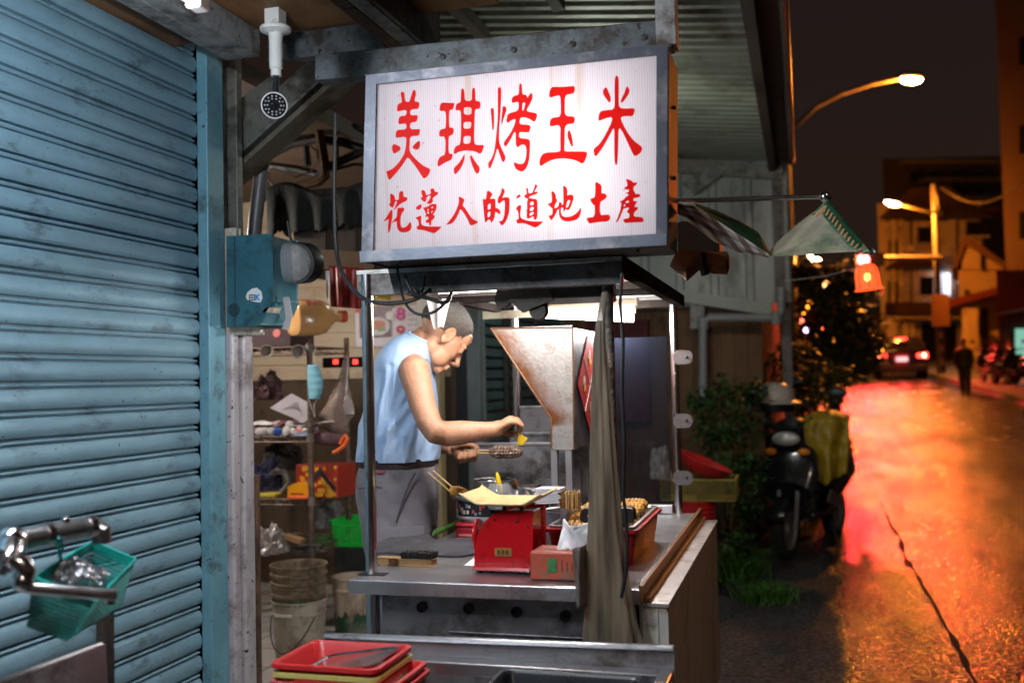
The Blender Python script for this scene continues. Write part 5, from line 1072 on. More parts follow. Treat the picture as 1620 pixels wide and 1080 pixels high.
cable('power_cable', [(640, 435, 2.6), (652, 462, 2.6), (678, 472, 2.62), (706, 478, 2.64), (716, 455, 2.7), (716, 435, 2.74)], .0058, 'short thick black cable bunched under the left half of the sign')
cable('power_cable', [(672, 436, 2.66), (670, 455, 2.66), (650, 474, 2.64), (610, 478, 2.63)], .003, 'thin black cable joining the thick loop beside the post')
# folded bag hanging from the roof by the vendor's head
k = M(); P0 = onY(690, 446, 3.3)
def bagf(u, v):
    y = 446 + 74 * v; xl_ = 668 + 18 * v; xr_ = 716 - 16 * v; return onY(xl_ + (xr_ - xl_) * u, y + 3 * math.sin(u * 6), 3.3) + V((0, .02 * math.sin(u * 8) * (1 - v * .5), 0))
k.grid(bagf, 18, 16); tag(k.build('clear_bag', mat('milky_film', (.55, .50, .48), .3, 0, .1, 9, alpha=.72), thick=.001), 'milky plastic bag hanging from the cart roof beside the vendor\'s head', 'bag')

# ================================================================== LEFT SIDE: SHOP INTERIOR AND FOREGROUND
def text_mesh(s, size, fn, bold=0.):              # lettering as filled outlines; fn maps flat (x, y) to a place
    cu = bpy.data.curves.new('tmp', 'FONT'); cu.body = s; cu.size = size; cu.offset = bold; cu.resolution_u = 3
    ob = bpy.data.objects.new('tmp', cu); COL.objects.link(ob)
    dg_ = bpy.context.evaluated_depsgraph_get(); me = bpy.data.meshes.new_from_object(ob.evaluated_get(dg_))
    k = M(); k.add([fn(v.co.x, v.co.y) for v in me.vertices], [tuple(f.vertices) for f in me.polygons])
    bpy.data.objects.remove(ob); bpy.data.curves.remove(cu); bpy.data.meshes.remove(me); return k
# control box of the shutter
YB1 = yc0 + .012
cb = thing('control_box', onY(400, 515, YB1), 'teal metal shutter control box with a round sticker on a white backing board', 'control box')
g = [onY(x, y, YB1) for x, y in ((351, 364), (372, 362), (372, 518), (410, 520), (410, 527), (353, 528))]
k = M(); k.prism(g, (0, .03, 0)); k.build('backing_board', mat('yellowed_white_board', (.52, .47, .40), .6, 0, .12, 6, dirt=(.15, .12, .09), dsc=9, damt=.35), cb, bevel=.005)
teal = mat('teal_enamel', (.032, .125, .165), .35, .1, .14, 6, .06, 90, dirt=(.015, .04, .05), dsc=8, damt=.35)
yq = YB1 - .055
g = [onY(x, y, yq) for x, y in ((360, 376), (429, 372), (430, 476), (405, 513), (361, 515))]
k = M(); k.prism(g, (0, .19, 0)); k.build('box_body', teal, cb, bevel=.006)
k = M(); a, b = onY(371, 374, yq - .001), onY(372, 515, yq - .001); k.tube([a, b], .0016, 4); k.build('lid_seam', black_rub, cb)
k = M(); c = onY(370, 490, yq - .002)
for r_ in (.022, .014, .006): k.tube([c + V((r_ * math.cos(R(30 * i)), 0, r_ * math.sin(R(30 * i)))) for i in range(12)], .0018, 5, closed=True)
k.build('lock', black_rub, cb)
g2 = [g[3] + V((.004, .02, .001)), g[2] + V((.004, .02, .004)), g[2] + V((.045, .19, -.004)), g[3] + V((.045, .19, -.004))]
lp = [onY(404, 512, yq + .01), onY(431, 470, yq + .01), onY(472, 478, yq + .19), onY(462, 500, yq + .19), onY(448, 512, yq + .1)]
k = M(); k.prism(lp, (0.002, .004, -.004)); k.build('slanted_flap', mat('teal_enamel_light', (.06, .15, .18), .35, .1, .14, 6), cb)
k = M(); k.prism([onY(x, y, yq + .02) + V((0, -.02, .002)) for x, y in ((419, 495), (424, 488), (449, 488), (446, 497))], (0, .002, 0)); k.build('worn_label', mat('worn_tan_label', (.42, .34, .25), .7, 0, .5, 60), cb)
k = M(); k.prism([onY(x, y, yq - .0022) for x, y in ((391, 463), (398, 457), (406, 455), (413, 461), (415, 471), (412, 478), (402, 477), (391, 474), (389, 469))], (0, .0012, 0)); stk = k.build('sticker', mat('white_sticker', (.75, .78, .8), .4), cb, bevel=.0005)
k = M()
for (x0, y0, x1, y1) in ((394, 466, 403, 467.2), (394, 474, 403, 475), (394, 466, 395.2, 475), (402, 466, 403.2, 475), (398.2, 466, 399.2, 475), (394, 470, 403, 471)):
    a, b = onY(x0, y0, yq - .0034), onY(x1, y1, yq - .0034); k.box((a.x, yq - .0034, b.z), (b.x, yq - .0026, a.z))
k.build('dark_mark', mat('ink_blue_black', (.02, .04, .06), .5), stk)
o0 = onY(403.5, 475, yq - .0034); text_mesh('K', .030, lambda x, y: o0 + V((x, 0, y)), .0012).build('letter', mat('ink_blue', (.01, .20, .62), .5), stk)
# electricity meter with a glass dome
mt_ = thing('electricity_meter', onY(467, 460, yq + .2), 'round electricity meter with a clear glass dome hanging beside the control box', 'meter')
mc = onY(466, 416, yq + .16); mr_ = 32 * (mc - CAM).length / F
AXm = Matrix.Rotation(R(96), 3, 'X') @ Matrix.Identity(3)
k = M(); k.lathe([(mr_ * 1.0, -.09), (mr_ * 1.02, -.02), (mr_ * .98, -.01), (0, -.01)], mc, 36, AXm); k.build('meter_body', mat('black_bakelite', (.02, .02, .022), .4, 0, .3, 9), mt_)
k = M(); k.lathe([(0, -.006), (mr_ * .86, -.006), (mr_ * .86, .004), (0, .004)], mc, 30, AXm); k.build('dial_plate', mat('meter_face', (.16, .15, .145), .5, 0, .5, 30, dirt=(.4, .4, .4), dsc=25, damt=.3), mt_)
k = M(); k.lathe([(mr_ * .99, -.008), (mr_ * .99, .035), (mr_ * .93, .065), (mr_ * .7, .085), (mr_ * .35, .094), (.001, .096)], mc, 40, AXm); gl_m = mat('meter_glass', (.9, .92, .92), .03, 0, .02, 3, alpha=.24, rvar=.02, coat=1); k.build('glass_dome', gl_m, mt_)
k = M(); k.tube([mc + V((-.01, .0, mr_)), onY(458, 372, yq + .16), onY(455, 350, yq + .16)], .006, 8); k.build('wire', black_rub, mt_)
k = M(); k.prism([onY(x, y, yq + .05) for x, y in ((447, 470), (452, 503), (446, 520), (457, 522), (462, 500), (457, 470))], (0, .004, 0)); k.build('padlock_tag', mat('grey_tag', (.35, .34, .35), .5), mt_)
# security camera
cc_ = thing('security_camera', at(436, 45, 3.25), 'white security camera with a ring of lights hanging from the awning', 'camera')
p0_ = at(436, 48, 3.25); k = M(); sc_ = 3.25 / F
ztop_ = p0_.z
k.lathe([(0, .008), (24 * sc_, .008), (25 * sc_, .004), (24 * sc_, -.004), (12 * sc_, -.012), (10.5 * sc_, -.03), (10.5 * sc_, -.125), (8.5 * sc_, -.128), (8.5 * sc_, -.15), (0, -.15)], p0_, 24); k.build('bracket', white_pl, cc_)
k = M(); k.box((p0_.x - .025, p0_.y - .025, p0_.z + .0085), (p0_.x + .025, p0_.y + .025, 2.594)); k.build('mount_block', white_pl, cc_)
k = M(); q_ = at(437, 128, 3.25); k.tube([p0_ + V((0, 0, -.148)), q_, at(436, 143, 3.27)], [.009, .008, .012], 10); k.build('joint', black_pl, cc_)
cm_ = at(434, 167, 3.22); AXc = Matrix.Rotation(R(94), 3, 'X')
cz_ = (CAM - cm_).normalized(); cx_ = V((0, 0, 1)).cross(cz_).normalized(); AXc = Matrix((cx_, cz_.cross(cx_), cz_)).transposed(); rc_ = 20.5 * sc_
k = M(); k.lathe([(0, -.11), (rc_ * .9, -.11), (rc_ * .95, -.02), (rc_ * 1.0, .0), (rc_ * 1.0, .010), (rc_ * .92, .012), (rc_ * .90, .006), (0, .006)], cm_, 30, AXc); k.build('housing', white_pl, cc_)
k = M(); k.lathe([(0, .007), (rc_ * .89, .007), (rc_ * .89, .0085), (0, .0085)], cm_, 30, AXc); k.build('dark_face', mat('camera_glass', (.012, .013, .016), .1, rvar=.03), cc_)
for ring, n_ in ((.70, 14), (.50, 10)):
    for i in range(n_):
        a_ = 2 * math.pi * i / n_; k = M(); k.lathe([(0, .0088), (.0033, .0088), (.0028, .011), (0, .0115)], cm_ + AXc @ V((rc_ * ring * math.cos(a_), rc_ * ring * math.sin(a_), 0)), 8, AXc); k.build('led', mat('clear_led', (.20, .21, .22), .3), cc_)
k = M(); k.lathe([(0, .009), (rc_ * .22, .009), (rc_ * .2, .013), (0, .016)], cm_, 16, AXc); k.build('lens', mat('lens_glass', (.01, .01, .014), .04, rvar=.01), cc_)
# old stools and dark cupboard stored above
YS_ = 4.35
wc = thing('hanging_cupboard', onY(510, 425, YS_), 'dark wooden cupboard hung under the roof behind the sign, draped with black cloth', 'cupboard')
a, b = onY(462, 302, YS_), onY(640, 424, YS_)
k = M(); k.box((a.x, YS_, b.z), (b.x, YS_ + .5, a.z)); k.build('cupboard_body', mat('sooty_brown_wood', (.035, .022, .014), .75, 0, .4, 5, .3, 30, stretch=(1, 1, .3)), wc, bevel=.006)
k = M()
for px in (512, 560, 600): p = onY(px, 300, YS_ - .012); k.box((p.x - .006, YS_ - .010, b.z + .01), (p.x + .006, YS_ - .001, a.z - .01))
k.build('door_batten', mat('dark_batten', (.025, .017, .012), .8), wc)
k = M()
def drape(u, v):
    x = 422 + 180 * u; top = 298 - 10 * math.sin(u * 9) ; bot = 372 - 18 * u + 14 * noise.noise(V((u * 14, 1, 0))) + 8 * noise.noise(V((u * 40, 3, 0)))
    return onY(x, top + (bot - top) * v, YS_ - .03 - .02 * math.sin(u * 30) * v) 
k.grid(drape, 90, 12); k.build('black_drape', mat('sooty_green_cloth', (.009, .011, .009), .9, 0, .6, 9, .4, 60), wc, thick=.003)
k = M(); k.prism([onY(x, y, YS_ - .03) for x, y in ((470, 392), (600, 400), (590, 426), (470, 426))], (0, .02, 0)); k.build('lower_board', mat('brown_board', (.11, .062, .03), .7, 0, .3, 6), wc)
so = thing('steel_stool', onY(500, 300, YS_ + .1), 'rusty bent-steel stool stored upside down above the dark cupboard', 'stool')
def bars(name, paths, m_, y=YS_ + .08):
    for pth, r_ in paths: k = M(); k.tube([onY(px, py, y) for px, py in pth], r_, 8); k.build(name, m_, so)
bars('leg', [([(500, 182), (505, 205), (509, 232), (514, 262), (515, 278), (505, 286), (470, 296), (440, 308), (428, 312)], .026)], mat('brown_rust', (.075, .036, .015), .8, 0, .4, 10, .4, 50))
bars('frame_bar', [([(426, 246), (462, 228), (500, 220), (545, 226), (600, 244)], .022), ([(424, 262), (470, 268), (502, 276)], .02), ([(600, 228), (545, 252), (514, 268)], .022), ([(484, 232), (488, 262)], .018), ([(600, 262), (560, 260), (530, 268)], .008), ([(532, 218), (534, 250)], .01)], mat('soot_black', (.022, .018, .016), .6, 0, .4, 9), YS_ + .12)
bars('wire_loop', [([(432, 296), (425, 284), (424, 272), (432, 266), (468, 280), (492, 272), (502, 254), (500, 238), (490, 230)], .005)], chrome, YS_ + .06)
k = M(); a = onY(505, 205, YS_ + .3); k.lathe([(0, 0), (.17, 0), (.18, .01), (.17, .03), (0, .03)], (a.x + .05, YS_ + .35, a.z - .02), 24); k.build('seat', MAT['soot_black'], so)
# things hanging along the cart roof line
def sheet(name, px, y, m_, label, cat, waves=5, amp=.012, th=.0015, parent=None):
    k = M(); (x0, y0), (x1, y1), (x2, y2), (x3, y3) = px
    def f(u, v):
        ax, ay = x0 + (x1 - x0) * u, y0 + (y1 - y0) * u; bx_, by_ = x3 + (x2 - x3) * u, y3 + (y2 - y3) * u
        return onY(ax + (bx_ - ax) * v, ay + (by_ - ay) * v, y) + V((0, amp * math.sin(u * waves * 6.28) * (.4 + .6 * v), 0))
    k.grid(f, 40, 14); o = k.build(name, m_, parent, thick=th); return tag(o, label, cat) if parent is None else o
sheet('red_plastic_sleeve', ((520, 420), (576, 424), (574, 489), (524, 485)), 4.1, mat('red_vinyl', (.36, .035, .025), .35, 0, .2, 8, .1, 30), 'translucent red plastic sleeve hanging left of the cart post', 'sleeve', 2.6, .014)
sheet('paper_sheet', ((515, 428), (526, 428), (524, 484), (516, 470)), 4.16, paper, 'narrow pale paper edge showing behind the red plastic sleeve', 'paper', 1, .004)
sheet('yellow_bag', ((580, 430), (612, 438), (618, 474), (582, 472)), 4.3, mat('yellow_film', (.55, .36, .015), .4, 0, .3, 9, .2, 30), 'crumpled yellow plastic bag hanging right of the cart post', 'bag', 1.5, .02)
op = thing('orange_flyer', onY(640, 468, YB - .05), 'orange printed flyer pinned above the calendar', 'flyer')
k = M(); k.prism([onY(x, y, YB - .045) for x, y in ((608, 440), (664, 448), (664, 468), (612, 468))], (0, .002, 0)); k.build('sheet', mat('orange_paper', (.72, .16, .02), .6, 0, .1, 30), op)
k = M(); k.prism([onY(x, y, YB - .048) for x, y in ((614, 462), (663, 462), (663, 467), (614, 467))], (0, .002, 0)); k.build('yellow_strip', mat('yellow_paper', (.75, .42, .02), .6), op)
k = M(); k.prism([onY(x, y, YB - .048) for x, y in ((648, 451), (660, 450), (660, 458), (649, 458))], (0, .002, 0)); k.build('white_patch', paper, op)
ca = thing('wall_calendar', onY(613, 548, YB - .04), 'wall calendar with a food photo and the red numerals 8 and 9', 'calendar')
yC = YB - .03
def flat(name, px, dy, m_, par): k = M(); k.prism([onY(x, y, yC - dy) for x, y in px], (0, .0012, 0)); return k.build(name, m_, par)
flat('page', ((562, 494), (663, 482), (663, 547), (563, 549)), 0, mat('calendar_page', (.70, .66, .72), .5, 0, .04, 9), ca)
flat('header_strip', ((562, 489), (572, 488), (572, 494), (562, 495)), .001, mat('red_orange_print', (.65, .08, .03), .5), ca)
ph = flat('food_photo', ((568, 486), (620, 482), (620, 533), (569, 535)), .003, mat('photo_tablecloth', (.13, .09, .12), .4, 0, .6, 26, dirt=(.30, .10, .08), dsc=16, damt=.4), ca)
c = onY(596, 516, yC - .006)
def disc(name, cx, cy, rx, ry, dy, m_, par): k = M(); c = onY(cx, cy, yC - dy); s_ = 6.3 / F; k.prism([c + V((rx * s_ * math.cos(t), 0, ry * s_ * math.sin(t))) for t in (2 * math.pi * i / 28 for i in range(28))], (0, .001, 0)); k.build(name, m_, par)
disc('plate', 597, 516, 22, 15, .006, mat('plate_print', (.52, .49, .50), .4), ph); disc('food', 598, 514, 13, 8, .009, mat('food_print', (.50, .17, .10), .4, 0, .4, 40), ph); disc('bowl', 617, 499, 8, 7, .012, mat('bowl_print', (.60, .58, .60), .4), ph); disc('greens', 603, 521, 8, 3, .012, mat('green_food_print', (.18, .28, .10), .4), ph)
for s_, bx_, by_ in (('8', 626.5, 506), ('9', 626.5, 534)):
    o_ = onY(bx_, by_, yC - .004); text_mesh(s_, 29 * 6.3 / F, lambda x, y: o_ + V((x * 1.12, 0, y * .95)), .004).build('numeral', mat('magenta_print' if s_ == '8' else 'crimson_print', (.58, .03, .25) if s_ == '8' else (.55, .04, .10), .5), ca)
k = M(); random.seed(2)
for i in range(16):
    px, py = 646 + (i % 3) * 5, 490 + (i // 3) * 8.5; a = onY(px, py, yC - .003); k.box((a.x, a.y, a.z), (a.x + .010, a.y + .001, a.z + .013))
k.build('small_print', mat('pale_print_mix', (.50, .30, .42), .5, 0, .7, 70), ca)
tp = thing('wall_poster', onY(510, 440, YB - .06), 'white sign with a red letter partly hidden by the red plastic sleeve', 'poster')
flat('sheet', ((496, 427), (520, 427), (520, 441), (497, 441)), .02, paper, tp)
o_ = onY(506, 440, yC - .024); text_mesh('T', .055, lambda x, y: o_ + V((x, 0, y)), .003).build('letter', mat('sign_red', (.5, .03, .03), .5), tp)
# ---------------------------------------------------------------- wire rack
YR0, YR1 = 4.70, 5.14
xr_ = onY(490, 600, YR0).x; xl_ = -3.35
wr = thing('wire_rack', V(((xr_ + xl_) / 2, (YR0 + YR1) / 2, .1)), 'rusty wire storage rack inside the shop', 'rack')
rk = mat('rusted_chrome', (.15, .10, .075), .5, .4, .4, 20, .1, 60, dirt=(.35, .31, .28), dsc=18, damt=.25)
tz = [onY(490, y, YR0).z for y in (548, 690, 790, 866)]
for y in (YR0, YR1):
    for x in (xl_, xr_): k = M(); k.tube([(x, y, .1), (x, y, tz[0] + (.04 if y == YR0 else .06))], .0145, 10); k.build('post', rk, wr)
for z in tz:
    k = M()
    for dz in (0, -.028): 
        for y in (YR0, YR1): k.tube([(xl_, y, z + dz), (xr_, y, z + dz)], .004, 6)
        for x in (xl_, xr_): k.tube([(x, YR0, z + dz), (x, YR1, z + dz)], .004, 6)
    n_ = 22
    for i in range(n_): x = xl_ + (xr_ - xl_) * (i + .5) / n_; k.tube([(x, YR0, z), (x, YR1, z)], .0025, 5); 
    for i in range(26):
        x = xl_ + (xr_ - xl_) * i / 26; x2 = xl_ + (xr_ - xl_) * (i + 1) / 26; k.tube([(x, YR0, z - (.028 if i % 2 else 0)), (x2, YR0, z - (0 if i % 2 else .028))], .0025, 4)
        if i < 10: y_, y2 = YR0 + (YR1 - YR0) * i / 10, YR0 + (YR1 - YR0) * (i + 1) / 10; k.tube([(xr_, y_, z - (.028 if i % 2 else 0)), (xr_, y2, z - (0 if i % 2 else .028))], .0025, 4)
    k.build('wire_shelf', rk, wr)
for z in tz:
    k = M(); k.lathe([(.0145, -.03), (.019, -.028), (.018, .012), (.0145, .014)], (xr_, YR0, z), 12); k.build('collar', mat('grey_collar', (.20, .17, .15), .5), wr)
def zs(i): return tz[i] + .0045
# top tier
k = M(); a = onY(405, 541, YR0 + .05); k.box((a.x - .3, YR0 + .04, zs(0)), (onY(462, 541, YR0 + .05).x, YR0 + .3, onY(440, 508, YR0 + .05).z)); bxd = thing('dark_carton', V((a.x, YR0 + .15, zs(0))), 'dark maroon carton with a round red label on the top shelf', 'carton'); k.build('carton', mat('dark_maroon_card', (.035, .014, .016), .6, 0, .3, 9), bxd, bevel=.006)
k = M(); c = onY(438, 527, YR0 + .038); k.lathe([(0, 0), (.022, 0), (.022, .002), (0, .002)], c, 20, RX); k.build('round_label', mat('dusty_red_label', (.50, .14, .13), .5), bxd)
jg = thing('orange_jug', onY(490, 535, YR0 + .02), 'tan-orange plastic jug with a red label lying on the end of the top shelf', 'jug')
jc = onY(487, 503, YR0 + .0); ja = V((.60, .79, .06)).normalized(); jx, jy, jz = frame(ja); JM = Matrix((jx, jy, ja)).transposed()
def jring(z, s_): return [jc + JM @ V((s_ * .093 * abs(math.cos(t)) ** .7 * (1 if math.cos(t) > 0 else -1), s_ * .093 * abs(math.sin(t)) ** .7 * (1 if math.sin(t) > 0 else -1), z)) for t in (2 * math.pi * i / 32 for i in range(32))]
k = M(); k.rings([jring(-.088, .5), jring(-.092, .72), jring(-.082, .92), jring(-.06, 1), jring(.04, 1), jring(.075, .93), jring(.12, .55), jring(.15, .3), jring(.18, .29)]); k.build('jug_body', mat('caramel_plastic', (.62, .34, .13), .2, 0, .12, 9, .06, 40, coat=.5, sss=.05), jg)
k = M(); k.rings([[jc + JM @ V((.0955 * abs(math.cos(t)) ** .7 * (1 if math.cos(t) > 0 else -1), .0955 * abs(math.sin(t)) ** .7 * (1 if math.sin(t) > 0 else -1), z)) for t in (R(190 + i * 10) for i in range(15))] for z in (-.035, .045)], cap=False); k.build('jug_label', mat('jug_label', (.45, .10, .06), .5, 0, .3, 10, dirt=(.6, .5, .3), dsc=14, damt=.4), jg)
k = M(); k.rings([jring(.18, .33), jring(.215, .33)]); k.build('cap', mat('red_cap', (.5, .06, .03), .4), jg)
tagx = sheet('yellow_tag', ((456, 478), (480, 475), (478, 488), (453, 488)), YR0 + .12, mat('yellow_card', (.62, .36, .02), .6), 'small yellow card wedged behind the orange jug', 'card', 1, .001)
for i, px in enumerate((422, 472)):
    c = onY(px, 556, YR0 - .03); t_ = thing('spot_lamp_holder', c, ('pale round lamp holder clipped under the left end of the top shelf', 'pale round lamp holder clipped under the top shelf beside the rack post')[i], 'lamp holder')
    AXs = Matrix.Rotation(R(62), 3, 'Y') @ RX
    k = M(); k.lathe([(.012, -.035), (.022, -.015), (.034, .012), (.036, .02), (.031, .02), (.02, -.004), (0, -.006)], c, 18, RX @ Matrix.Rotation(R(25), 3, 'Y')); k.build('shade', mat('pale_porcelain', (.28, .24, .21), .4), t_)
    k = M(); k.lathe([(0, -.07), (.018, -.068), (.022, -.03), (0, -.03)], c, 14, RX @ Matrix.Rotation(R(25), 3, 'Y')); k.build('cap', black_pl, t_)
# face mask hanging from the post
fm = thing('face_mask', onY(497, 632, YR0 - .03), 'pale blue surgical face mask hanging by its loop from the rack post', 'face mask')
k = M(); 
def mk(u, v):
    w0 = 11 + 5 * math.sin(v * 3.1); x = 497 + (u - .5) * 2 * w0 * .75 + 4 * math.sin(v * 2.5) - 2; return onY(x, 577 + 54 * v, YR0 - .03 - .012 * math.sin(u * 3.1) - .0009 * math.sin(v * 30))
k.grid(mk, 14, 40); k.build('mask_cloth', mat('surgical_blue', (.22, .52, .66), .8, 0, .06, 9), fm, thick=.002)
k = M(); k.tube([onY(x, y, YR0 - .03) for x, y in ((500, 578), (496, 560), (500, 548))], .0015, 5); k.tube([onY(x, y, YR0 - .03) for x, y in ((488, 630), (494, 648), (498, 660), (497, 640), (503, 628))], .0015, 5); k.build('ear_loop', paper, fm)
# hanging bag with red contents
hb_ = thing('hanging_bag', onY(533, 685, YR0 + .18), 'net of clear plastic with reddish packets hanging from the rack corner', 'bag')
BP = [(548, 562, 4), (546, 580, 6), (543, 600, 8), (540, 620, 13), (535, 640, 22), (532, 655, 25), (531, 670, 23), (533, 682, 14), (535, 687, 4)]
k = M(); yv = YR0 + .16
k.rings([[onY(x, y, yv) + V((w_ * 5.3 / F * math.cos(t) * (1 + .22 * math.sin(t * 3 + i * 1.7) + .12 * math.sin(t * 7 - i)), w_ * .7 * 5.3 / F * math.sin(t), 0)) for t in (2 * math.pi * j / 20 for j in range(20))] for i, (x, y, w_) in enumerate(BP)]); k.build('bag_film', mat('dusty_film', (.36, .29, .25), .25, 0, .3, 14, .3, 30, alpha=.72, dirt=(.3, .08, .07), dsc=14, damt=.3), hb_)
random.seed(4)
for i in range(7): k = M(); c = onY(524 + random.random() * 20, 626 + random.random() * 26, yv); k.ball(c, (.02 + random.random() * .012, .018, .02), 8, 6, rot=Matrix.Rotation(random.random() * 3, 3, 'Y')); k.build('packet', mat('red_white_packet', (.42, .13, .12), .4, 0, .4, 25, dirt=(.6, .5, .5), dsc=30, damt=.4), hb_)
k = M(); k.tube([onY(548, 562, yv), onY(551, 552, yv), onY(548, 545, yv), onY(545, 553, yv), onY(548, 562, yv)], .004, 6); k.build('tie', mat('brown_tie', (.2, .09, .05), .6), hb_)
# power strip
ps = thing('power_strip', onY(545, 580, YR1 + .05), 'black power strip with two red-lit switches on the back wall', 'power strip')
a, b = onY(511, 566, YR1 + .05), onY(583, 580, YR1 + .05); k = M(); k.box((a.x, YR1 + .04, b.z), (b.x, YR1 + .07, a.z)); k.build('body', black_pl, ps, bevel=.004)
for px in (531, 562): p = onY(px, 572, YR1 + .035); k = M(); k.box((p.x - .014, YR1 + .032, p.z - .013), (p.x + .014, YR1 + .039, p.z + .013)); k.build('lit_switch', emit('red_switch_glow', (1., .04, .03), 1.6), ps)
# second tier: papers, caps, towel
doc = thing('printed_sheet', onY(462, 668, YR0 + .06), 'printed white sheet leaning on the paper pile', 'paper')
k = M(); k.prism([onY(x, y, YR0 + .06) for x, y in ((427, 645), (461, 622), (494, 640), (490, 662), (478, 669), (462, 660))], (0, .002, .0)); dsh = k.build('sheet', mat('lilac_paper', (.56, .52, .57), .7), doc)
k = M()
for i in range(8): a, b = onY(440 + i * 4, 648 - i * 2.0 + 3, YR0 + .057), onY(474 + i * .9, 634 + i * 3.6, YR0 + .057); k.tube([a + (b - a) * .2, a + (b - a) * .9], .0009, 4)
k.build('print_lines', mat('grey_ink', (.25, .23, .25), .7), dsh)
random.seed(21)
pc = [((.52, .48, .47), 'cream'), ((.30, .25, .24), 'grey'), ((.22, .06, .08), 'maroon'), ((.62, .60, .62), 'white'), ((.40, .30, .20), 'tan')]
for i in range(16):
    px = 402 + 6.5 * i + random.uniform(-4, 4); c = onY(px, 676, YR0 + .05 + random.random() * .2); z = zs(1) + .003 + (i % 4) * .016
    cc_n, nm = pc[i % 5]; k = M()
    w_, l_ = .06 + random.random() * .05, .05 + random.random() * .05; ra = random.random() * 3
    k.grid(lambda u, v: V((c.x + (u - .5) * 2 * w_ * math.cos(ra) - (v - .5) * 2 * l_ * math.sin(ra), c.y + (u - .5) * 2 * w_ * .5 * math.sin(ra) + (v - .5) * l_ * math.cos(ra), z + .03 * abs(noise.noise(V((u * 2 + i, v * 2, i)))) + .012 * u)), 8, 8)
    tag(k.build('crumpled_wrapper', mat(nm + '_wrapper', cc_n, .6, 0, .25, 20), thick=.002), 'crumpled wrapper in the heap on the middle shelf', 'wrapper', 'wrappers heaped on the middle shelf')
for i, (px, m_c) in enumerate(((412, 0), (419, 0), (430, 0), (441, 1), (456, 0), (466, 0), (476, 2), (484, 0), (458, 0))):
    c = onY(px, 682 if i < 8 else 672, YR0 + .012 + .03 * (i == 8)); k = M(); k.lathe([(0, 0), (.0215, 0), (.0215, .02), (.019, .022), (0, .022)], c, 16, Matrix.Rotation(R(100 + 20 * math.sin(i * 3)), 3, 'X') @ Matrix.Rotation(R(30 * math.sin(i)), 3, 'Y'))
    col = [(.70, .66, .66), (.05, .14, .50), (.62, .25, .22)][m_c]; tag(k.build('bottle_cap', mat(('white', 'blue', 'pinkish')[m_c] + '_cap', col, .4)), 'plastic bottle cap lying along the front of the middle shelf', 'bottle cap', 'caps along the middle shelf')
k = M(); c = onY(478, 690, YR0 + .01); k.obox(c + V((0, 0, .012)), (.07, .05, .018), Matrix.Rotation(R(8), 3, 'Z')); tag(k.build('blue_white_box', mat('blue_white_card', (.35, .42, .60), .5, 0, .6, 14)), 'small blue and white box at the front of the middle shelf by the rack post', 'box')
k = M(); a, b = onY(502, 690, YR0 + .1), onY(543, 692, YR0 + .1); k.tube([a + V((0, 0, -.01)), (a + b) / 2 + V((0, 0, -.012)), b + V((0, 0, -.012))], [.03, .034, .03], 14); tag(k.build('rolled_towel', mat('mauve_towel', (.14, .075, .085), .95, 0, .2, 12, .6, 160)), 'mauve rolled towel at the right end of the middle shelf', 'towel')
k = M(); k.tube([onY(x, y, YR0 + .03) for x, y in ((527, 716), (535, 712), (545, 704), (550, 693), (546, 688), (542, 694), (538, 702))], .010, 8); tag(k.build('orange_strap', mat('orange_plastic', (.85, .14, .02), .4)), 'bright orange strap looped over the rack edge under the towel', 'strap')
# third tier
bx2 = thing('snack_carton', onY(505, 785, YR0 + .2), 'red carton printed with yellow fruit and a dark chevron band on the lower shelf', 'carton')
yb2_ = YR0 + .05; a, b = onY(468, 735, yb2_), onY(535, 786, yb2_); 
k = M(); k.box((a.x, yb2_, zs(2)), (b.x, yb2_ + .22, a.z)); k.build('carton', mat('red_carton', (.33, .03, .015), .5, 0, .2, 9), bx2, bevel=.003)
k = M(); random.seed(9)
for i in range(42):
    c = V((a.x + .012 + random.random() * (b.x - a.x - .024), yb2_ - .0006, zs(2) + .012 + random.random() * (a.z - zs(2) - .024))); r_ = .009 + random.random() * .006
    k.lathe([(0, 0), (r_, 0), (r_, .0006 + i * .00002), (0, .0006 + i * .00002)], c + V((0, 0, 0)), 12, RX)
k.build('printed_fruit', mat('yellow_fruit_print', (.62, .30, .02), .5, 0, .3, 40), bx2)
k = M(); mz = (a.z + zs(2)) / 2; xm_ = (a.x + b.x) / 2 + .02
k.prism([V((xm_ - .10, yb2_ - .004, mz - .06)), V((xm_, yb2_ - .004, mz + .035)), V((xm_ + .085, yb2_ - .004, mz - .06)), V((xm_ + .085, yb2_ - .004, mz - .03)), V((xm_, yb2_ - .004, mz + .07)), V((xm_ - .10, yb2_ - .004, mz - .03))], (0, .001, 0)); k.build('chevron_band', mat('dark_band', (.02, .02, .03), .5, 0, .6, 50), bx2)
td = thing('tape_dispenser', onY(472, 780, YR0 + .0), 'orange-yellow tape dispenser at the front of the lower shelf', 'tape dispenser')
a, b = onY(457, 766, YR0 + .005), onY(487, 780, YR0 + .005); k = M(); k.prism([V((a.x, YR0 + .0, zs(2) + .002)), V((a.x, YR0 + .0, a.z - .015)), V((a.x + .03, YR0 + .0, a.z)), V((b.x - .01, YR0 + .0, a.z + .006)), V((b.x, YR0 + .0, a.z - .008)), V((b.x, YR0 + .0, zs(2) + .002))], (0, .05, 0)); k.build('dispenser_body', mat('amber_plastic', (.85, .36, .015), .3), td, bevel=.006)
k = M(); k.box((a.x + .012, YR0 - .002, zs(2) + .02), (b.x - .02, YR0 - .0005, zs(2) + .028)); k.build('print_mark', mat('brown_print', (.3, .08, .02), .5), td)
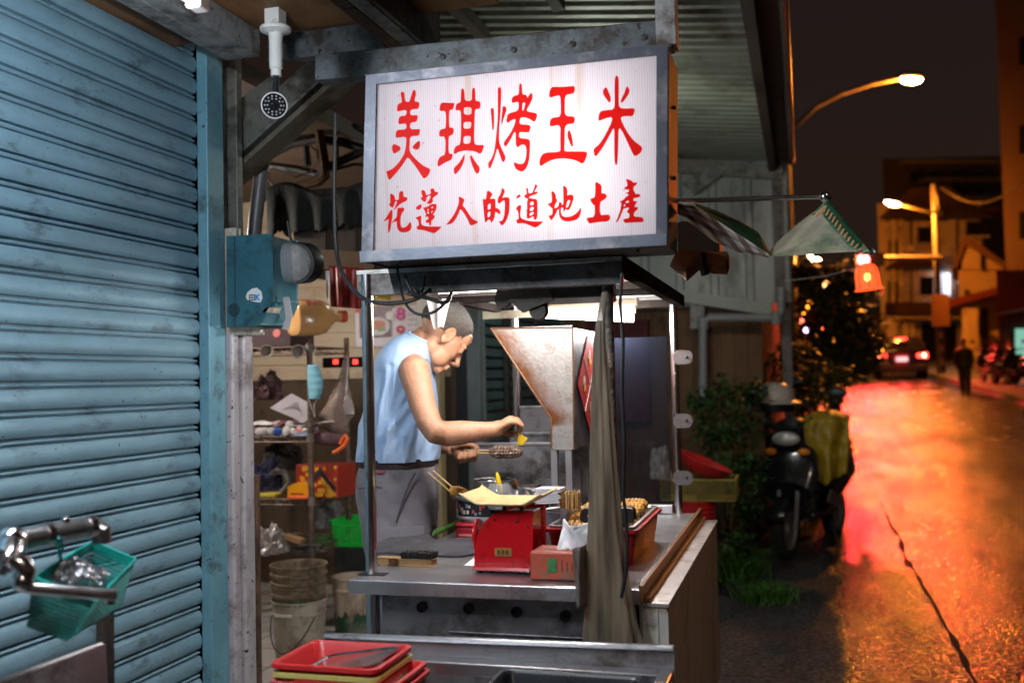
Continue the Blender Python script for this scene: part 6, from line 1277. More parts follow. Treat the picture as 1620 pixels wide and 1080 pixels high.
k = M(); c = onY(470, 784, YR0 - .02); k.obox(V((c.x, YR0 - .0, zs(2) + .006)), (.11, .05, .010), Matrix.Rotation(R(5), 3, 'Z')); tag(k.build('coral_case', mat('coral_plastic', (.75, .13, .08), .4)), 'flat coral-red case under the tape dispenser', 'case')
def heap(name, px, py, y, rx, rz, m_, label, cat, seed=0, ry=.1):
    k = M(); c = onY(px, py, y)
    def f(u, v):
        t = 2 * math.pi * u; ph_ = math.pi * .5 * v; d = V((math.cos(t) * math.cos(ph_), math.sin(t) * math.cos(ph_), math.sin(ph_)))
        n_ = 1 + .45 * noise.noise(d * 2.2 + V((seed, 0, 0))) + .2 * noise.noise(d * 6 + V((seed, 3, 0))) + .1 * noise.noise(d * 14 + V((seed, 3, 0)))
        return c + V((d.x * rx * n_, d.y * ry * n_, d.z * rz * n_))
    k.grid(f, 40, 20, wrap=True); return tag(k.build(name, m_), label, cat)
heap('folded_cloth', 418, 772, YR0 + .15, .09, .13, mat('navy_cloth', (.03, .03, .075), .9, 0, .3, 12), 'navy blue cloth bundle at the left of the lower shelf', 'cloth', 1)
k = M(); a, b = onY(402, 779, YR0 + .02), onY(437, 779, YR0 + .02); k.box((a.x - .1, YR0 + .0, zs(2)), (b.x, YR0 + .12, zs(2) + .022)); tag(k.build('yellow_sponge', mat('mustard_foam', (.50, .38, .05), .8, 0, .2, 20), bevel=.006), 'flat mustard-yellow sponge pad on the lower shelf', 'sponge')
k = M(); k.tube([onY(x, y, YR0 + .1) for x, y in ((428, 750), (438, 744), (452, 748), (458, 762), (450, 775), (440, 783))], .016, 10); tag(k.build('grey_hose', mat('grey_hose', (.16, .16, .16), .5, 0, .3, 20)), 'short curved grey hose on the lower shelf', 'hose')
heap('dusty_bundle', 446, 742, YR0 + .3, .12, .14, mat('dusty_grey_cloth', (.07, .06, .06), .9, 0, .5, 12), 'dusty grey bundle at the back of the lower shelf', 'bundle', 5)
heap('dark_bag', 425, 632, YR0 + .22, .08, .13, mat('dark_maroon_bag', (.05, .022, .024), .6, 0, .5, 12), 'dark maroon cloth bag at the back of the middle shelf', 'bag', 8)
# under the rack
heap('clear_bags', 520, 832, YR0 + .62, .085, .13, mat('grey_film', (.26, .27, .28), .2, 0, .4, 20, .5, 30, coat=.3), 'clump of clear plastic bags under the rack by the green basket', 'bag', 12)
heap('foil_bag', 428, 874, YR0 - .12, .075, .13, mat('silver_film', (.40, .37, .36), .25, .3, .3, 16, .6, 25), 'crumpled silver-grey plastic bag with a tied neck', 'bag', 15)
k = M(); c = onY(466, 852, YR0 - .05); k.obox(c, (.10, .05, .025), Matrix.Rotation(R(14), 3, 'Y')); tag(k.build('cardboard_piece', mat('corrugated_card', (.30, .17, .08), .8), bevel=.002), 'piece of brown cardboard under the rack', 'cardboard')
for i in range(5): 
    k = M(); a, b = onY(432 + i * 13, 862 + (i % 3) * 5, YR0 - .05 + .02 * i), onY(478 + i * 9, 872 - (i % 2) * 10, YR0 - .02); k.beam(a, b, .035, .004); tag(k.build('metal_strip', steel_dull), 'loose strip of dull metal among the scraps under the rack', 'metal strip', 'metal strips under the rack')
gbk = thing('green_basket', onY(552, 866, 5.03), 'bright green plastic basket on a dark crate beside the vendor', 'basket')
def basket(par, x0, x1, y0, y1, z0, z1, tp, m_, nx=14, nz=7, r=.0022, rim=.007, solid_rim=.03, holes=True):
    def P(u, v, side):
        e = tp * (1 - v); z = z0 + (z1 - z0) * v
        X0, X1, Y0, Y1 = x0 + e, x1 - e, y0 + e, y1 - e
        return {0: V((X0 + (X1 - X0) * u, Y0, z)), 1: V((X1, Y0 + (Y1 - Y0) * u, z)), 2: V((X1 - (X1 - X0) * u, Y1, z)), 3: V((X0, Y1 - (Y1 - Y0) * u, z))}[side]
    k = M()
    vt = 1 - solid_rim / (z1 - z0)
    for s_ in range(4):
        for i in range(nx + 1): k.tube([P(i / nx, 0, s_), P(i / nx, vt, s_)], r, 4)
        for j in range(nz + 1): k.tube([P(0, j / nz * vt, s_), P(1, j / nz * vt, s_)], r, 4)
    for i in range(nx + 1): k.tube([P(i / nx, 0, 0), P(1 - i / nx, 0, 2)], r, 4); k.tube([P(i / nx, 0, 1), P(1 - i / nx, 0, 3)], r, 4)
    k.build('mesh_wall', m_, par)
    k = M(); q = [P(0, vt, i) for i in range(4)]; q2 = [P(0, 1, i) for i in range(4)]; cen_ = sum(q2, V()) / 4
    out_ = [p + (p - cen_).normalized() * rim for p in q2]; 
    vs_ = q + q2 + out_ + [p - V((0, 0, .008)) for p in out_]
    k.add(vs_, [(a_ + i, a_ + (i + 1) % 4, b_ + (i + 1) % 4, b_ + i) for a_, b_ in ((0, 4), (4, 8), (8, 12)) for i in range(4)]); k.build('rim', m_, par, thick=.003)
green = mat('vivid_green_plastic', (.02, .55, .06), .4, 0, .06, 9, sss=.03)
a, b = onY(524, 822, 4.98), onY(592, 866, 4.98); basket(gbk, a.x, b.x, 4.98, 5.2, b.z, a.z, .012, green, 16, 7, .0032, .008, .03)
k = M(); k.box((a.x + .01, 4.985, .1), (b.x + .05, 5.3, b.z - .004)); tag(k.build('black_crate', mat('black_crate', (.012, .013, .012), .6, 0, .4, 9), bevel=.01), 'black crate under the green basket', 'crate')
heap('leafy_husks', 508, 862, 5.0, .06, .05, mat('leaf_green', (.05, .14, .03), .6, 0, .5, 40), 'green leaf scraps beside the green basket', 'leaves', 22)
# buckets
def bucket(par, cx, cy, z0, h, r, m_, n=36, inner=True):
    k = M(); k.lathe([(0, z0), (r * .86, z0), (r * .88, z0 + .006), (r * .955, z0 + h - .07), (r * 1.0, z0 + h - .068), (r * 1.0, z0 + h - .058), (r * .96, z0 + h - .055), (r * .97, z0 + h - .012), (r * 1.02, z0 + h - .010), (r * 1.025, z0 + h), (r * .97, z0 + h), (r * .93, z0 + h - .02), (r * .84, z0 + .008), (0, z0 + .008)], (cx, cy, 0), n); return k.build('bucket_shell', m_, par)
bd = onZ(455, 1046, .1); bkx, bky = bd.x, bd.y + .12
dirty_w = mat('grimy_white_plastic', (.40, .36, .29), .5, 0, .15, 6, .05, 40, dirt=(.12, .09, .06), dsc=6, damt=.45)
dirty_b = mat('brown_stained_plastic', (.26, .20, .13), .55, 0, .25, 6, .1, 40, dirt=(.07, .05, .03), dsc=7, damt=.5)
s_px = (V((bkx, bky, .5)) - CAM).dot(FWD) / F; rb0 = 43 * s_px
zr_ = lambda py: onY(455, py, bky - rb0 * .9).z
tops_ = [zr_(954), zr_(930), zr_(912), zr_(898)]
hb0 = tops_[0] - .1
for i, zt2 in enumerate(tops_):
    t_ = thing('bucket', V((bkx, bky, .1 if i == 0 else zt2 - .1)), ['pale grey bucket with a wire handle at the bottom of the nested stack', 'second bucket from the bottom of the nested stack, brown stained with green lettering', 'third bucket from the bottom of the nested stack', 'brown stained bucket at the top of the nested stack'][i], 'bucket', 'nested buckets')
    if i == 0: bucket(t_, bkx, bky, .1005, hb0, rb0, dirty_w)
    else:
        k = M(); r = rb0 * (1.0 + .012 * i); k.lathe([(r * .9, zt2 - .075), (r * .955, zt2 - .05), (r * 1.0, zt2 - .048), (r * 1.0, zt2 - .038), (r * .965, zt2 - .035), (r * .97, zt2 - .010), (r * 1.02, zt2 - .008), (r * 1.02, zt2), (r * .965, zt2), (r * .92, zt2 - .03), (r * .84, zt2 - .22), (0, zt2 - .22)], (bkx, bky, 0), 36); k.build('bucket_shell', dirty_b, t_)
    if i == 0:
        k = M(); k.tube([V((bkx + rb0 * 1.03 * math.cos(R(a_)), bky + rb0 * 1.04 * math.sin(R(a_)), tops_[0] - .07 - .16 * math.sin(R((a_ + 170) / 140 * 180)) * (1 if True else 0))) for a_ in range(-170, -29, 10)], .0028, 6); k.build('wire_handle', darkmetal, t_)
        k = M(); k.box((bkx - .055, bky - rb0 * 1.04, tops_[0] - .062), (bkx + .03, bky - rb0 * .99, tops_[0] - .050)); k.build('white_grip', white_pl, t_)
    if i == 1:
        r = rb0 * 1.015; zz = zt2 - .085
        k = text_mesh('& China Yah', .042, lambda x, y: V((bkx + r * .985 * math.sin(x / r - .85), bky - r * .985 * math.cos(x / r - .85), zz + y)), .0008); k.build('lettering', mat('faded_green_ink', (.02, .14, .06), .6), t_)
b2 = onZ(548, 1010, .1); t_ = thing('paint_bucket', V((b2.x, b2.y + .1, .1)), 'single stained bucket with dark and green paint runs under the counter edge', 'bucket')
rb2 = 35 * s_px * 1.05; zt3 = onY(548, 916, b2.y + .1 - .1).z
pb_m = mat('paint_run_plastic', (.42, .33, .24), .5, 0, .2, 6, dirt=(.12, .07, .05), dsc=5, damt=.4, stretch=(1, 1, .4))
bucket(t_, b2.x, b2.y + .1, .1005, zt3 - .1, rb2, pb_m)
k = M()
def run(u, v):
    a_ = R(-170 + 160 * u); z = .105 + (zt3 - .1) * .48 * v * (.75 + .35 * noise.noise(V((u * 9, 0, 5)))); r_ = rb2 * (.885 + .075 * (z - .1) / (zt3 - .17)) + .001; return V((b2.x + r_ * math.cos(a_), b2.y + .1 + r_ * math.sin(a_), z))
k.grid(run, 60, 10); k.build('paint_runs', mat('green_black_paint', (.012, .05, .022), .5, 0, .8, 9, dirt=(.22, .16, .14), dsc=8, damt=.3), t_)
# ---------------------------------------------------------------- sink in front of the cart
YK = 2.34
sk_ = thing('steel_sink', onY(790, 1080, YK), 'stainless steel sink with an upright back panel in front of the cart', 'sink')
a, b = onY(515, 1003, YK), onY(1065, 1023, YK); zt4 = (a.z + b.z) / 2
k = M(); k.prism([a, b, V((b.x, YK, .2)), V((a.x, YK, .2))], (0, .012, 0)); k.build('back_panel', mat('grey_brushed_steel', (.36, .355, .38), .42, .75, .15, 5, .1, 60, dirt=(.13, .10, .09), dsc=6, damt=.35), sk_, bevel=.002)
k = M(); k.tube([a + V((0, -.004, -.002)), b + V((0, -.004, -.002))], .006, 8); k.build('panel_lip', steel, sk_)
zb4 = onY(790, 1062, YK - .1).z
k = M(); bx0, bx1 = onY(640, 1070, 2.2).x, onY(1030, 1065, 2.2).x
k.box((a.x, 1.80, zb4 - .03), (bx0, YK - .004, zb4)); k.box((bx1, 1.8, zb4 - .03), (b.x, YK - .004, zb4)); k.box((bx0 + .0005, YK - .05, zb4 - .03), (bx1 - .0005, YK - .004, zb4)); k.box((bx0 + .0005, 1.8, zb4 - .03), (bx1 - .0005, 1.86, zb4)); k.build('deck', steel, sk_, bevel=.003)
k = M(); k.rings([[V((p.x, p.y, z)) for p in roundrect(bx0 - .002 + i, bx1 + .002 - i, 1.858 + i, YK - .048 - i, .05)] for i, z in ((0, zb4 - .004), (.01, zb4 - .2), (.04, zb4 - .21))], cap=False); k.add([V((bx0, 1.86, zb4 - .211)), V((bx1, 1.86, zb4 - .211)), V((bx1, YK - .05, zb4 - .211)), V((bx0, YK - .05, zb4 - .211))], [(0, 1, 2, 3)]); k.build('basin', steel_dull, sk_)
bt = thing('black_tray', onY(905, 1075, 2.2), 'black plastic tray in the sink', 'tray')
a2, b2_ = onY(796, 1070, 2.26), onY(1018, 1078, 2.26); zt5 = onY(905, 1066, 2.26).z
k = M(); tray(k, a2.x, b2_.x, 1.9, 2.27, zb4 - .2, zt5, .004, .02); k.build('tray', mat('blue_black_plastic', (.012, .014, .02), .3, 0, .2, 9, coat=.2), bt)
# stack of trays
yT0, yT1 = 1.98, 2.24
zT = onY(560, 1016, yT1).z
def stack_rect(z, e=0): return None
cols = [('red_tray', 'red plastic tray', mat('stack_red_plastic', (.52, .022, .024), .35, 0, .1, 8)), ('yellow_tray', 'pale yellow plastic tray', mat('stack_yellow_plastic', (.56, .47, .14), .4, 0, .1, 8)), ('pink_tray', 'faded pink-red plastic tray', mat('stack_pink_plastic', (.50, .10, .09), .4, 0, .1, 8)), ('yellow_tray', 'pale yellow plastic tray', MAT['stack_yellow_plastic'])]
A4 = onZ(470, 1055, zT - .0); xL, xR = onY(474, 1050, yT0).x, onY(628, 1050, yT0).x
TRm = []
pos = [onZ(488, 1012, zT), onZ(652, 1020, zT)]
xL_, xR_ = onZ(492, 1014, zT).x, onZ(652, 1018, zT).x; yT1 = onZ(570, 1015, zT).y; yT0 = onZ(560, 1056, zT).y
lab = ['red plastic tray at the top of the stacked trays, holding a steel dish', 'pale yellow plastic tray just below the top red tray of the stack', 'faded pink-red plastic tray, third from the top of the stack', 'pale yellow plastic tray at the bottom of the stack']
for i, (nm, lb, mm) in enumerate(cols):
    z = zT - i * .019; t_ = thing(nm, V(((xL_ + xR_) / 2, (yT0 + yT1) / 2, z - .06)), lab[i], 'tray', 'stacked trays')
    k = M(); dx = .004 * math.sin(i * 2.4); tray(k, xL_ + dx, xR_ + dx, yT0, yT1, z - .062, z, .003, .022); k.build('tray_body', mm, t_)
dish = thing('steel_dish', V(((xL_ + xR_) / 2 + .03, (yT0 + yT1) / 2, zT - .05)), 'shallow stainless dish lying tilted in the top red tray', 'dish')
k = M(); cx_, cy_ = (xL_ + xR_) / 2 + .02, (yT0 + yT1) / 2; tl2 = Matrix.Rotation(R(-9), 3, 'Y')
def dring(hx, hy, z): return [V((cx_, cy_, zT - .018)) + tl2 @ V((p.x, p.y, z)) for p in roundrect(-hx, hx, -hy, hy, .025)]
hx_, hy_ = (xR_ - xL_) / 2 - .035, (yT1 - yT0) / 2 - .025
k.rings([dring(hx_ - .02, hy_ - .02, -.018), dring(hx_, hy_, .006), dring(hx_ + .006, hy_ + .006, .007), dring(hx_ + .006, hy_ + .006, .004)]); k.build('dish', steel_pipe, dish)
xa2, xb2 = onZ(640, 1042, zT - .03).x, onZ(680, 1040, zT - .03).x
for i in range(2):
    t_ = thing('red_basin_tray', V((xa2, yT1, zT - .1)), ['red plastic tray behind the stack, uppermost of the leaning pair', 'red plastic tray behind the stack, lower of the leaning pair'][i], 'tray', 'leaning red trays')
    k = M(); tray(k, xL_ + .05 + .006 * i, xb2 + .008 * i, yT0 + .0, yT1 - .02, zT - .16 - .014 * i, zT - .03 - .016 * i, .003, .02) ; k.build('tray_body', cols[0][2], t_)
# tap, basket with steel wool and the second basin at the lower left
tp_ = thing('water_tap', at(60, 950, 1.75), 'chrome water tap on a thick wall pipe in front of the shutter', 'tap')
D0 = 1.80
k = M(); k.tube([at(-60, 872, 1.70), at(0, 862, 1.74), at(60, 848, 1.80), at(120, 836, 1.86), at(150, 832, 1.90), at(160, 838, 1.90), at(161, 858, 1.90)], .0185, 16); k.build('pipe', mat('old_chrome_pipe', (.34, .32, .32), .3, .9, .25, 12, .1, 60, dirt=(.12, .09, .07), dsc=12, damt=.4), tp_)
for px, py, dd_ in ((138, 834, 1.88), (70, 846, 1.81)):
    k = M(); c = at(px, py, dd_); nxt = at(px + 10, py - 2, dd_ + .01); k.tube([c, nxt], .0225, 16); k.build('coupling', chrome, tp_)
k = M(); k.tube([at(104, 838, 1.84), at(104, 822, 1.84)], .006, 10); k.ball(at(104, 822, 1.84), .008, 10, 8); k.build('bleed_screw', chrome, tp_)
k = M(); k.tube([at(18, 858, 1.74), at(14, 880, 1.70), at(10, 892, 1.68)], [.022, .024, .018], 16); k.ball(at(18, 856, 1.74), .027, 14, 10); k.build('tee', chrome, tp_)
k = M(); k.tube([at(22, 884, 1.68), at(36, 892, 1.68), at(42, 905, 1.68), at(40, 918, 1.68)], [.016, .017, .016, .014], 14); k.ball(at(36, 918, 1.68), .019, 14, 10); k.build('valve_body', chrome, tp_)
k = M(); k.ball(at(38, 903, 1.68), .0145, 12, 8); k.build('brass_nut', mat('brass', (.50, .26, .07), .3, 1., .2, 20), tp_)
k = M(); 
for a_, b_ in (((2, 872), (-12, 890)), ((10, 892), (2, 906))): k.tube([at(a_[0], a_[1], 1.67), at(b_[0], b_[1], 1.67)], .009, 10)
k.build('lever', chrome, tp_)
sp_a, sp_b = at(38, 929, 1.68), at(185, 941, 1.74)
k = M(); k.tube([sp_a, sp_b], [.0095, .0105], 16); k.tube([sp_b + V((-.012, 0, .0)), sp_b + V((-.012, -.002, -.016))], .0085, 12); k.build('spout', chrome, tp_)
bk = thing('turquoise_basket', at(125, 1010, 1.95), 'turquoise mesh basket tied to the tap pipe and holding steel wool', 'basket')
turq = mat('turquoise_plastic', (.012, .30, .26), .4, 0, .12, 8, sss=.02)
# tilted basket: rim quad and smaller base quad
rim_ = [at(52, 905, 1.74), at(148, 856, 2.02), at(214, 882, 2.06), at(196, 938, 1.80), ]
rim_ = [at(54, 912, 1.76), at(146, 857, 2.0), at(213, 884, 2.04), at(150, 948, 1.78)]
bas_ = [at(44, 990, 1.80), at(140, 930, 2.0), at(192, 956, 2.02), at(106, 1012, 1.82)]
k = M(); n_ = 16
for i in range(4):
    a0, a1, b0, b1 = rim_[i], rim_[(i + 1) % 4], bas_[i], bas_[(i + 1) % 4]
    for j in range(n_ + 1): t = j / n_; k.tube([a0 * (1 - t) + a1 * t, b0 * (1 - t) + b1 * t], .0017, 4)
    for j in range(1, 12): t = j / 11; k.tube([a0 * (1 - t) + b0 * t, a1 * (1 - t) + b1 * t], .0017, 4)
for j in range(n_ + 1): t = j / n_; k.tube([bas_[0] * (1 - t) + bas_[1] * t, bas_[3] * (1 - t) + bas_[2] * t], .0017, 4); k.tube([bas_[0] * (1 - t) + bas_[3] * t, bas_[1] * (1 - t) + bas_[2] * t], .0017, 4)
k.build('mesh_wall', turq, bk)
k = M(); cen_ = sum(rim_, V()) / 4; ins = [p + (bas_[i] - p) * .17 for i, p in enumerate(rim_)]; ou = [p + (p - cen_).normalized() * .008 for p in rim_]
k.add(ins + rim_ + ou, [(a_ + i, a_ + (i + 1) % 4, b_ + (i + 1) % 4, b_ + i) for a_, b_ in ((0, 4), (4, 8)) for i in range(4)]); k.build('rim', turq, bk, thick=.003)
k = M(); k.tube([at(98, 888, 1.86), at(92, 866, 1.82), at(86, 842, 1.81), at(80, 830, 1.83)], .003, 6); k.tube([at(94, 880, 1.86), at(100, 864, 1.83), at(92, 850, 1.81)], .003, 6); k.build('tie_string', mat('cyan_string', (.02, .42, .42), .5), bk)
sw = M(); random.seed(31); cs = [at(112, 906, 1.86), at(122, 904, 1.9), at(150, 916, 1.88), at(130, 912, 1.85), at(104, 914, 1.85)]
for c in cs:
    for i in range(46):
        d = V((random.gauss(0, 1), random.gauss(0, 1), random.gauss(0, 1))).normalized(); r_ = .022 + random.random() * .006; x, y, _ = frame(d); p = c + d * r_ * .9
        sw.tube([p + (x * math.cos(t) + y * math.sin(t)) * .006 for t in (0, 1.3, 2.6, 3.9, 5.2)], .0014, 4)
    sw.ball(c, .019, 10, 8)
tag(sw.build('steel_wool', mat('steel_wool', (.42, .40, .42), .35, .9, .4, 90)), 'tangled grey steel wool in the turquoise basket', 'steel wool')
lk = thing('wall_basin', at(90, 1075, 2.0), 'steel basin at the bottom left corner in front of the shutter', 'basin')
g = [at(160, 1018, 2.05), at(162, 1100, 2.05), at(-40, 1130, 1.78), at(-40, 1110, 1.78)]
k = M(); k.prism([at(160, 1018, 2.05), at(164, 1110, 2.05), at(-40, 1180, 1.75), at(-40, 1092, 1.75)], (.010, .002, 0)); k.build('splash_panel', mat('mauve_steel', (.40, .36, .37), .4, .7, .15, 5, .1, 60, dirt=(.10, .08, .08), dsc=7, damt=.3), lk)
k = M(); k.tube([at(160, 1018, 2.045), at(-40, 1092, 1.745)], .005, 6); k.build('panel_edge', steel, lk)
k = M(); k.box((at(158, 960, 2.12).x - .01, at(158, 960, 2.12).y, .1), (at(158, 960, 2.12).x + .012, at(158, 960, 2.12).y + .03, at(158, 958, 2.12).z)); k.build('leg_bar', darkmetal, lk)

# ================================================================== RIGHT SIDE: STREET
def leaves(k, blobs, n, size, seed=1, mi=0, asp=.45, droop=.3):
    rnd = random.Random(seed)
    for _ in range(n):
        c, r = blobs[rnd.randrange(len(blobs))]
        d = V((rnd.gauss(0, 1), rnd.gauss(0, 1), rnd.gauss(0, 1))).normalized() * (rnd.random() ** .45)
        p = V(c) + V((d.x * r[0], d.y * r[1], d.z * r[2])); s_ = size * (.6 + .8 * rnd.random())
        a = V((rnd.gauss(0, 1), rnd.gauss(0, 1), rnd.gauss(0, .6) - droop)).normalized(); b_ = frame(a)[0]; c_ = a.cross(b_) * .25
        k.add([p, p + a * s_ * .5 + b_ * s_ * asp * .5 + c_ * s_ * .3, p + a * s_, p + a * s_ * .5 - b_ * s_ * asp * .5 + c_ * s_ * .3], [(0, 1, 2, 3)], mi)
# stack of containers behind the cart
YR = 5.95
cz0 = onZ(1120, 945, 0); YR = cz0.y + .12
def pz(px, py): return onY(px, py, YR)
dr = thing('striped_drum', V((onY(1100, 900, YR).x, YR, 0)), 'white drum with dark bands on the pavement behind the cart', 'drum')
dx_ = onY(1100, 900, YR).x; r_ = abs(onY(1136, 900, YR).x - dx_); zt_ = pz(1100, 828).z
k = M(); k.lathe([(0, .001), (r_ * .97, .001), (r_, .015), (r_, zt_ - .004), (0, zt_ - .004)], (dx_, YR, 0), 28); k.build('drum_shell', mat('grubby_white_drum', (.50, .50, .53), .4, 0, .1, 6, dirt=(.12, .11, .11), dsc=6, damt=.3), dr)
k = M()
for f in (.12, .2, .78, .93): k.lathe([(r_ + .0005, zt_ * f), (r_ + .003, zt_ * f + .004), (r_ + .003, zt_ * f + .02), (r_ + .0005, zt_ * f + .024)], (dx_, YR, 0), 28)
k.build('dark_band', black_pl, dr)
zt2 = pz(1100, 789).z
rb = thing('red_bucket', V((dx_, YR, zt_)), 'red ribbed plastic bucket on top of the white drum', 'bucket')
k = M(); prf = [(0, zt_), (r_ * .92, zt_)]
for i in range(5): z = zt_ + (zt2 - zt_) * (i + .5) / 5; prf += [(r_ * .95, z - .008), (r_ * .99, z - .004), (r_ * .99, z + .004), (r_ * .95, z + .008)]
prf += [(r_ * 1.0, zt2 - .012), (r_ * 1.03, zt2 - .01), (r_ * 1.03, zt2 - .001), (0, zt2 - .001)]
k.lathe(prf, (dx_, YR, 0), 30); k.build('bucket_shell', mat('bright_red_plastic', (.52, .018, .022), .35, 0, .1, 8, dirt=(.2, .02, .02), dsc=8, damt=.25), rb)
yc = thing('yellow_crate', V((onY(1104, 787, YR).x, YR, zt2)), 'flat olive-yellow plastic crate resting on the red bucket', 'crate')
a, b = onY(1045, 757, YR - .13), onY(1163, 789, YR - .13)
cm = mat('olive_yellow_plastic', (.34, .29, .05), .5, 0, .12, 8, dirt=(.12, .1, .03), dsc=7, damt=.3)
zc0, zc1 = zt2, a.z
k = M(); k.box((a.x, YR - .13, zc0 + .001), (b.x, YR + .17, zc0 + .008)); k.box((a.x - .012, YR - .142, zc1 - .012), (b.x + .012, YR - .128, zc1)); k.box((a.x - .012, YR + .168, zc1 - .012), (b.x + .012, YR + .182, zc1)); k.box((a.x - .012, YR - .127, zc1 - .012), (a.x + .002, YR + .167, zc1)); k.box((b.x - .002, YR - .127, zc1 - .012), (b.x + .012, YR + .167, zc1)); k.build('crate_frame', cm, yc, bevel=.002)
k = M(); n_ = 26
for i in range(n_ + 1):
    x = a.x + (b.x - a.x) * i / n_; k.box((x - .0025, YR - .13, zc0 + .0085), (x + .0025, YR - .127, zc1 - .0125)); k.box((x - .0025, YR + .166, zc0 + .0085), (x + .0025, YR + .169, zc1 - .0125))
for i in range(18):
    y = YR - .125 + .29 * i / 17
    for x in (a.x, b.x): k.box((x - .0015, y - .0025, zc0 + .0085), (x + .0015, y + .0025, zc1 - .0125))
k.build('slatted_side', cm, yc)
rbn = M(); tilt = Matrix.Rotation(R(24), 3, 'Y'); cbn = onY(1112, 742, YR - .0)
rbn.lathe([(0, -.035), (.10, -.033), (.155, .01), (.175, .05), (.182, .052), (.182, .058), (.168, .052), (.15, .018), (.1, -.022), (0, -.024)], cbn, 32, tilt)
tag(rbn.build('red_basin', MAT['bright_red_plastic']), 'shallow red plastic basin tilted on the olive-yellow crate', 'basin')
heap('white_bag', 1046, 756, YR - .04, .06, .20, mat('white_film', (.42, .42, .42), .35, 0, .3, 16, .5, 30), 'white plastic bag slumped on the left end of the olive-yellow crate', 'bag', 31, .08)
# plants
gp = mat('herb_green', (.030, .080, .018), .5, 0, .5, 20); gp2 = mat('grass_green', (.05, .16, .02), .5, 0, .5, 20)
ps_ = thing('leafy_shrub', onZ(1150, 880, 0), 'bushy green shrub growing against the brown wall', 'shrub')
k = M(); bl = [(at(px, py, d), (r * .004, r * .004, r * .0045)) for px, py, d, r in ((1110, 640, 7.6, 36), (1150, 620, 7.8, 40), (1130, 690, 7.5, 40), (1170, 680, 7.6, 44), (1185, 740, 7.5, 34), (1150, 745, 7.3, 30), (1190, 620, 8.1, 30), (1180, 800, 7.2, 26), (1170, 860, 7.0, 26))]
leaves(k, bl, 2000, .07, 3); k.build('foliage', gp, ps_)
k = M(); g0 = onZ(1160, 880, 0)
for i in range(9): c = V(bl[i % 9][0]); k.tube([g0 + V((.03 * i - .12, .03 * (i % 3), 0)), (g0 + c) / 2 + V((.05 * math.sin(i), 0, 0)), c], [.009, .007, .004], 6)
k.build('stem', mat('brown_stem', (.06, .04, .02), .8), ps_)
def tuft(name, px, py, n, h, spread, label, seed):
    k = M(); rnd = random.Random(seed); c = onZ(px, py, 0)
    for _ in range(n):
        p = c + V((rnd.gauss(0, spread), rnd.gauss(0, spread), 0)); d = V((rnd.gauss(0, .45), rnd.gauss(0, .45), 1)); hh = h * (.5 + rnd.random() * .7); w_ = V((rnd.gauss(0, 1), rnd.gauss(0, 1), 0)).normalized() * .004
        q = p + d * hh * .55; e = p + V((d.x * 1.7, d.y * 1.7, .8)) * hh
        k.add([p - w_, p + w_, q + w_ * .8, q - w_ * .8, e], [(0, 1, 2, 3), (3, 2, 4)])
    return tag(k.build(name, gp2), label, 'grass')
tuft('grass_tuft', 1163, 912, 620, .24, .075, 'tall tuft of grass beside the white drum', 4); tuft('grass_tuft', 1212, 950, 480, .13, .07, 'low clump of weeds on the pavement in front of the scooter', 5)
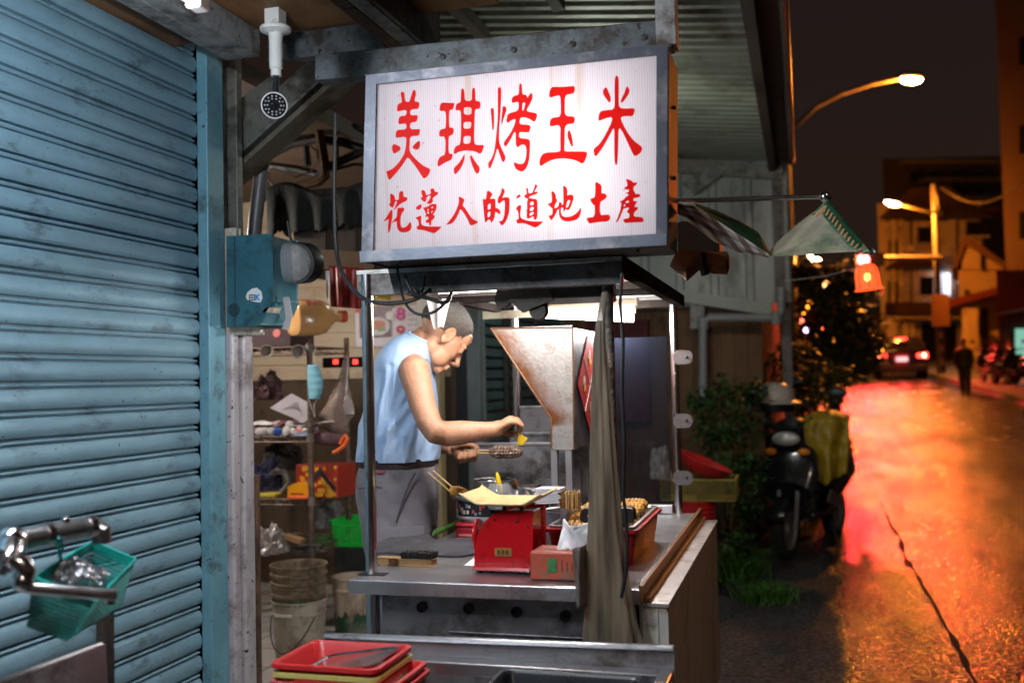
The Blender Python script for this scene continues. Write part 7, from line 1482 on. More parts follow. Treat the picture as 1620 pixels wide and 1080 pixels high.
# ---------------------------------------------------------------- scooters
blk = mat('scooter_black', (.014, .014, .017), .22, .1, .2, 9, coat=.6); tyre = mat('tyre_rubber', (.012, .012, .012), .85); silver = mat('scooter_silver', (.35, .34, .34), .3, .6, .1, 9); seatm = mat('seat_vinyl', (.013, .012, .012), .45, 0, .2, 20)
def scooter(loc, rz, label, group):
    t = thing('scooter', loc, label, 'scooter', group, rz)
    W = PW[t.name]
    def L(x, y, z): return W @ V((x, y, z))
    def lrot(m_): return W.to_3x3() @ m_
    for x in (.62, -.60):
        k = M(); ax = lrot(Matrix.Rotation(R(90), 3, 'X'))
        k.lathe([(.15, -.04), (.185, -.05), (.215, -.038), (.225, 0), (.215, .038), (.185, .05), (.15, .04)], L(x, 0, .226), 28, ax); wh = k.build('wheel', tyre, t)
        k = M(); k.lathe([(0, -.03), (.04, -.035), (.05, -.02), (.14, -.015), (.155, -.036), (.155, .036), (.14, .015), (.05, .02), (.04, .035), (0, .03)], L(x, 0, .226), 24, ax); k.build('rim', silver, wh)
    def ring(x, z, hw, hh, tilt=0., n=16): return [L(x + math.sin(a_) * hh * math.sin(tilt), math.cos(a_) * hw, z + math.sin(a_) * hh * math.cos(tilt)) for a_ in (2 * math.pi * i / n for i in range(n))]
    k = M(); k.rings([ring(.50, .36, .10, .08), ring(.55, .48, .19, .10, .3), ring(.50, .62, .23, .10, .3), ring(.45, .78, .20, .09, .3), ring(.40, .90, .12, .05, .3)]) ; k.build('front_shield', blk, t)
    k = M(); k.rings([[L(.62 + .25 * math.cos(a_), y, .226 + .245 * math.sin(a_)) for y in (-.06, -.03, .03, .06)] for a_ in (R(20 + i * 12) for i in range(11))], cap=False); k.build('front_fender', blk, t, thick=.006)
    k = M()
    for s_ in (-1, 1): k.tube([L(.62, s_ * .075, .226), L(.50, s_ * .07, .60)], .018, 8)
    k.build('fork', silver, t)
    k = M(); k.box((-.2, -.17, 0), (.46, .17, .07)); k.v = [L(p.x, p.y, p.z + .27) for p in k.v]; k.build('floorboard', blk, t, bevel=.02)
    k = M(); k.rings([ring(-.10, .42, .17, .15), ring(-.3, .50, .20, .17), ring(-.6, .58, .19, .14), ring(-.85, .66, .12, .08), ring(-.98, .70, .05, .04)]); k.build('rear_body', blk, t)
    k = M(); k.rings([ring(-.02, .70, .10, .03), ring(-.1, .735, .145, .05), ring(-.4, .75, .16, .055), ring(-.75, .79, .14, .05), ring(-.9, .81, .08, .03)]); k.build('seat', seatm, t)
    k = M(); k.rings([ring(.46, .93, .11, .06, .2), ring(.42, .98, .13, .075, .2), ring(.33, 1.0, .11, .06, .2)]); k.build('handlebar_cowl', blk, t)
    k = M()
    k.tube([L(.30, -.36, 1.0), L(.35, -.14, 1.0), L(.36, 0, .98), L(.35, .14, 1.0), L(.30, .36, 1.0)], .014, 8); k.build('handlebar', black_pl, t)
    for s_ in (-1, 1):
        k = M(); k.tube([L(.35, s_ * .2, 1.0), L(.36, s_ * .27, 1.12), L(.35, s_ * .32, 1.20)], .007, 6); mm = k.build('mirror', black_pl, t)
        k = M(); c = L(.35, s_ * .34, 1.24); k.ball(c, (.022, .075, .045), 14, 8, rot=lrot(Matrix.Identity(3))); k.build('mirror_head', black_pl, mm)
        k = M(); k.ball(L(.53, s_ * .13, .80), (.03, .05, .03), 10, 6, rot=lrot(Matrix.Identity(3))); k.build('indicator', mat('amber_lens', (.65, .20, .01), .2), t)
        k = M(); k.prism([L(.36, s_ * .24, .42), L(.02, s_ * .21, .33), L(-.06, s_ * .21, .40), L(.30, s_ * .25, .50)], W.to_3x3() @ V((0, s_ * .012, 0))); k.build('silver_trim', silver, t, bevel=.006)
    k = M(); k.ball(L(.55, 0, .90), (.045, .11, .055), 18, 10, rot=lrot(Matrix.Identity(3))); k.build('headlight', mat('headlight_lens', (.55, .55, .56), .08, .3, .1, 20, rvar=.03), t)
    k = M(); k.ball(L(-.97, 0, .71), (.03, .08, .04), 12, 8, rot=lrot(Matrix.Identity(3))); k.build('tail_light', mat('red_lens', (.4, .01, .01), .2), t)
    k = M(); k.tube([L(-.3, -.19, .22), L(-.75, -.2, .30)], [.03, .05], 12); k.build('exhaust', darkmetal, t)
    for s_ in (-1, 1): k = M(); k.tube([L(.33, s_ * .2, 1.0), L(.46, s_ * .17, 1.06), L(.52, s_ * .10, .98), L(.50, s_ * .06, .86)], .005, 6); k.build('brake_cable', black_pl, t)
    k = M(); k.prism([L(-1.0, .09, .50), L(-1.0, -.09, .50), L(-.985, -.09, .60), L(-.985, .09, .60)], W.to_3x3() @ V((-.006, 0, 0))); k.build('number_plate', mat('plate_white', (.5, .5, .5), .5), t)
    k = M(); k.tube([L(.0, .16, .22), L(.06, .24, .012)], .012, 6); k.build('kickstand', darkmetal, t)
    return t, L
fw = onZ(1243, 885, 0); ang = R(-108)
s1, L1_ = scooter(V((fw.x + .64 * math.cos(ang + math.pi), fw.y + .64 * math.sin(ang + math.pi), 0)), ang, 'dark scooter parked at the road edge with a yellow raincoat thrown over it', 'parked scooters')
ang2 = R(-104); f2 = onZ(1200, 850, 0)
s2_, L2_ = scooter(V((f2.x + .1, f2.y + 1.1, gz(f2.y + 1.1))), ang2, 'dark scooter behind, carrying a pale helmet, next to the brown wall', 'parked scooters')
# raincoat over the first scooter's handlebar
k = M(); TLp, TRp = onY(1268, 664, L1_(.36, 0, 1).y - .12), onY(1338, 664, L1_(.36, 0, 1).y - .12)
yrc = TLp.y
def coat(u, v):
    x0 = 1272 + 18 * v - 6 * math.sin(v * 3); x1 = 1344 + 2 * math.sin(v * 2.5) - 4 * v; x = x0 + (x1 - x0) * u; y = 658 + (100 + 16 * noise.noise(V((u * 3, 0, 8))) + 10 * math.sin(u * 5)) * v
    back = -.18 * (max(0, .16 - v) / .16) ** 2
    return onY(x, y - 10 * (1 - (2 * u - 1) ** 2) * (1 - v), yrc - back - .05 * math.sin(u * 3.1) - .025 * math.sin(u * 13 + v * 2) * (.3 + v) + .03 * noise.noise(V((u * 5, v * 4, 3))))
k.grid(coat, 44, 40); tag(k.build('raincoat', mat('yellow_raincoat', (.34, .23, .015), .4, 0, .15, 7, .15, 20, dirt=(.22, .16, .02), dsc=5, damt=.35), thick=.004), 'yellow raincoat draped over the handlebar of the nearer scooter', 'raincoat')
hl = thing('helmet', at(1226, 640, 8.3), 'pale open-face helmet sitting on the farther scooter', 'helmet')
hcn = at(1226, 632, 8.3); k = M(); k.lathe([(.155, -.02), (.16, 0), (.158, .05), (.135, .10), (.08, .135), (0, .145)], hcn, 28, sy=1.1); k.build('shell', mat('cream_helmet', (.52, .47, .42), .3, 0, .06, 9, coat=.4), hl)
k = M(); k.grid(lambda u, v: hcn + V(((.158 + .075 * v) * math.cos(R(-20 - 80 * u)), (.17 + .075 * v) * math.sin(R(-20 - 80 * u)), .0 - .03 * v)), 16, 5); k.build('peak', MAT['cream_helmet'], hl, thick=.004)
k = M(); k.lathe([(.150, -.10), (.158, -.06), (.156, -.02), (.13, .0)], hcn, 24, sy=1.1); k.build('lining', black_rub, hl)
# ---------------------------------------------------------------- tarpaulin on a rod
YTp = 2.70
rd = thing('awning_rod', onY(1200, 312, YTp), 'thin steel rod with a round end sticking out from the side of the sign', 'rod')
k = M(); e0, e1 = onY(1062, 318, YTp), onY(1306, 311, YTp); k.tube([e0, e1], .0065, 10); k.build('rod', steel_pipe, rd)
k = M(); k.ball(e1, .0155, 16, 12); k.build('end_ball', chrome, rd)
tpn = thing('tarpaulin', onY(1210, 405, YTp), 'faded green striped tarpaulin sagging from the rod beside the sign', 'tarpaulin')
def lin(P, t): f = t * (len(P) - 1); i = min(int(f), len(P) - 2); s_ = f - i; return P[i][0] * (1 - s_) + P[i + 1][0] * s_, P[i][1] * (1 - s_) + P[i + 1][1] * s_
def strip(A, B, dy0, dy1, nu=40, nv=12, rip=.006):
    k = M()
    def f(u, v):
        a_, b_ = lin(A, u), lin(B, u); return onY(a_[0] + (b_[0] - a_[0]) * v, a_[1] + (b_[1] - a_[1]) * v, YTp + dy0 + (dy1 - dy0) * v + rip * math.sin(v * 12 + u * 5))
    k.grid(f, nu, nv); return k
def stripes(name, c1, c2, sc_, rot=0):
    mt = bpy.data.materials.new(name); mt.use_nodes = True; t = mt.node_tree; b = t.nodes['Principled BSDF']; co = t.nodes.new('ShaderNodeTexCoord'); mp = t.nodes.new('ShaderNodeMapping'); mp.inputs['Rotation'].default_value = (0, rot, 0)
    w_ = t.nodes.new('ShaderNodeTexWave'); w_.inputs['Scale'].default_value = sc_; w_.inputs['Distortion'].default_value = 2; w_.bands_direction = 'X'; r = t.nodes.new('ShaderNodeValToRGB'); r.color_ramp.elements[0].position = .35; r.color_ramp.elements[1].position = .6
    r.color_ramp.elements[0].color = (*c1, 1); r.color_ramp.elements[1].color = (*c2, 1)
    t.links.new(co.outputs['Object'], mp.inputs[0]); t.links.new(mp.outputs[0], w_.inputs[0]); t.links.new(w_.outputs['Fac'], r.inputs[0]); t.links.new(r.outputs[0], b.inputs['Base Color']); b.inputs['Roughness'].default_value = .6
    return mt
k = strip([(1072, 322), (1100, 326), (1140, 352), (1185, 382), (1218, 404)], [(1072, 338), (1098, 356), (1130, 382), (1172, 400), (1216, 407)], -.05, .02); k.build('striped_edge', stripes('striped_cloth', (.17, .11, .08), (.50, .45, .40), 14, R(35)), tpn, thick=.002)
k = strip([(1100, 322), (1135, 334), (1170, 350), (1200, 368), (1216, 396)], [(1102, 328), (1140, 352), (1185, 380), (1208, 396), (1218, 404)], .10, -.03); k.build('green_fold', mat('dark_green_cloth', (.012, .065, .028), .8, 0, .3, 9), tpn, thick=.002)
k = strip([(1214, 404), (1232, 380), (1265, 352), (1295, 330), (1310, 316)], [(1218, 406), (1262, 404), (1310, 400), (1350, 398), (1378, 400)], .05, -.06, 40, 22, .008)
k.build('hanging_corner', mat('faded_green_tarp', (.36, .33, .24), .6, 0, .3, 7, .2, 30, dirt=(.10, .16, .09), dsc=5, damt=.4), tpn, thick=.002)
k = strip([(1296, 329), (1310, 315), (1330, 340), (1352, 368), (1380, 400)], [(1284, 340), (1298, 336), (1318, 360), (1340, 386), (1366, 402)], -.03, -.07, 50, 8, .002); k.build('stitched_hem', mat('green_hem', (.03, .17, .09), .7, 0, .3, 20, dirt=(.30, .26, .17), dsc=26, damt=.35), tpn, thick=.003)
for i in range(17):
    f = i / 17; a_, b_ = lin([(1292, 336), (1306, 324), (1326, 349), (1347, 376), (1374, 400)], f + .03), lin([(1288, 344), (1301, 338), (1320, 362), (1341, 388), (1366, 402)], f)
    k = M(); k.tube([onY(a_[0], a_[1], YTp - .09), onY(a_[0] * .4 + b_[0] * .6, a_[1] * .4 + b_[1] * .6 + 3, YTp - .09)], .0022, 4); k.build('stitch', mat('tan_thread', (.55, .33, .16), .7), tpn)
k = M(); c = onY(1378, 397, YTp - .06); k.tube([c + V((.008 * math.cos(t), 0, .008 * math.sin(t))) for t in (R(30 * i) for i in range(12))], .002, 6, closed=True); k.build('eyelet', chrome, tpn)
rl = thing('rolled_awning', onY(1115, 430, 2.95), 'brown rolled cloth bundle tied under the tarpaulin', 'cloth roll')
k = M(); k.tube([onY(1068, 408, 2.95), onY(1090, 420, 2.95), onY(1104, 412, 2.95), onY(1130, 416, 2.95), onY(1150, 416, 2.95), onY(1154, 416, 2.95)], [.03, .045, .03, .032, .034, .018], 14); k.build('cloth', mat('brown_cloth', (.16, .075, .03), .8, 0, .4, 9, .3, 40), rl)
k = M(); k.tube([onY(1110, 402, 2.93), onY(1112, 420, 2.92), onY(1116, 434, 2.93)], .014, 6); k.build('strap', black_rub, rl)
k = M(); a, b = onY(1070, 350, 3.0), onY(1138, 402, 3.0); k.box((a.x, 3.0, b.z), (b.x, 3.14, a.z)); tag(k.build('speaker_box', mat('dusty_black', (.02, .018, .018), .7, 0, .5, 9), bevel=.01), 'dusty black box behind the tarpaulin', 'box')
# lantern on a wire
ln_d = 5.2
ln = thing('hanging_lantern', at(1376, 458, ln_d), 'bell-shaped orange plastic lantern glowing on a thin wire', 'lantern')
lc = at(1375, 458, ln_d); s_ = ln_d / F
axl = Matrix.Rotation(R(-6), 3, 'Y')
lm = bpy.data.materials.new('orange_shade'); lm.use_nodes = True; b = lm.node_tree.nodes['Principled BSDF']; b.inputs['Base Color'].default_value = (.8, .12, .03, 1); b.inputs['Emission Color'].default_value = (1, .13, .03, 1); b.inputs['Emission Strength'].default_value = .42; b.inputs['Roughness'].default_value = .4; b.inputs['Alpha'].default_value = .75
k = M(); k.lathe([(21.5 * s_, -.002), (22.5 * s_, .004), (19.5 * s_, .008), (18.5 * s_, 24 * s_), (17 * s_, 33 * s_), (13 * s_, 39 * s_), (6 * s_, 42 * s_), (0, 42.5 * s_)], lc, 24, axl); k.build('shade', lm, ln)
k = M()
for i in range(8): a_ = 2 * math.pi * i / 8; k.tube([lc + axl @ V((r_ * s_ * math.cos(a_), r_ * s_ * math.sin(a_), z * s_)) for r_, z in ((19.8, 1.5), (18.8, 24), (17.2, 33), (13.2, 39))], .0018, 5)
k.build('rib', mat('orange_rib', (.5, .08, .02), .4), ln)
k = M(); k.ball(lc + axl @ V((0, 0, 20 * s_)), (.016, .016, .022), 12, 8); k.build('bulb', emit('lantern_bulb', (1., .42, .07), 9), ln)
k = M(); P = [at(1366, 420, ln_d), at(1340, 428, ln_d), at(1305, 437, ln_d + .3), at(1270, 441, ln_d + .8), at(1240, 445, ln_d + 1.5)]; k.tube([lc + axl @ V((0, 0, 42 * s_)), P[0]], .002, 5); k.tube(P, .0025, 5); k.build('wire', mat('pale_wire', (.35, .30, .28), .5), ln)
# ---------------------------------------------------------------- street lamps
SOD = (1.0, .28, .02)
lamp_m = emit('sodium_glass', (1.0, .62, .28), 60)
polem = mat('lamp_post_paint', (.20, .175, .15), .5, .3, .15, 4)
def street_lamp(px_pole, d, py_top, head, arm, energy, label, rp=.09, hs=1.):
    b_ = at(px_pole, 590, d); g = V((b_.x, b_.y, gz(b_.y)))
    t = thing('street_lamp', g, label, 'street lamp', 'sodium street lamps')
    top = at(px_pole, py_top, d)
    k = M(); k.tube([g, V((g.x, g.y, top.z))], [rp, rp * .7], 12); k.build('pole', polem, t)
    k = M(); k.tube([V((g.x, g.y, top.z - .03))] + [at(*p, d) for p in arm], rp * .5, 10); k.build('arm', polem, t)
    h = at(*head, d); q = at(*arm[-1], d); dr_ = (h - q).normalized(); x, y, z = frame(dr_); rot = Matrix((dr_, x, dr_.cross(x))).transposed()
    k = M(); k.ball(h + V((0, 0, .05)), (.30 * hs, .15 * hs, .11 * hs), 18, 10, rot=rot); k.build('lamp_housing', polem, t)
    k = M(); k.ball(h, (.25 * hs, .13 * hs, .115 * hs), 18, 10, rot=rot); k.build('lamp_glass', lamp_m, t)
    area('sodium_light', h - V((0, 0, .22)), energy, SOD, t, .16); return t
street_lamp(1257, 19, 203, (1441, 125), ((1262, 196), (1290, 170), (1330, 149), (1380, 133), (1424, 124)), 360, 'tall street lamp leaning over the road from behind the shed, nearest of the lit lamps', .085, .85)
def added_fill_lamp(x, y, energy, label):      # unseen lamp added behind the camera as fill light
    g = V((x, y, 0)); t = thing('street_lamp', g, label, 'street lamp', 'sodium street lamps'); k = M(); k.tube([g, g + V((0, 0, 7))], [.085, .06], 12); k.build('pole', polem, t)
    k = M(); k.tube([g + V((0, 0, 6.9)), g + V((-.6, .1, 7.2)), g + V((-1.7, .2, 7.3))], .04, 8); k.build('arm', polem, t)
    h = g + V((-2.0, .2, 7.28)); k = M(); k.ball(h + V((0, 0, .05)), (.30, .15, .11), 18, 10); k.build('lamp_housing', polem, t); k = M(); k.ball(h, (.25, .13, .115), 18, 10); k.build('lamp_glass', emit('fill_lamp_glass', (1., .85, .7), 40), t)
    area('added_fill_light', h - V((0, 0, .22)), energy, (1., .80, .66), t, .16)
added_fill_lamp(5.6, -5.5, 230, 'added unseen fill lamp on the right of the road behind the photographer')
sl2 = street_lamp(1489, 38, 290, (1412, 320), ((1489, 338), (1470, 334), (1445, 328), (1424, 323)), 1900, 'lit street lamp on the pole with the red traffic light arm', .15, 1.2)
p9_ = at(1489, 408, 38); k = M(); k.tube([at(1489, 408, 38), at(1398, 408, 38)], .10, 10); k.build('signal_arm', polem, sl2)
k = M(); b_ = at(1490, 590, 38); g = V((b_.x, b_.y, gz(b_.y)))
for i in range(4): k.lathe([(.155, .2 + i * .5), (.158, .2 + i * .5), (.158, .44 + i * .5), (.155, .44 + i * .5)], g, 14)
k.build('warning_band', mat('black_band', (.02, .02, .02), .5), sl2)
k = M(); k.box((g.x - .3, g.y - .35, g.z + 1.9), (g.x + .3, g.y - .2, g.z + 3.1)); k.build('sign_plate', mat('ochre_plate', (.35, .17, .03), .5), sl2)
tl = thing('traffic_light', at(1365, 420, 38), 'red traffic light at the left end of the signal arm', 'traffic light')
c = at(1366, 411, 38); k = M(); k.box((c.x - .26, c.y + .02, c.z - .24), (c.x + .75, c.y + .3, c.z + .24)); k.tube([at(1398, 408, 38) + V((0, .1, 0)), c + V((.6, .15, 0))], .06, 8); k.build('signal_case', black_pl, tl)
k = M(); k.lathe([(0, -.02), (.20, -.02), (.17, -.07), (.08, -.10), (0, -.11)], c + V((0, .0, 0)), 20, Matrix.Rotation(R(-90), 3, 'X') @ Matrix.Rotation(R(180), 3, 'X') if False else Matrix.Rotation(R(90), 3, 'X') @ Matrix.Scale(-1, 3, V((0, 0, 1)))); k.build('red_lens', emit('signal_red', (1., .03, .03), 45), tl)
sp_ = area('red_signal_glow', c - V((0, .5, 0)), 4200, (1., .02, .035), tl, .13, 'SPOT'); sp_.data.spot_size = R(130); sp_.data.spot_blend = .6
sp_.rotation_euler = (V((0, 0, HC * 0 + 1.)) - c).to_track_quat('-Z', 'Y').to_euler()
street_lamp(1262, 50, 395, (1284, 405), ((1264, 392), (1276, 394)), 500, 'far lit street lamp behind the tree on the left side of the road', .12, 1.0)
street_lamp(1262, 80, 418, (1293, 409), ((1266, 408), (1280, 406)), 300, 'farthest lit street lamp, a small glow beyond the tree', .12, 1.0)
for i, (a_, b_, l_) in enumerate((((1489, 296, 38), (1640, 262, 34), 'lowest'),)):
    A_, B_ = at(*a_), at(*b_); k = M(); k.tube([A_ * (1 - t) + B_ * t - V((0, 0, .9 * 4 * t * (1 - t))) for t in (j / 14 for j in range(15))], .022, 6); tag(k.build('overhead_cable', mat('cable_sheath', (.05, .045, .04), .6)), 'overhead cable running from the traffic signal pole to the tall building', 'cable')
# ---------------------------------------------------------------- tree
tr_ = thing('street_tree', onZ(1300, 640, gz(16)) if False else V((at(1318, 600, 15).x, at(1318, 600, 15).y, gz(at(1318, 600, 15).y))), 'dark leafy tree at the left edge of the road, lit orange by the lamps', 'tree')
g = tr_.location.copy(); k = M()
k.tube([g, g + V((.03, 0, .7)), g + V((-.05, .1, 1.4)), at(1318, 500, 15)], [.10, .08, .06, .03], 10)
for px, py, d in ((1285, 470, 15), (1350, 455, 15.2), (1330, 430, 14.6), (1370, 510, 15), (1290, 540, 14.7)): k.tube([g + V((0, 0, .8)), (at(px, py, d) + g) / 2 + V((0, 0, .5)), at(px, py, d)], [.05, .03, .012], 8)
k.build('trunk', mat('bark', (.06, .04, .025), .9, 0, .3, 9, .5, 30), tr_)
k = M(); bl = [(at(px, py, d), (r / 107, r / 107, r / 115)) for px, py, d, r in ((1290, 470, 15, 34), (1325, 440, 15, 36), (1358, 460, 15, 32), (1340, 500, 14.6, 42), (1298, 520, 14.6, 40), (1368, 520, 15, 30), (1330, 550, 14.5, 40), (1375, 560, 14.8, 22), (1280, 570, 14.2, 36), (1345, 580, 14.4, 26), (1270, 430, 15.2, 22), (1300, 600, 13.8, 30), (1270, 620, 13.2, 26))]
leaves(k, bl, 3800, .17, 6); k.build('crown', mat('dark_leaf', (.17, .15, .04), .38, 0, .5, 14), tr_)
# nearer hanging twigs by the scooter
tw = thing('hanging_shrub', V((at(1300, 640, 10).x, at(1300, 640, 10).y, gz(at(1300, 640, 10).y))), 'sparse dark shrub with long twigs behind the yellow raincoat', 'shrub')
k = M(); g = tw.location.copy()
ends = [(1270, 640), (1290, 610), (1310, 602), (1318, 600), (1240, 590), (1225, 560), (1255, 555), (1285, 575), (1300, 640), (1330, 598)]
for i, (px, py) in enumerate(ends): e = at(px, py, 9.8 + .06 * i); k.tube([g + V((.02 * i - .1, 0, 0)), (g + e) / 2 + V((.1 * math.sin(i), 0, .35)), e], [.012, .008, .003], 6)
k.build('twig', MAT['bark'], tw); k = M(); leaves(k, [(at(px, py, 9.9), (.17, .17, .16)) for px, py in ends], 700, .10, 8); k.build('foliage', MAT['dark_leaf'], tw)
# small lights glimmering beyond the tree
random.seed(77)
for i, (px, py) in enumerate(((1270, 492), (1280, 486), (1282, 478), (1311, 509), (1276, 522), (1301, 518), (1318, 540), (1290, 532), (1378, 556), (1393, 555), (1379, 516), (1381, 531), (1347, 512), (1307, 450), (1373, 484), (1268, 508), (1330, 565), (1360, 492))):
    c_ = [(1, .26, .02), (1, .42, .12), (1, .12, .06), (.55, .4, 1)][[0, 0, 0, 1, 3, 2, 0, 0, 1, 0][i % 10]]
    k = M(); p = at(px, py, 24 + i % 4 * 3); k.ball(p, .055 + .02 * random.random(), 6, 4); o = k.build('fairy_light', emit('fairy_glow_%s' % 'abcdefghij'[[0, 0, 0, 1, 3, 2, 0, 0, 1, 0][i % 10]], c_, 6)); tag(o, 'small glowing lamp among the shop fronts behind the tree', 'lamp', 'small lamps behind the tree')
fs = M(); p0, p1 = at(1205, 640, 26), at(1300, 395, 26)
# ---------------------------------------------------------------- houses
def house(name, label, px0, px1, pytop, d, dep, wallm, cat='house'):
    a, b = at(px0, 585, d), at(px1, 585, d); g = min(gz(a.y), gz(b.y)) - .1; top = at((px0 + px1) / 2, pytop, d).z
    t = thing(name, V(((a.x + b.x) / 2, a.y, g)), label, cat)
    back = V((a.x, a.y, 0)).normalized()
    def P(px, py, o=0.): return at(px, py, d) - back * o
    k = M(); A_ = V((a.x, a.y, g)); B_ = V((b.x, b.y, g)); k.prism([A_, B_, V((b.x, b.y, top)), V((a.x, a.y, top))], back * dep); k.build('wall', wallm, t)
    return t, P, back
def panel(par, P, px0, py0, px1, py1, name, m_, o=.06, th=.1):
    k = M(); q = [P(px0, py1, o), P(px1, py1, o), P(px1, py0, o), P(px0, py0, o)]; n_ = (q[1] - q[0]).cross(q[3] - q[0]).normalized(); k.prism(q, n_ * th); return k.build(name, m_, par)
cream = mat('cream_render', (.62, .50, .36), .7, 0, .1, 1.2, dirt=(.25, .18, .12), dsc=.8, damt=.3); dark_g = mat('dark_window', (.015, .016, .02), .15); roofd = mat('dark_tiles', (.045, .02, .014), .6, 0, .3, 4)
lit_w = emit('lit_window_glow', (.75, .80, .95), .9)
h1, P1, b1 = house('terraced_house', 'cream three-storey house with dark curved canopies in the centre of the street', 1397, 1562, 318, 58, 9, cream)
for (x0, y0, x1, y1) in ((1452, 360, 1472, 386), (1528, 350, 1560, 374), (1455, 438, 1476, 468), (1405, 380, 1420, 410), (1404, 445, 1420, 480)):
    w_ = panel(h1, P1, x0, y0, x1, y1, 'window', dark_g); panel(w_, P1, x0 - 2, y1, x1 + 2, y1 + 3, 'sill', cream, .3, .25)
w_ = panel(h1, P1, 1481, 432, 1502, 468, 'window', lit_w); panel(w_, P1, 1490.5, 432, 1492.5, 468, 'mullion', polem, .12, .06)
for (y0, y1, nm) in ((326, 350, 'canopy'), (412, 428, 'canopy')):
    k = M(); q = [P1(1400 + (1498 - 1400) * i / 14, y1 - (y1 - y0) * math.sin(math.pi * (i / 14) ** .8), .0) for i in range(15)]; k.prism(q, b1 * -1.3); k.build('canopy', roofd, h1)
panel(h1, P1, 1488, 334, 1566, 343, 'eave', roofd, 1.0, 1.0); panel(h1, P1, 1400, 482, 1562, 500, 'porch_roof', roofd, 1.6, 1.6); panel(h1, P1, 1404, 500, 1562, 507, 'porch_beam', cream, 1.3, 1.25)
panel(h1, P1, 1457, 512, 1512, 572, 'garage_door', dark_g); panel(h1, P1, 1424, 512, 1432, 572, 'porch_pillar', cream, 1.2, .4); panel(h1, P1, 1398, 505, 1412, 575, 'porch_pillar', cream, 1.2, .6); panel(h1, P1, 1437, 510, 1443, 572, 'porch_pillar', cream, 1.2, .3)
for px in (1408, 1420): panel(h1, P1, px, 350, px + 5, 500, 'pilaster', cream, .35, .3)
k = M(); k.prism([P1(1392, 346, .6), P1(1440, 300, .6), P1(1498, 296, .6), P1(1570, 346, .6)], b1 * 8); k.build('roof', mat('dark_pitched_roof', (.07, .04, .03), .7, 0, .3, 3), h1)
for px in (1440, 1512): panel(h1, P1, px, 330, px + 2, 500, 'drainpipe', roofd, .2, .12)
panel(h1, P1, 1512, 440, 1526, 450, 'air_conditioner', cream, .7, .6); panel(h1, P1, 1428, 392, 1440, 402, 'air_conditioner', cream, .7, .6)
for i in range(9): panel(h1, P1, 1448 + i * 7, 408, 1449.2 + i * 7, 424, 'railing', roofd, .9, .06)
h2, P2, b2 = house('tower_block', 'dark apartment tower rising behind the cream house', 1408, 1602, 246, 92, 14, mat('brown_tower_render', (.13, .095, .07), .8, 0, .15, .6))
for (y0, y1) in ((262, 268), (290, 295), (318, 324)): panel(h2, P2, 1420 if y0 < 270 else 1452, y0, 1570, y1, 'balcony_slab', mat('pale_slab', (.34, .27, .18), .7), 1.6, 1.5)
for x0 in (1440, 1470, 1505, 1540): panel(h2, P2, x0, 272, x0 + 16, 288, 'window', dark_g); panel(h2, P2, x0 + 4, 298, x0 + 18, 314, 'window', dark_g)
h3, P3, b3 = house('gable_house', 'orange-lit gabled house in front of the cream house on the right', 1522, 1588, 425, 46, 7, mat('ochre_render', (.50, .36, .20), .7, 0, .1, 1.5), 'house')
k = M(); k.prism([P3(1522, 426), P3(1588, 426), P3(1588, 418), P3(1531, 382), P3(1522, 398)], b3 * 7); k.build('gable', MAT['ochre_render'], h3)
k = M(); k.prism([P3(1506, 425, .4), P3(1514, 424, .4), P3(1528, 388, .4), P3(1588, 424, .4), P3(1592, 418, .4), P3(1529, 374, .4), P3(1524, 376, .4)], b3 * 7.4); k.build('roof', mat('brown_fascia', (.16, .075, .04), .7), h3)
panel(h3, P3, 1551, 402, 1557, 428, 'window', dark_g); panel(h3, P3, 1526, 458, 1531, 468, 'window', dark_g)
k = M(); k.prism([P3(1498, 492, .2), P3(1592, 466, .2), P3(1592, 456, .2), P3(1498, 480, .2)], -b3 * 2.2); k.build('awning', mat('dark_red_awning', (.13, .018, .012), .7), h3)
panel(h3, P3, 1522, 492, 1538, 575, 'pillar', MAT['ochre_render'], 2.0, .5); panel(h3, P3, 1552, 488, 1562, 575, 'doorway', dark_g)
h4, P4, b4 = house('shop_house', 'dark red shop with a greenish lit window at the right edge of the photograph', 1582, 1760, 425, 33, 8, mat('maroon_render', (.12, .035, .025), .7, 0, .2, 1.5), 'shop')
panel(h4, P4, 1606, 520, 1640, 570, 'window', emit('green_shop_glow', (.30, .75, .58), .28)); panel(h4, P4, 1588, 520, 1602, 572, 'window', mat('dim_glass', (.10, .10, .11), .3, 0, .6, 2))
k = M(); k.prism([P4(1576, 500, .1), P4(1760, 470, .1), P4(1760, 440, .1), P4(1582, 466, .1)], -b4 * 2.0); k.build('awning', MAT['dark_red_awning'], h4)
h5, P5, b5 = house('tall_building', 'tall reddish building cut off by the right edge of the photograph', 1598, 1800, -150, 40, 12, mat('reddish_render', (.17, .10, .07), .8, 0, .15, .8), 'building')
for y0 in (60, 200, 335): panel(h5, P5, 1612, y0, 1650, y0 + 44, 'window', dark_g)
nb2 = thing('corner_building', V((at(1265, 590, 70).x, at(1265, 590, 70).y, gz(70))), 'low dark row of shops far down the left side of the road', 'building')
k = M(); a, b = at(1225, 585, 70), at(1400, 585, 75); k.prism([V((a.x, a.y, gz(a.y) - .5)), V((b.x, b.y, gz(a.y) - .5)), V((b.x, b.y, gz(a.y) + 4)), V((a.x, a.y, gz(a.y) + 4))], (0, 8, 0)); k.build('wall', mat('dim_brown_render', (.10, .06, .035), .8, 0, .4, .6), nb2)
k = M(); k.prism([V((a.x, a.y - .3, gz(a.y) + 2.6)), V((b.x, b.y - .3, gz(a.y) + 2.6)), V((b.x, b.y - .3, gz(a.y) + 3.2)), V((a.x, a.y - .3, gz(a.y) + 3.2))], (0, -1.2, 0)); k.build('canopy', MAT['dark_red_awning'], nb2)
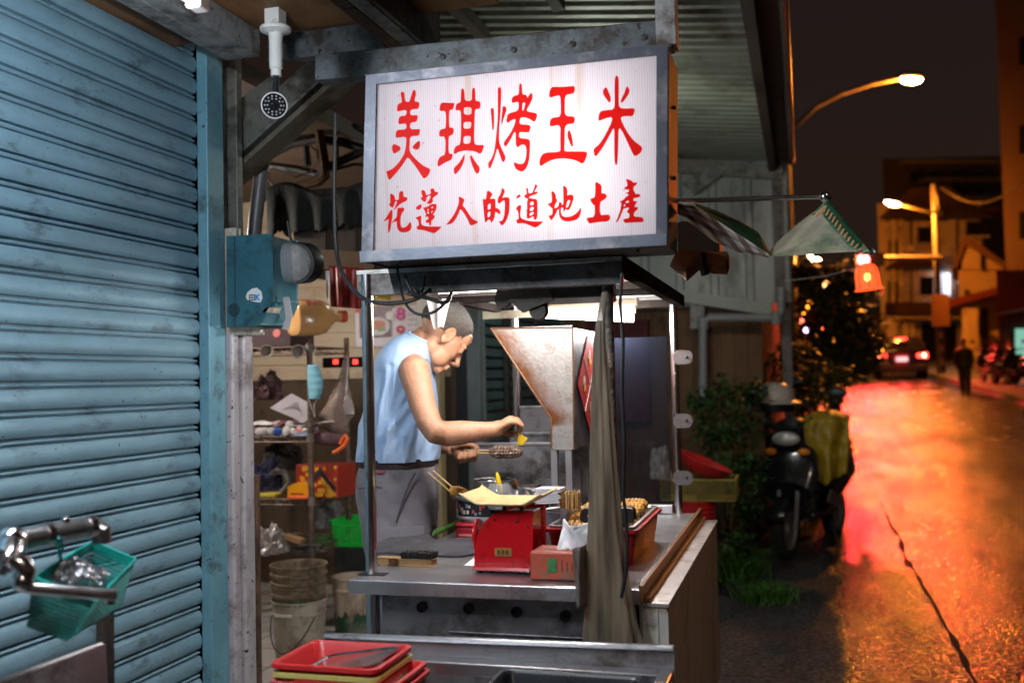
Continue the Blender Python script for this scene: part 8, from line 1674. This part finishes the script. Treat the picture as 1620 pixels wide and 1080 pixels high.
# ---------------------------------------------------------------- car
cb_ = at(1428, 600, 37); cg = V((cb_.x, cb_.y, gz(cb_.y)))
cdir = math.atan2(ray(1428, 600).y, ray(1428, 600).x) + R(3)
car = thing('parked_car', cg, 'dark car seen from behind with its brake lights on', 'car', None, cdir); CW = PW[car.name]
def CL(x, y, z): return CW @ V((x, y, z))
paint = mat('dark_maroon_paint', (.010, .005, .006), .2, .2, .1, 4, coat=.8)
def csec(x, pts): return [CL(x, s_ * y, z) for s_, (y, z) in [(1, p) for p in pts] + [(-1, p) for p in reversed(pts)]]
k = M(); low = [(.70, .26), (.86, .34), (.91, .55), (.92, .80), (.88, .95)]
k.rings([csec(x, [(y * f, z) for y, z in low]) for x, f in ((0, .90), (.06, .97), (.3, 1), (3.6, 1), (4.2, .95), (4.4, .82))]); k.build('body', paint, car)
k = M(); k.rings([csec(x, [(w_, z0), (w_ * .96, (z0 + z1) / 2), (w2, z1 - .05), (w2 * .9, z1)]) for x, w_, w2, z0, z1 in ((.10, .84, .80, .94, .98), (.34, .86, .66, .94, 1.46), (.6, .87, .66, .94, 1.56), (1.8, .88, .67, .94, 1.58), (2.5, .86, .64, .94, 1.48), (3.2, .82, .76, .94, .98))]); k.build('cabin', paint, car)
k = M(); q = [CL(.125, .70, 1.02), CL(.125, -.70, 1.02), CL(.31, -.60, 1.40), CL(.31, .60, 1.40)]; k.prism(q, CW.to_3x3() @ V((-.02, 0, .006))); k.build('rear_window', dark_g, car)
for s_ in (-1, 1):
    k = M(); k.prism([CL(-.03, s_ * .52, .80), CL(-.03, s_ * .52, .92), CL(.02, s_ * .88, .96), CL(.02, s_ * .88, .76)], CW.to_3x3() @ V((-.05, 0, 0))); k.build('tail_light', emit('brake_red', (1., .03, .02), 5), car)
    k = M(); k.ball(CL(-.09, s_ * .76, .86), (.04, .07, .06), 10, 8); k.build('brake_bulb', emit('brake_core', (1., .25, .10), 22), car)
    for x in (.75, 3.5):
        k = M(); k.lathe([(.2, -.1), (.3, -.11), (.33, -.08), (.33, .08), (.3, .11), (.2, .1)], CL(x, s_ * .80, .33), 22, CW.to_3x3() @ Matrix.Rotation(R(90), 3, 'X')); wh = k.build('wheel', tyre, car)
        k = M(); k.lathe([(0, -.09), (.2, -.10), (.2, .10), (0, .09)], CL(x, s_ * .80, .33), 16, CW.to_3x3() @ Matrix.Rotation(R(90), 3, 'X')); k.build('rim', silver, wh)
    k = M(); k.ball(CL(2.45, s_ * 1.0, 1.0), (.08, .10, .07), 10, 8); k.build('wing_mirror', paint, car)
k = M(); k.prism([CL(.27, .20, 1.47), CL(.27, -.20, 1.47), CL(.27, -.20, 1.52), CL(.27, .20, 1.52)], CW.to_3x3() @ V((-.04, 0, 0))); k.build('high_brake_light', emit('brake_red', (1., .03, .02), 5), car)
k = M(); k.prism([CL(-.02, .20, .66), CL(-.02, -.20, .66), CL(-.02, -.20, .82), CL(-.02, .20, .82)], CW.to_3x3() @ V((-.03, 0, 0))); k.build('number_plate', emit('plate_glow', (.8, .72, .75), .45), car)
k = M(); k.rings([csec(x, [(.80, .28), (.88, .36), (.88, .50), (.84, .54)]) for x in (-.06, .05)]); k.build('bumper', mat('bumper_plastic', (.02, .016, .016), .4), car, bevel=.03)
area('brake_glow', CL(-.6, 0, .8), 8, (1, .02, .02), car, .3)
# ---------------------------------------------------------------- walking person
pd_ = 27; pb_ = at(1527, 620, pd_); pg = V((pb_.x, pb_.y, gz(pb_.y) + (.12 if pb_.x > 4.7 else 0)))
wp = thing('person', pg, 'person in dark clothes walking at the right side of the wet road', 'person')
hgt = at(1527, 540, pd_).z - pg.z
k = M(); h_ = max(1.45, min(1.75, hgt)); s_ = h_ / 1.7
def W_(x, y, z): return pg + V((x * s_, y * s_, z * s_))
k.tube([W_(-.05, .12, .05), W_(-.08, .05, .48), W_(-.09, 0, .88)], [.05, .065, .09], 12); k.tube([W_(.06, -.2, .05), W_(.09, -.08, .47), W_(.08, 0, .88)], [.05, .065, .09], 12)
k.tube([W_(0, 0, .84), W_(0, .01, 1.05), W_(0, .0, 1.28), W_(0, 0, 1.40), W_(0, -.01, 1.46)], [.16, .15, .18, .14, .06], 16)
k.tube([W_(0, -.01, 1.42), W_(0, -.02, 1.54)], .055, 10); k.ball(W_(0, -.025, 1.60), (.075 * s_, .095 * s_, .115 * s_), 14, 10)
for sd in (-1, 1):
    k.tube([W_(sd * .19, 0, 1.37), W_(sd * .24, .02 - .06 * sd, 1.1), W_(sd * .23, -.06 - .10 * sd, .86)], [.055, .045, .034], 10); k.ball(W_(sd * .23, -.07 - .10 * sd, .81), .045, 8, 6)
remeshed(k, .022, 2).build('body', mat('dim_skin', (.30, .16, .10), .6), wp)
k = M(); k.tube([W_(0, 0, .80), W_(0, .01, 1.05), W_(0, .0, 1.28), W_(0, 0, 1.41), W_(0, -.01, 1.45)], [.19, .175, .205, .165, .08], 16)
for sd in (-1, 1): k.tube([W_(sd * .18, 0, 1.37), W_(sd * .24, .02 - .06 * sd, 1.1), W_(sd * .235, -.05 - .09 * sd, .89)], [.072, .06, .048], 10)
remeshed(k, .022, 2).build('jacket', mat('black_jacket', (.012, .012, .015), .7), wp)
k = M(); k.tube([W_(-.05, .12, .05), W_(-.08, .05, .48), W_(-.08, 0, .90)], [.065, .08, .11], 12); k.tube([W_(.06, -.2, .05), W_(.09, -.08, .47), W_(.08, 0, .90)], [.065, .08, .11], 12); remeshed(k, .022, 2).build('trousers', mat('dark_trousers', (.02, .018, .02), .8), wp)
for x, y in ((-.05, .10), (.06, -.22)): k = M(); k.ball(W_(x, y - .05, .045), (.05, .13, .045), 10, 8); k.build('shoe', black_rub, wp)
k = M(); k.ball(W_(0, -.012, 1.625), (.084 * s_, .1 * s_, .105 * s_), 12, 8); k.build('hair', mat('black_hair', (.012, .01, .01), .6), wp)
# parked motorbikes in front of the shop (small in the picture)
for i, (px, py, d) in enumerate(((1566, 612, 30), (1592, 615, 29), (1618, 618, 28))):
    p = at(px, py, d); o, _ = scooter(V((p.x, p.y, gz(p.y) + (.12 if p.x > 4.7 else .0))), R(96 + 9 * i), ('dark motorbike parked at the far kerb, nearest to the walking person', 'dark motorbike parked at the far kerb, between the other two', 'dark motorbike at the far kerb, partly cut off by the right edge')[i], 'motorbikes at the far kerb')

# ---------------------------------------------------------------- fluorescent lamps
fl = thing('shutter_tube_lamp', at(300, 10, 2.25), 'white fluorescent batten lamp at the top of the blue shutter', 'lamp')
q1 = at(322, 8, 2.25); zt = q1.z; xt = q1.x
k = M(); k.tube([V((xt - .0, q1.y - .045, zt)), V((xt - .0, q1.y - 1.2, zt))], .014, 14); k.build('tube', emit('bluish_tube_glow', (.84, .92, 1.0), 9), fl); tube_light(fl, (xt, q1.y - .1, zt), (xt, q1.y - 1.2, zt), 37, (.84, .92, 1.0), 5, -.03)
k = M(); k.box((xt - .03, q1.y - 1.25, zt + .018), (xt + .03, q1.y, zt + .06)); k.box((xt - .018, q1.y - .045, zt - .02), (xt + .018, q1.y, zt + .017)); k.build('batten', mat('pinkish_white_enamel', (.62, .56, .55), .4, 0, .06, 9), fl, bevel=.006)
# tube added under the cart roof to brighten the vendor and counter
l2 = thing('added_roof_lamp', (-.8, 3.06, zr - .03), 'added fill tube fixed under the cart roof behind its front beam', 'lamp')
k = M(); k.tube([(-1.12, 3.06, zr - .016), (-.55, 3.06, zr - .016)], .013, 12); k.build('tube', emit('warm_tube_glow', (1.0, .95, .90), 9), l2); tube_light(l2, (-1.12, 3.06, zr - .016), (-.55, 3.06, zr - .016), 10, (1, .95, .90), 4, -.03)
# unseen lamp added to brighten the shop shelves
l3 = thing('added_shop_lamp', (-3.2, 4.15, 2.1), 'added fill tube hanging unseen inside the shop', 'lamp')
k = M(); k.tube([(-3.6, 4.15, 2.15), (-2.85, 4.15, 2.15)], .014, 12); k.build('tube', emit('shop_tube_glow', (1.0, .90, .80), 9), l3); tube_light(l3, (-3.6, 4.15, 2.15), (-2.85, 4.15, 2.15), 27, (1, .90, .80), 3, -.03)
for x in (-3.5, -2.95): k = M(); k.tube([(x, 4.15, 2.165), (x, 4.15, 2.62)], .004, 6); k.build('hanger_wire', black_rub, l3)
# unseen lamp added behind the sign to light the lean-to roof ribs
l4 = thing('added_awning_lamp', (-1.2, 6.2, 2.7), 'added fill tube under the corrugated roof, hidden behind the sign', 'lamp')
k = M(); k.tube([(-1.5, 6.2, 2.74), (-.92, 6.2, 2.74)], .014, 12); k.build('tube', emit('awning_tube_glow', (.95, 1.0, .88), 9), l4); tube_light(l4, (-1.5, 6.2, 2.74), (-.92, 6.2, 2.74), 9, (.95, 1.0, .88), 2, -.03)
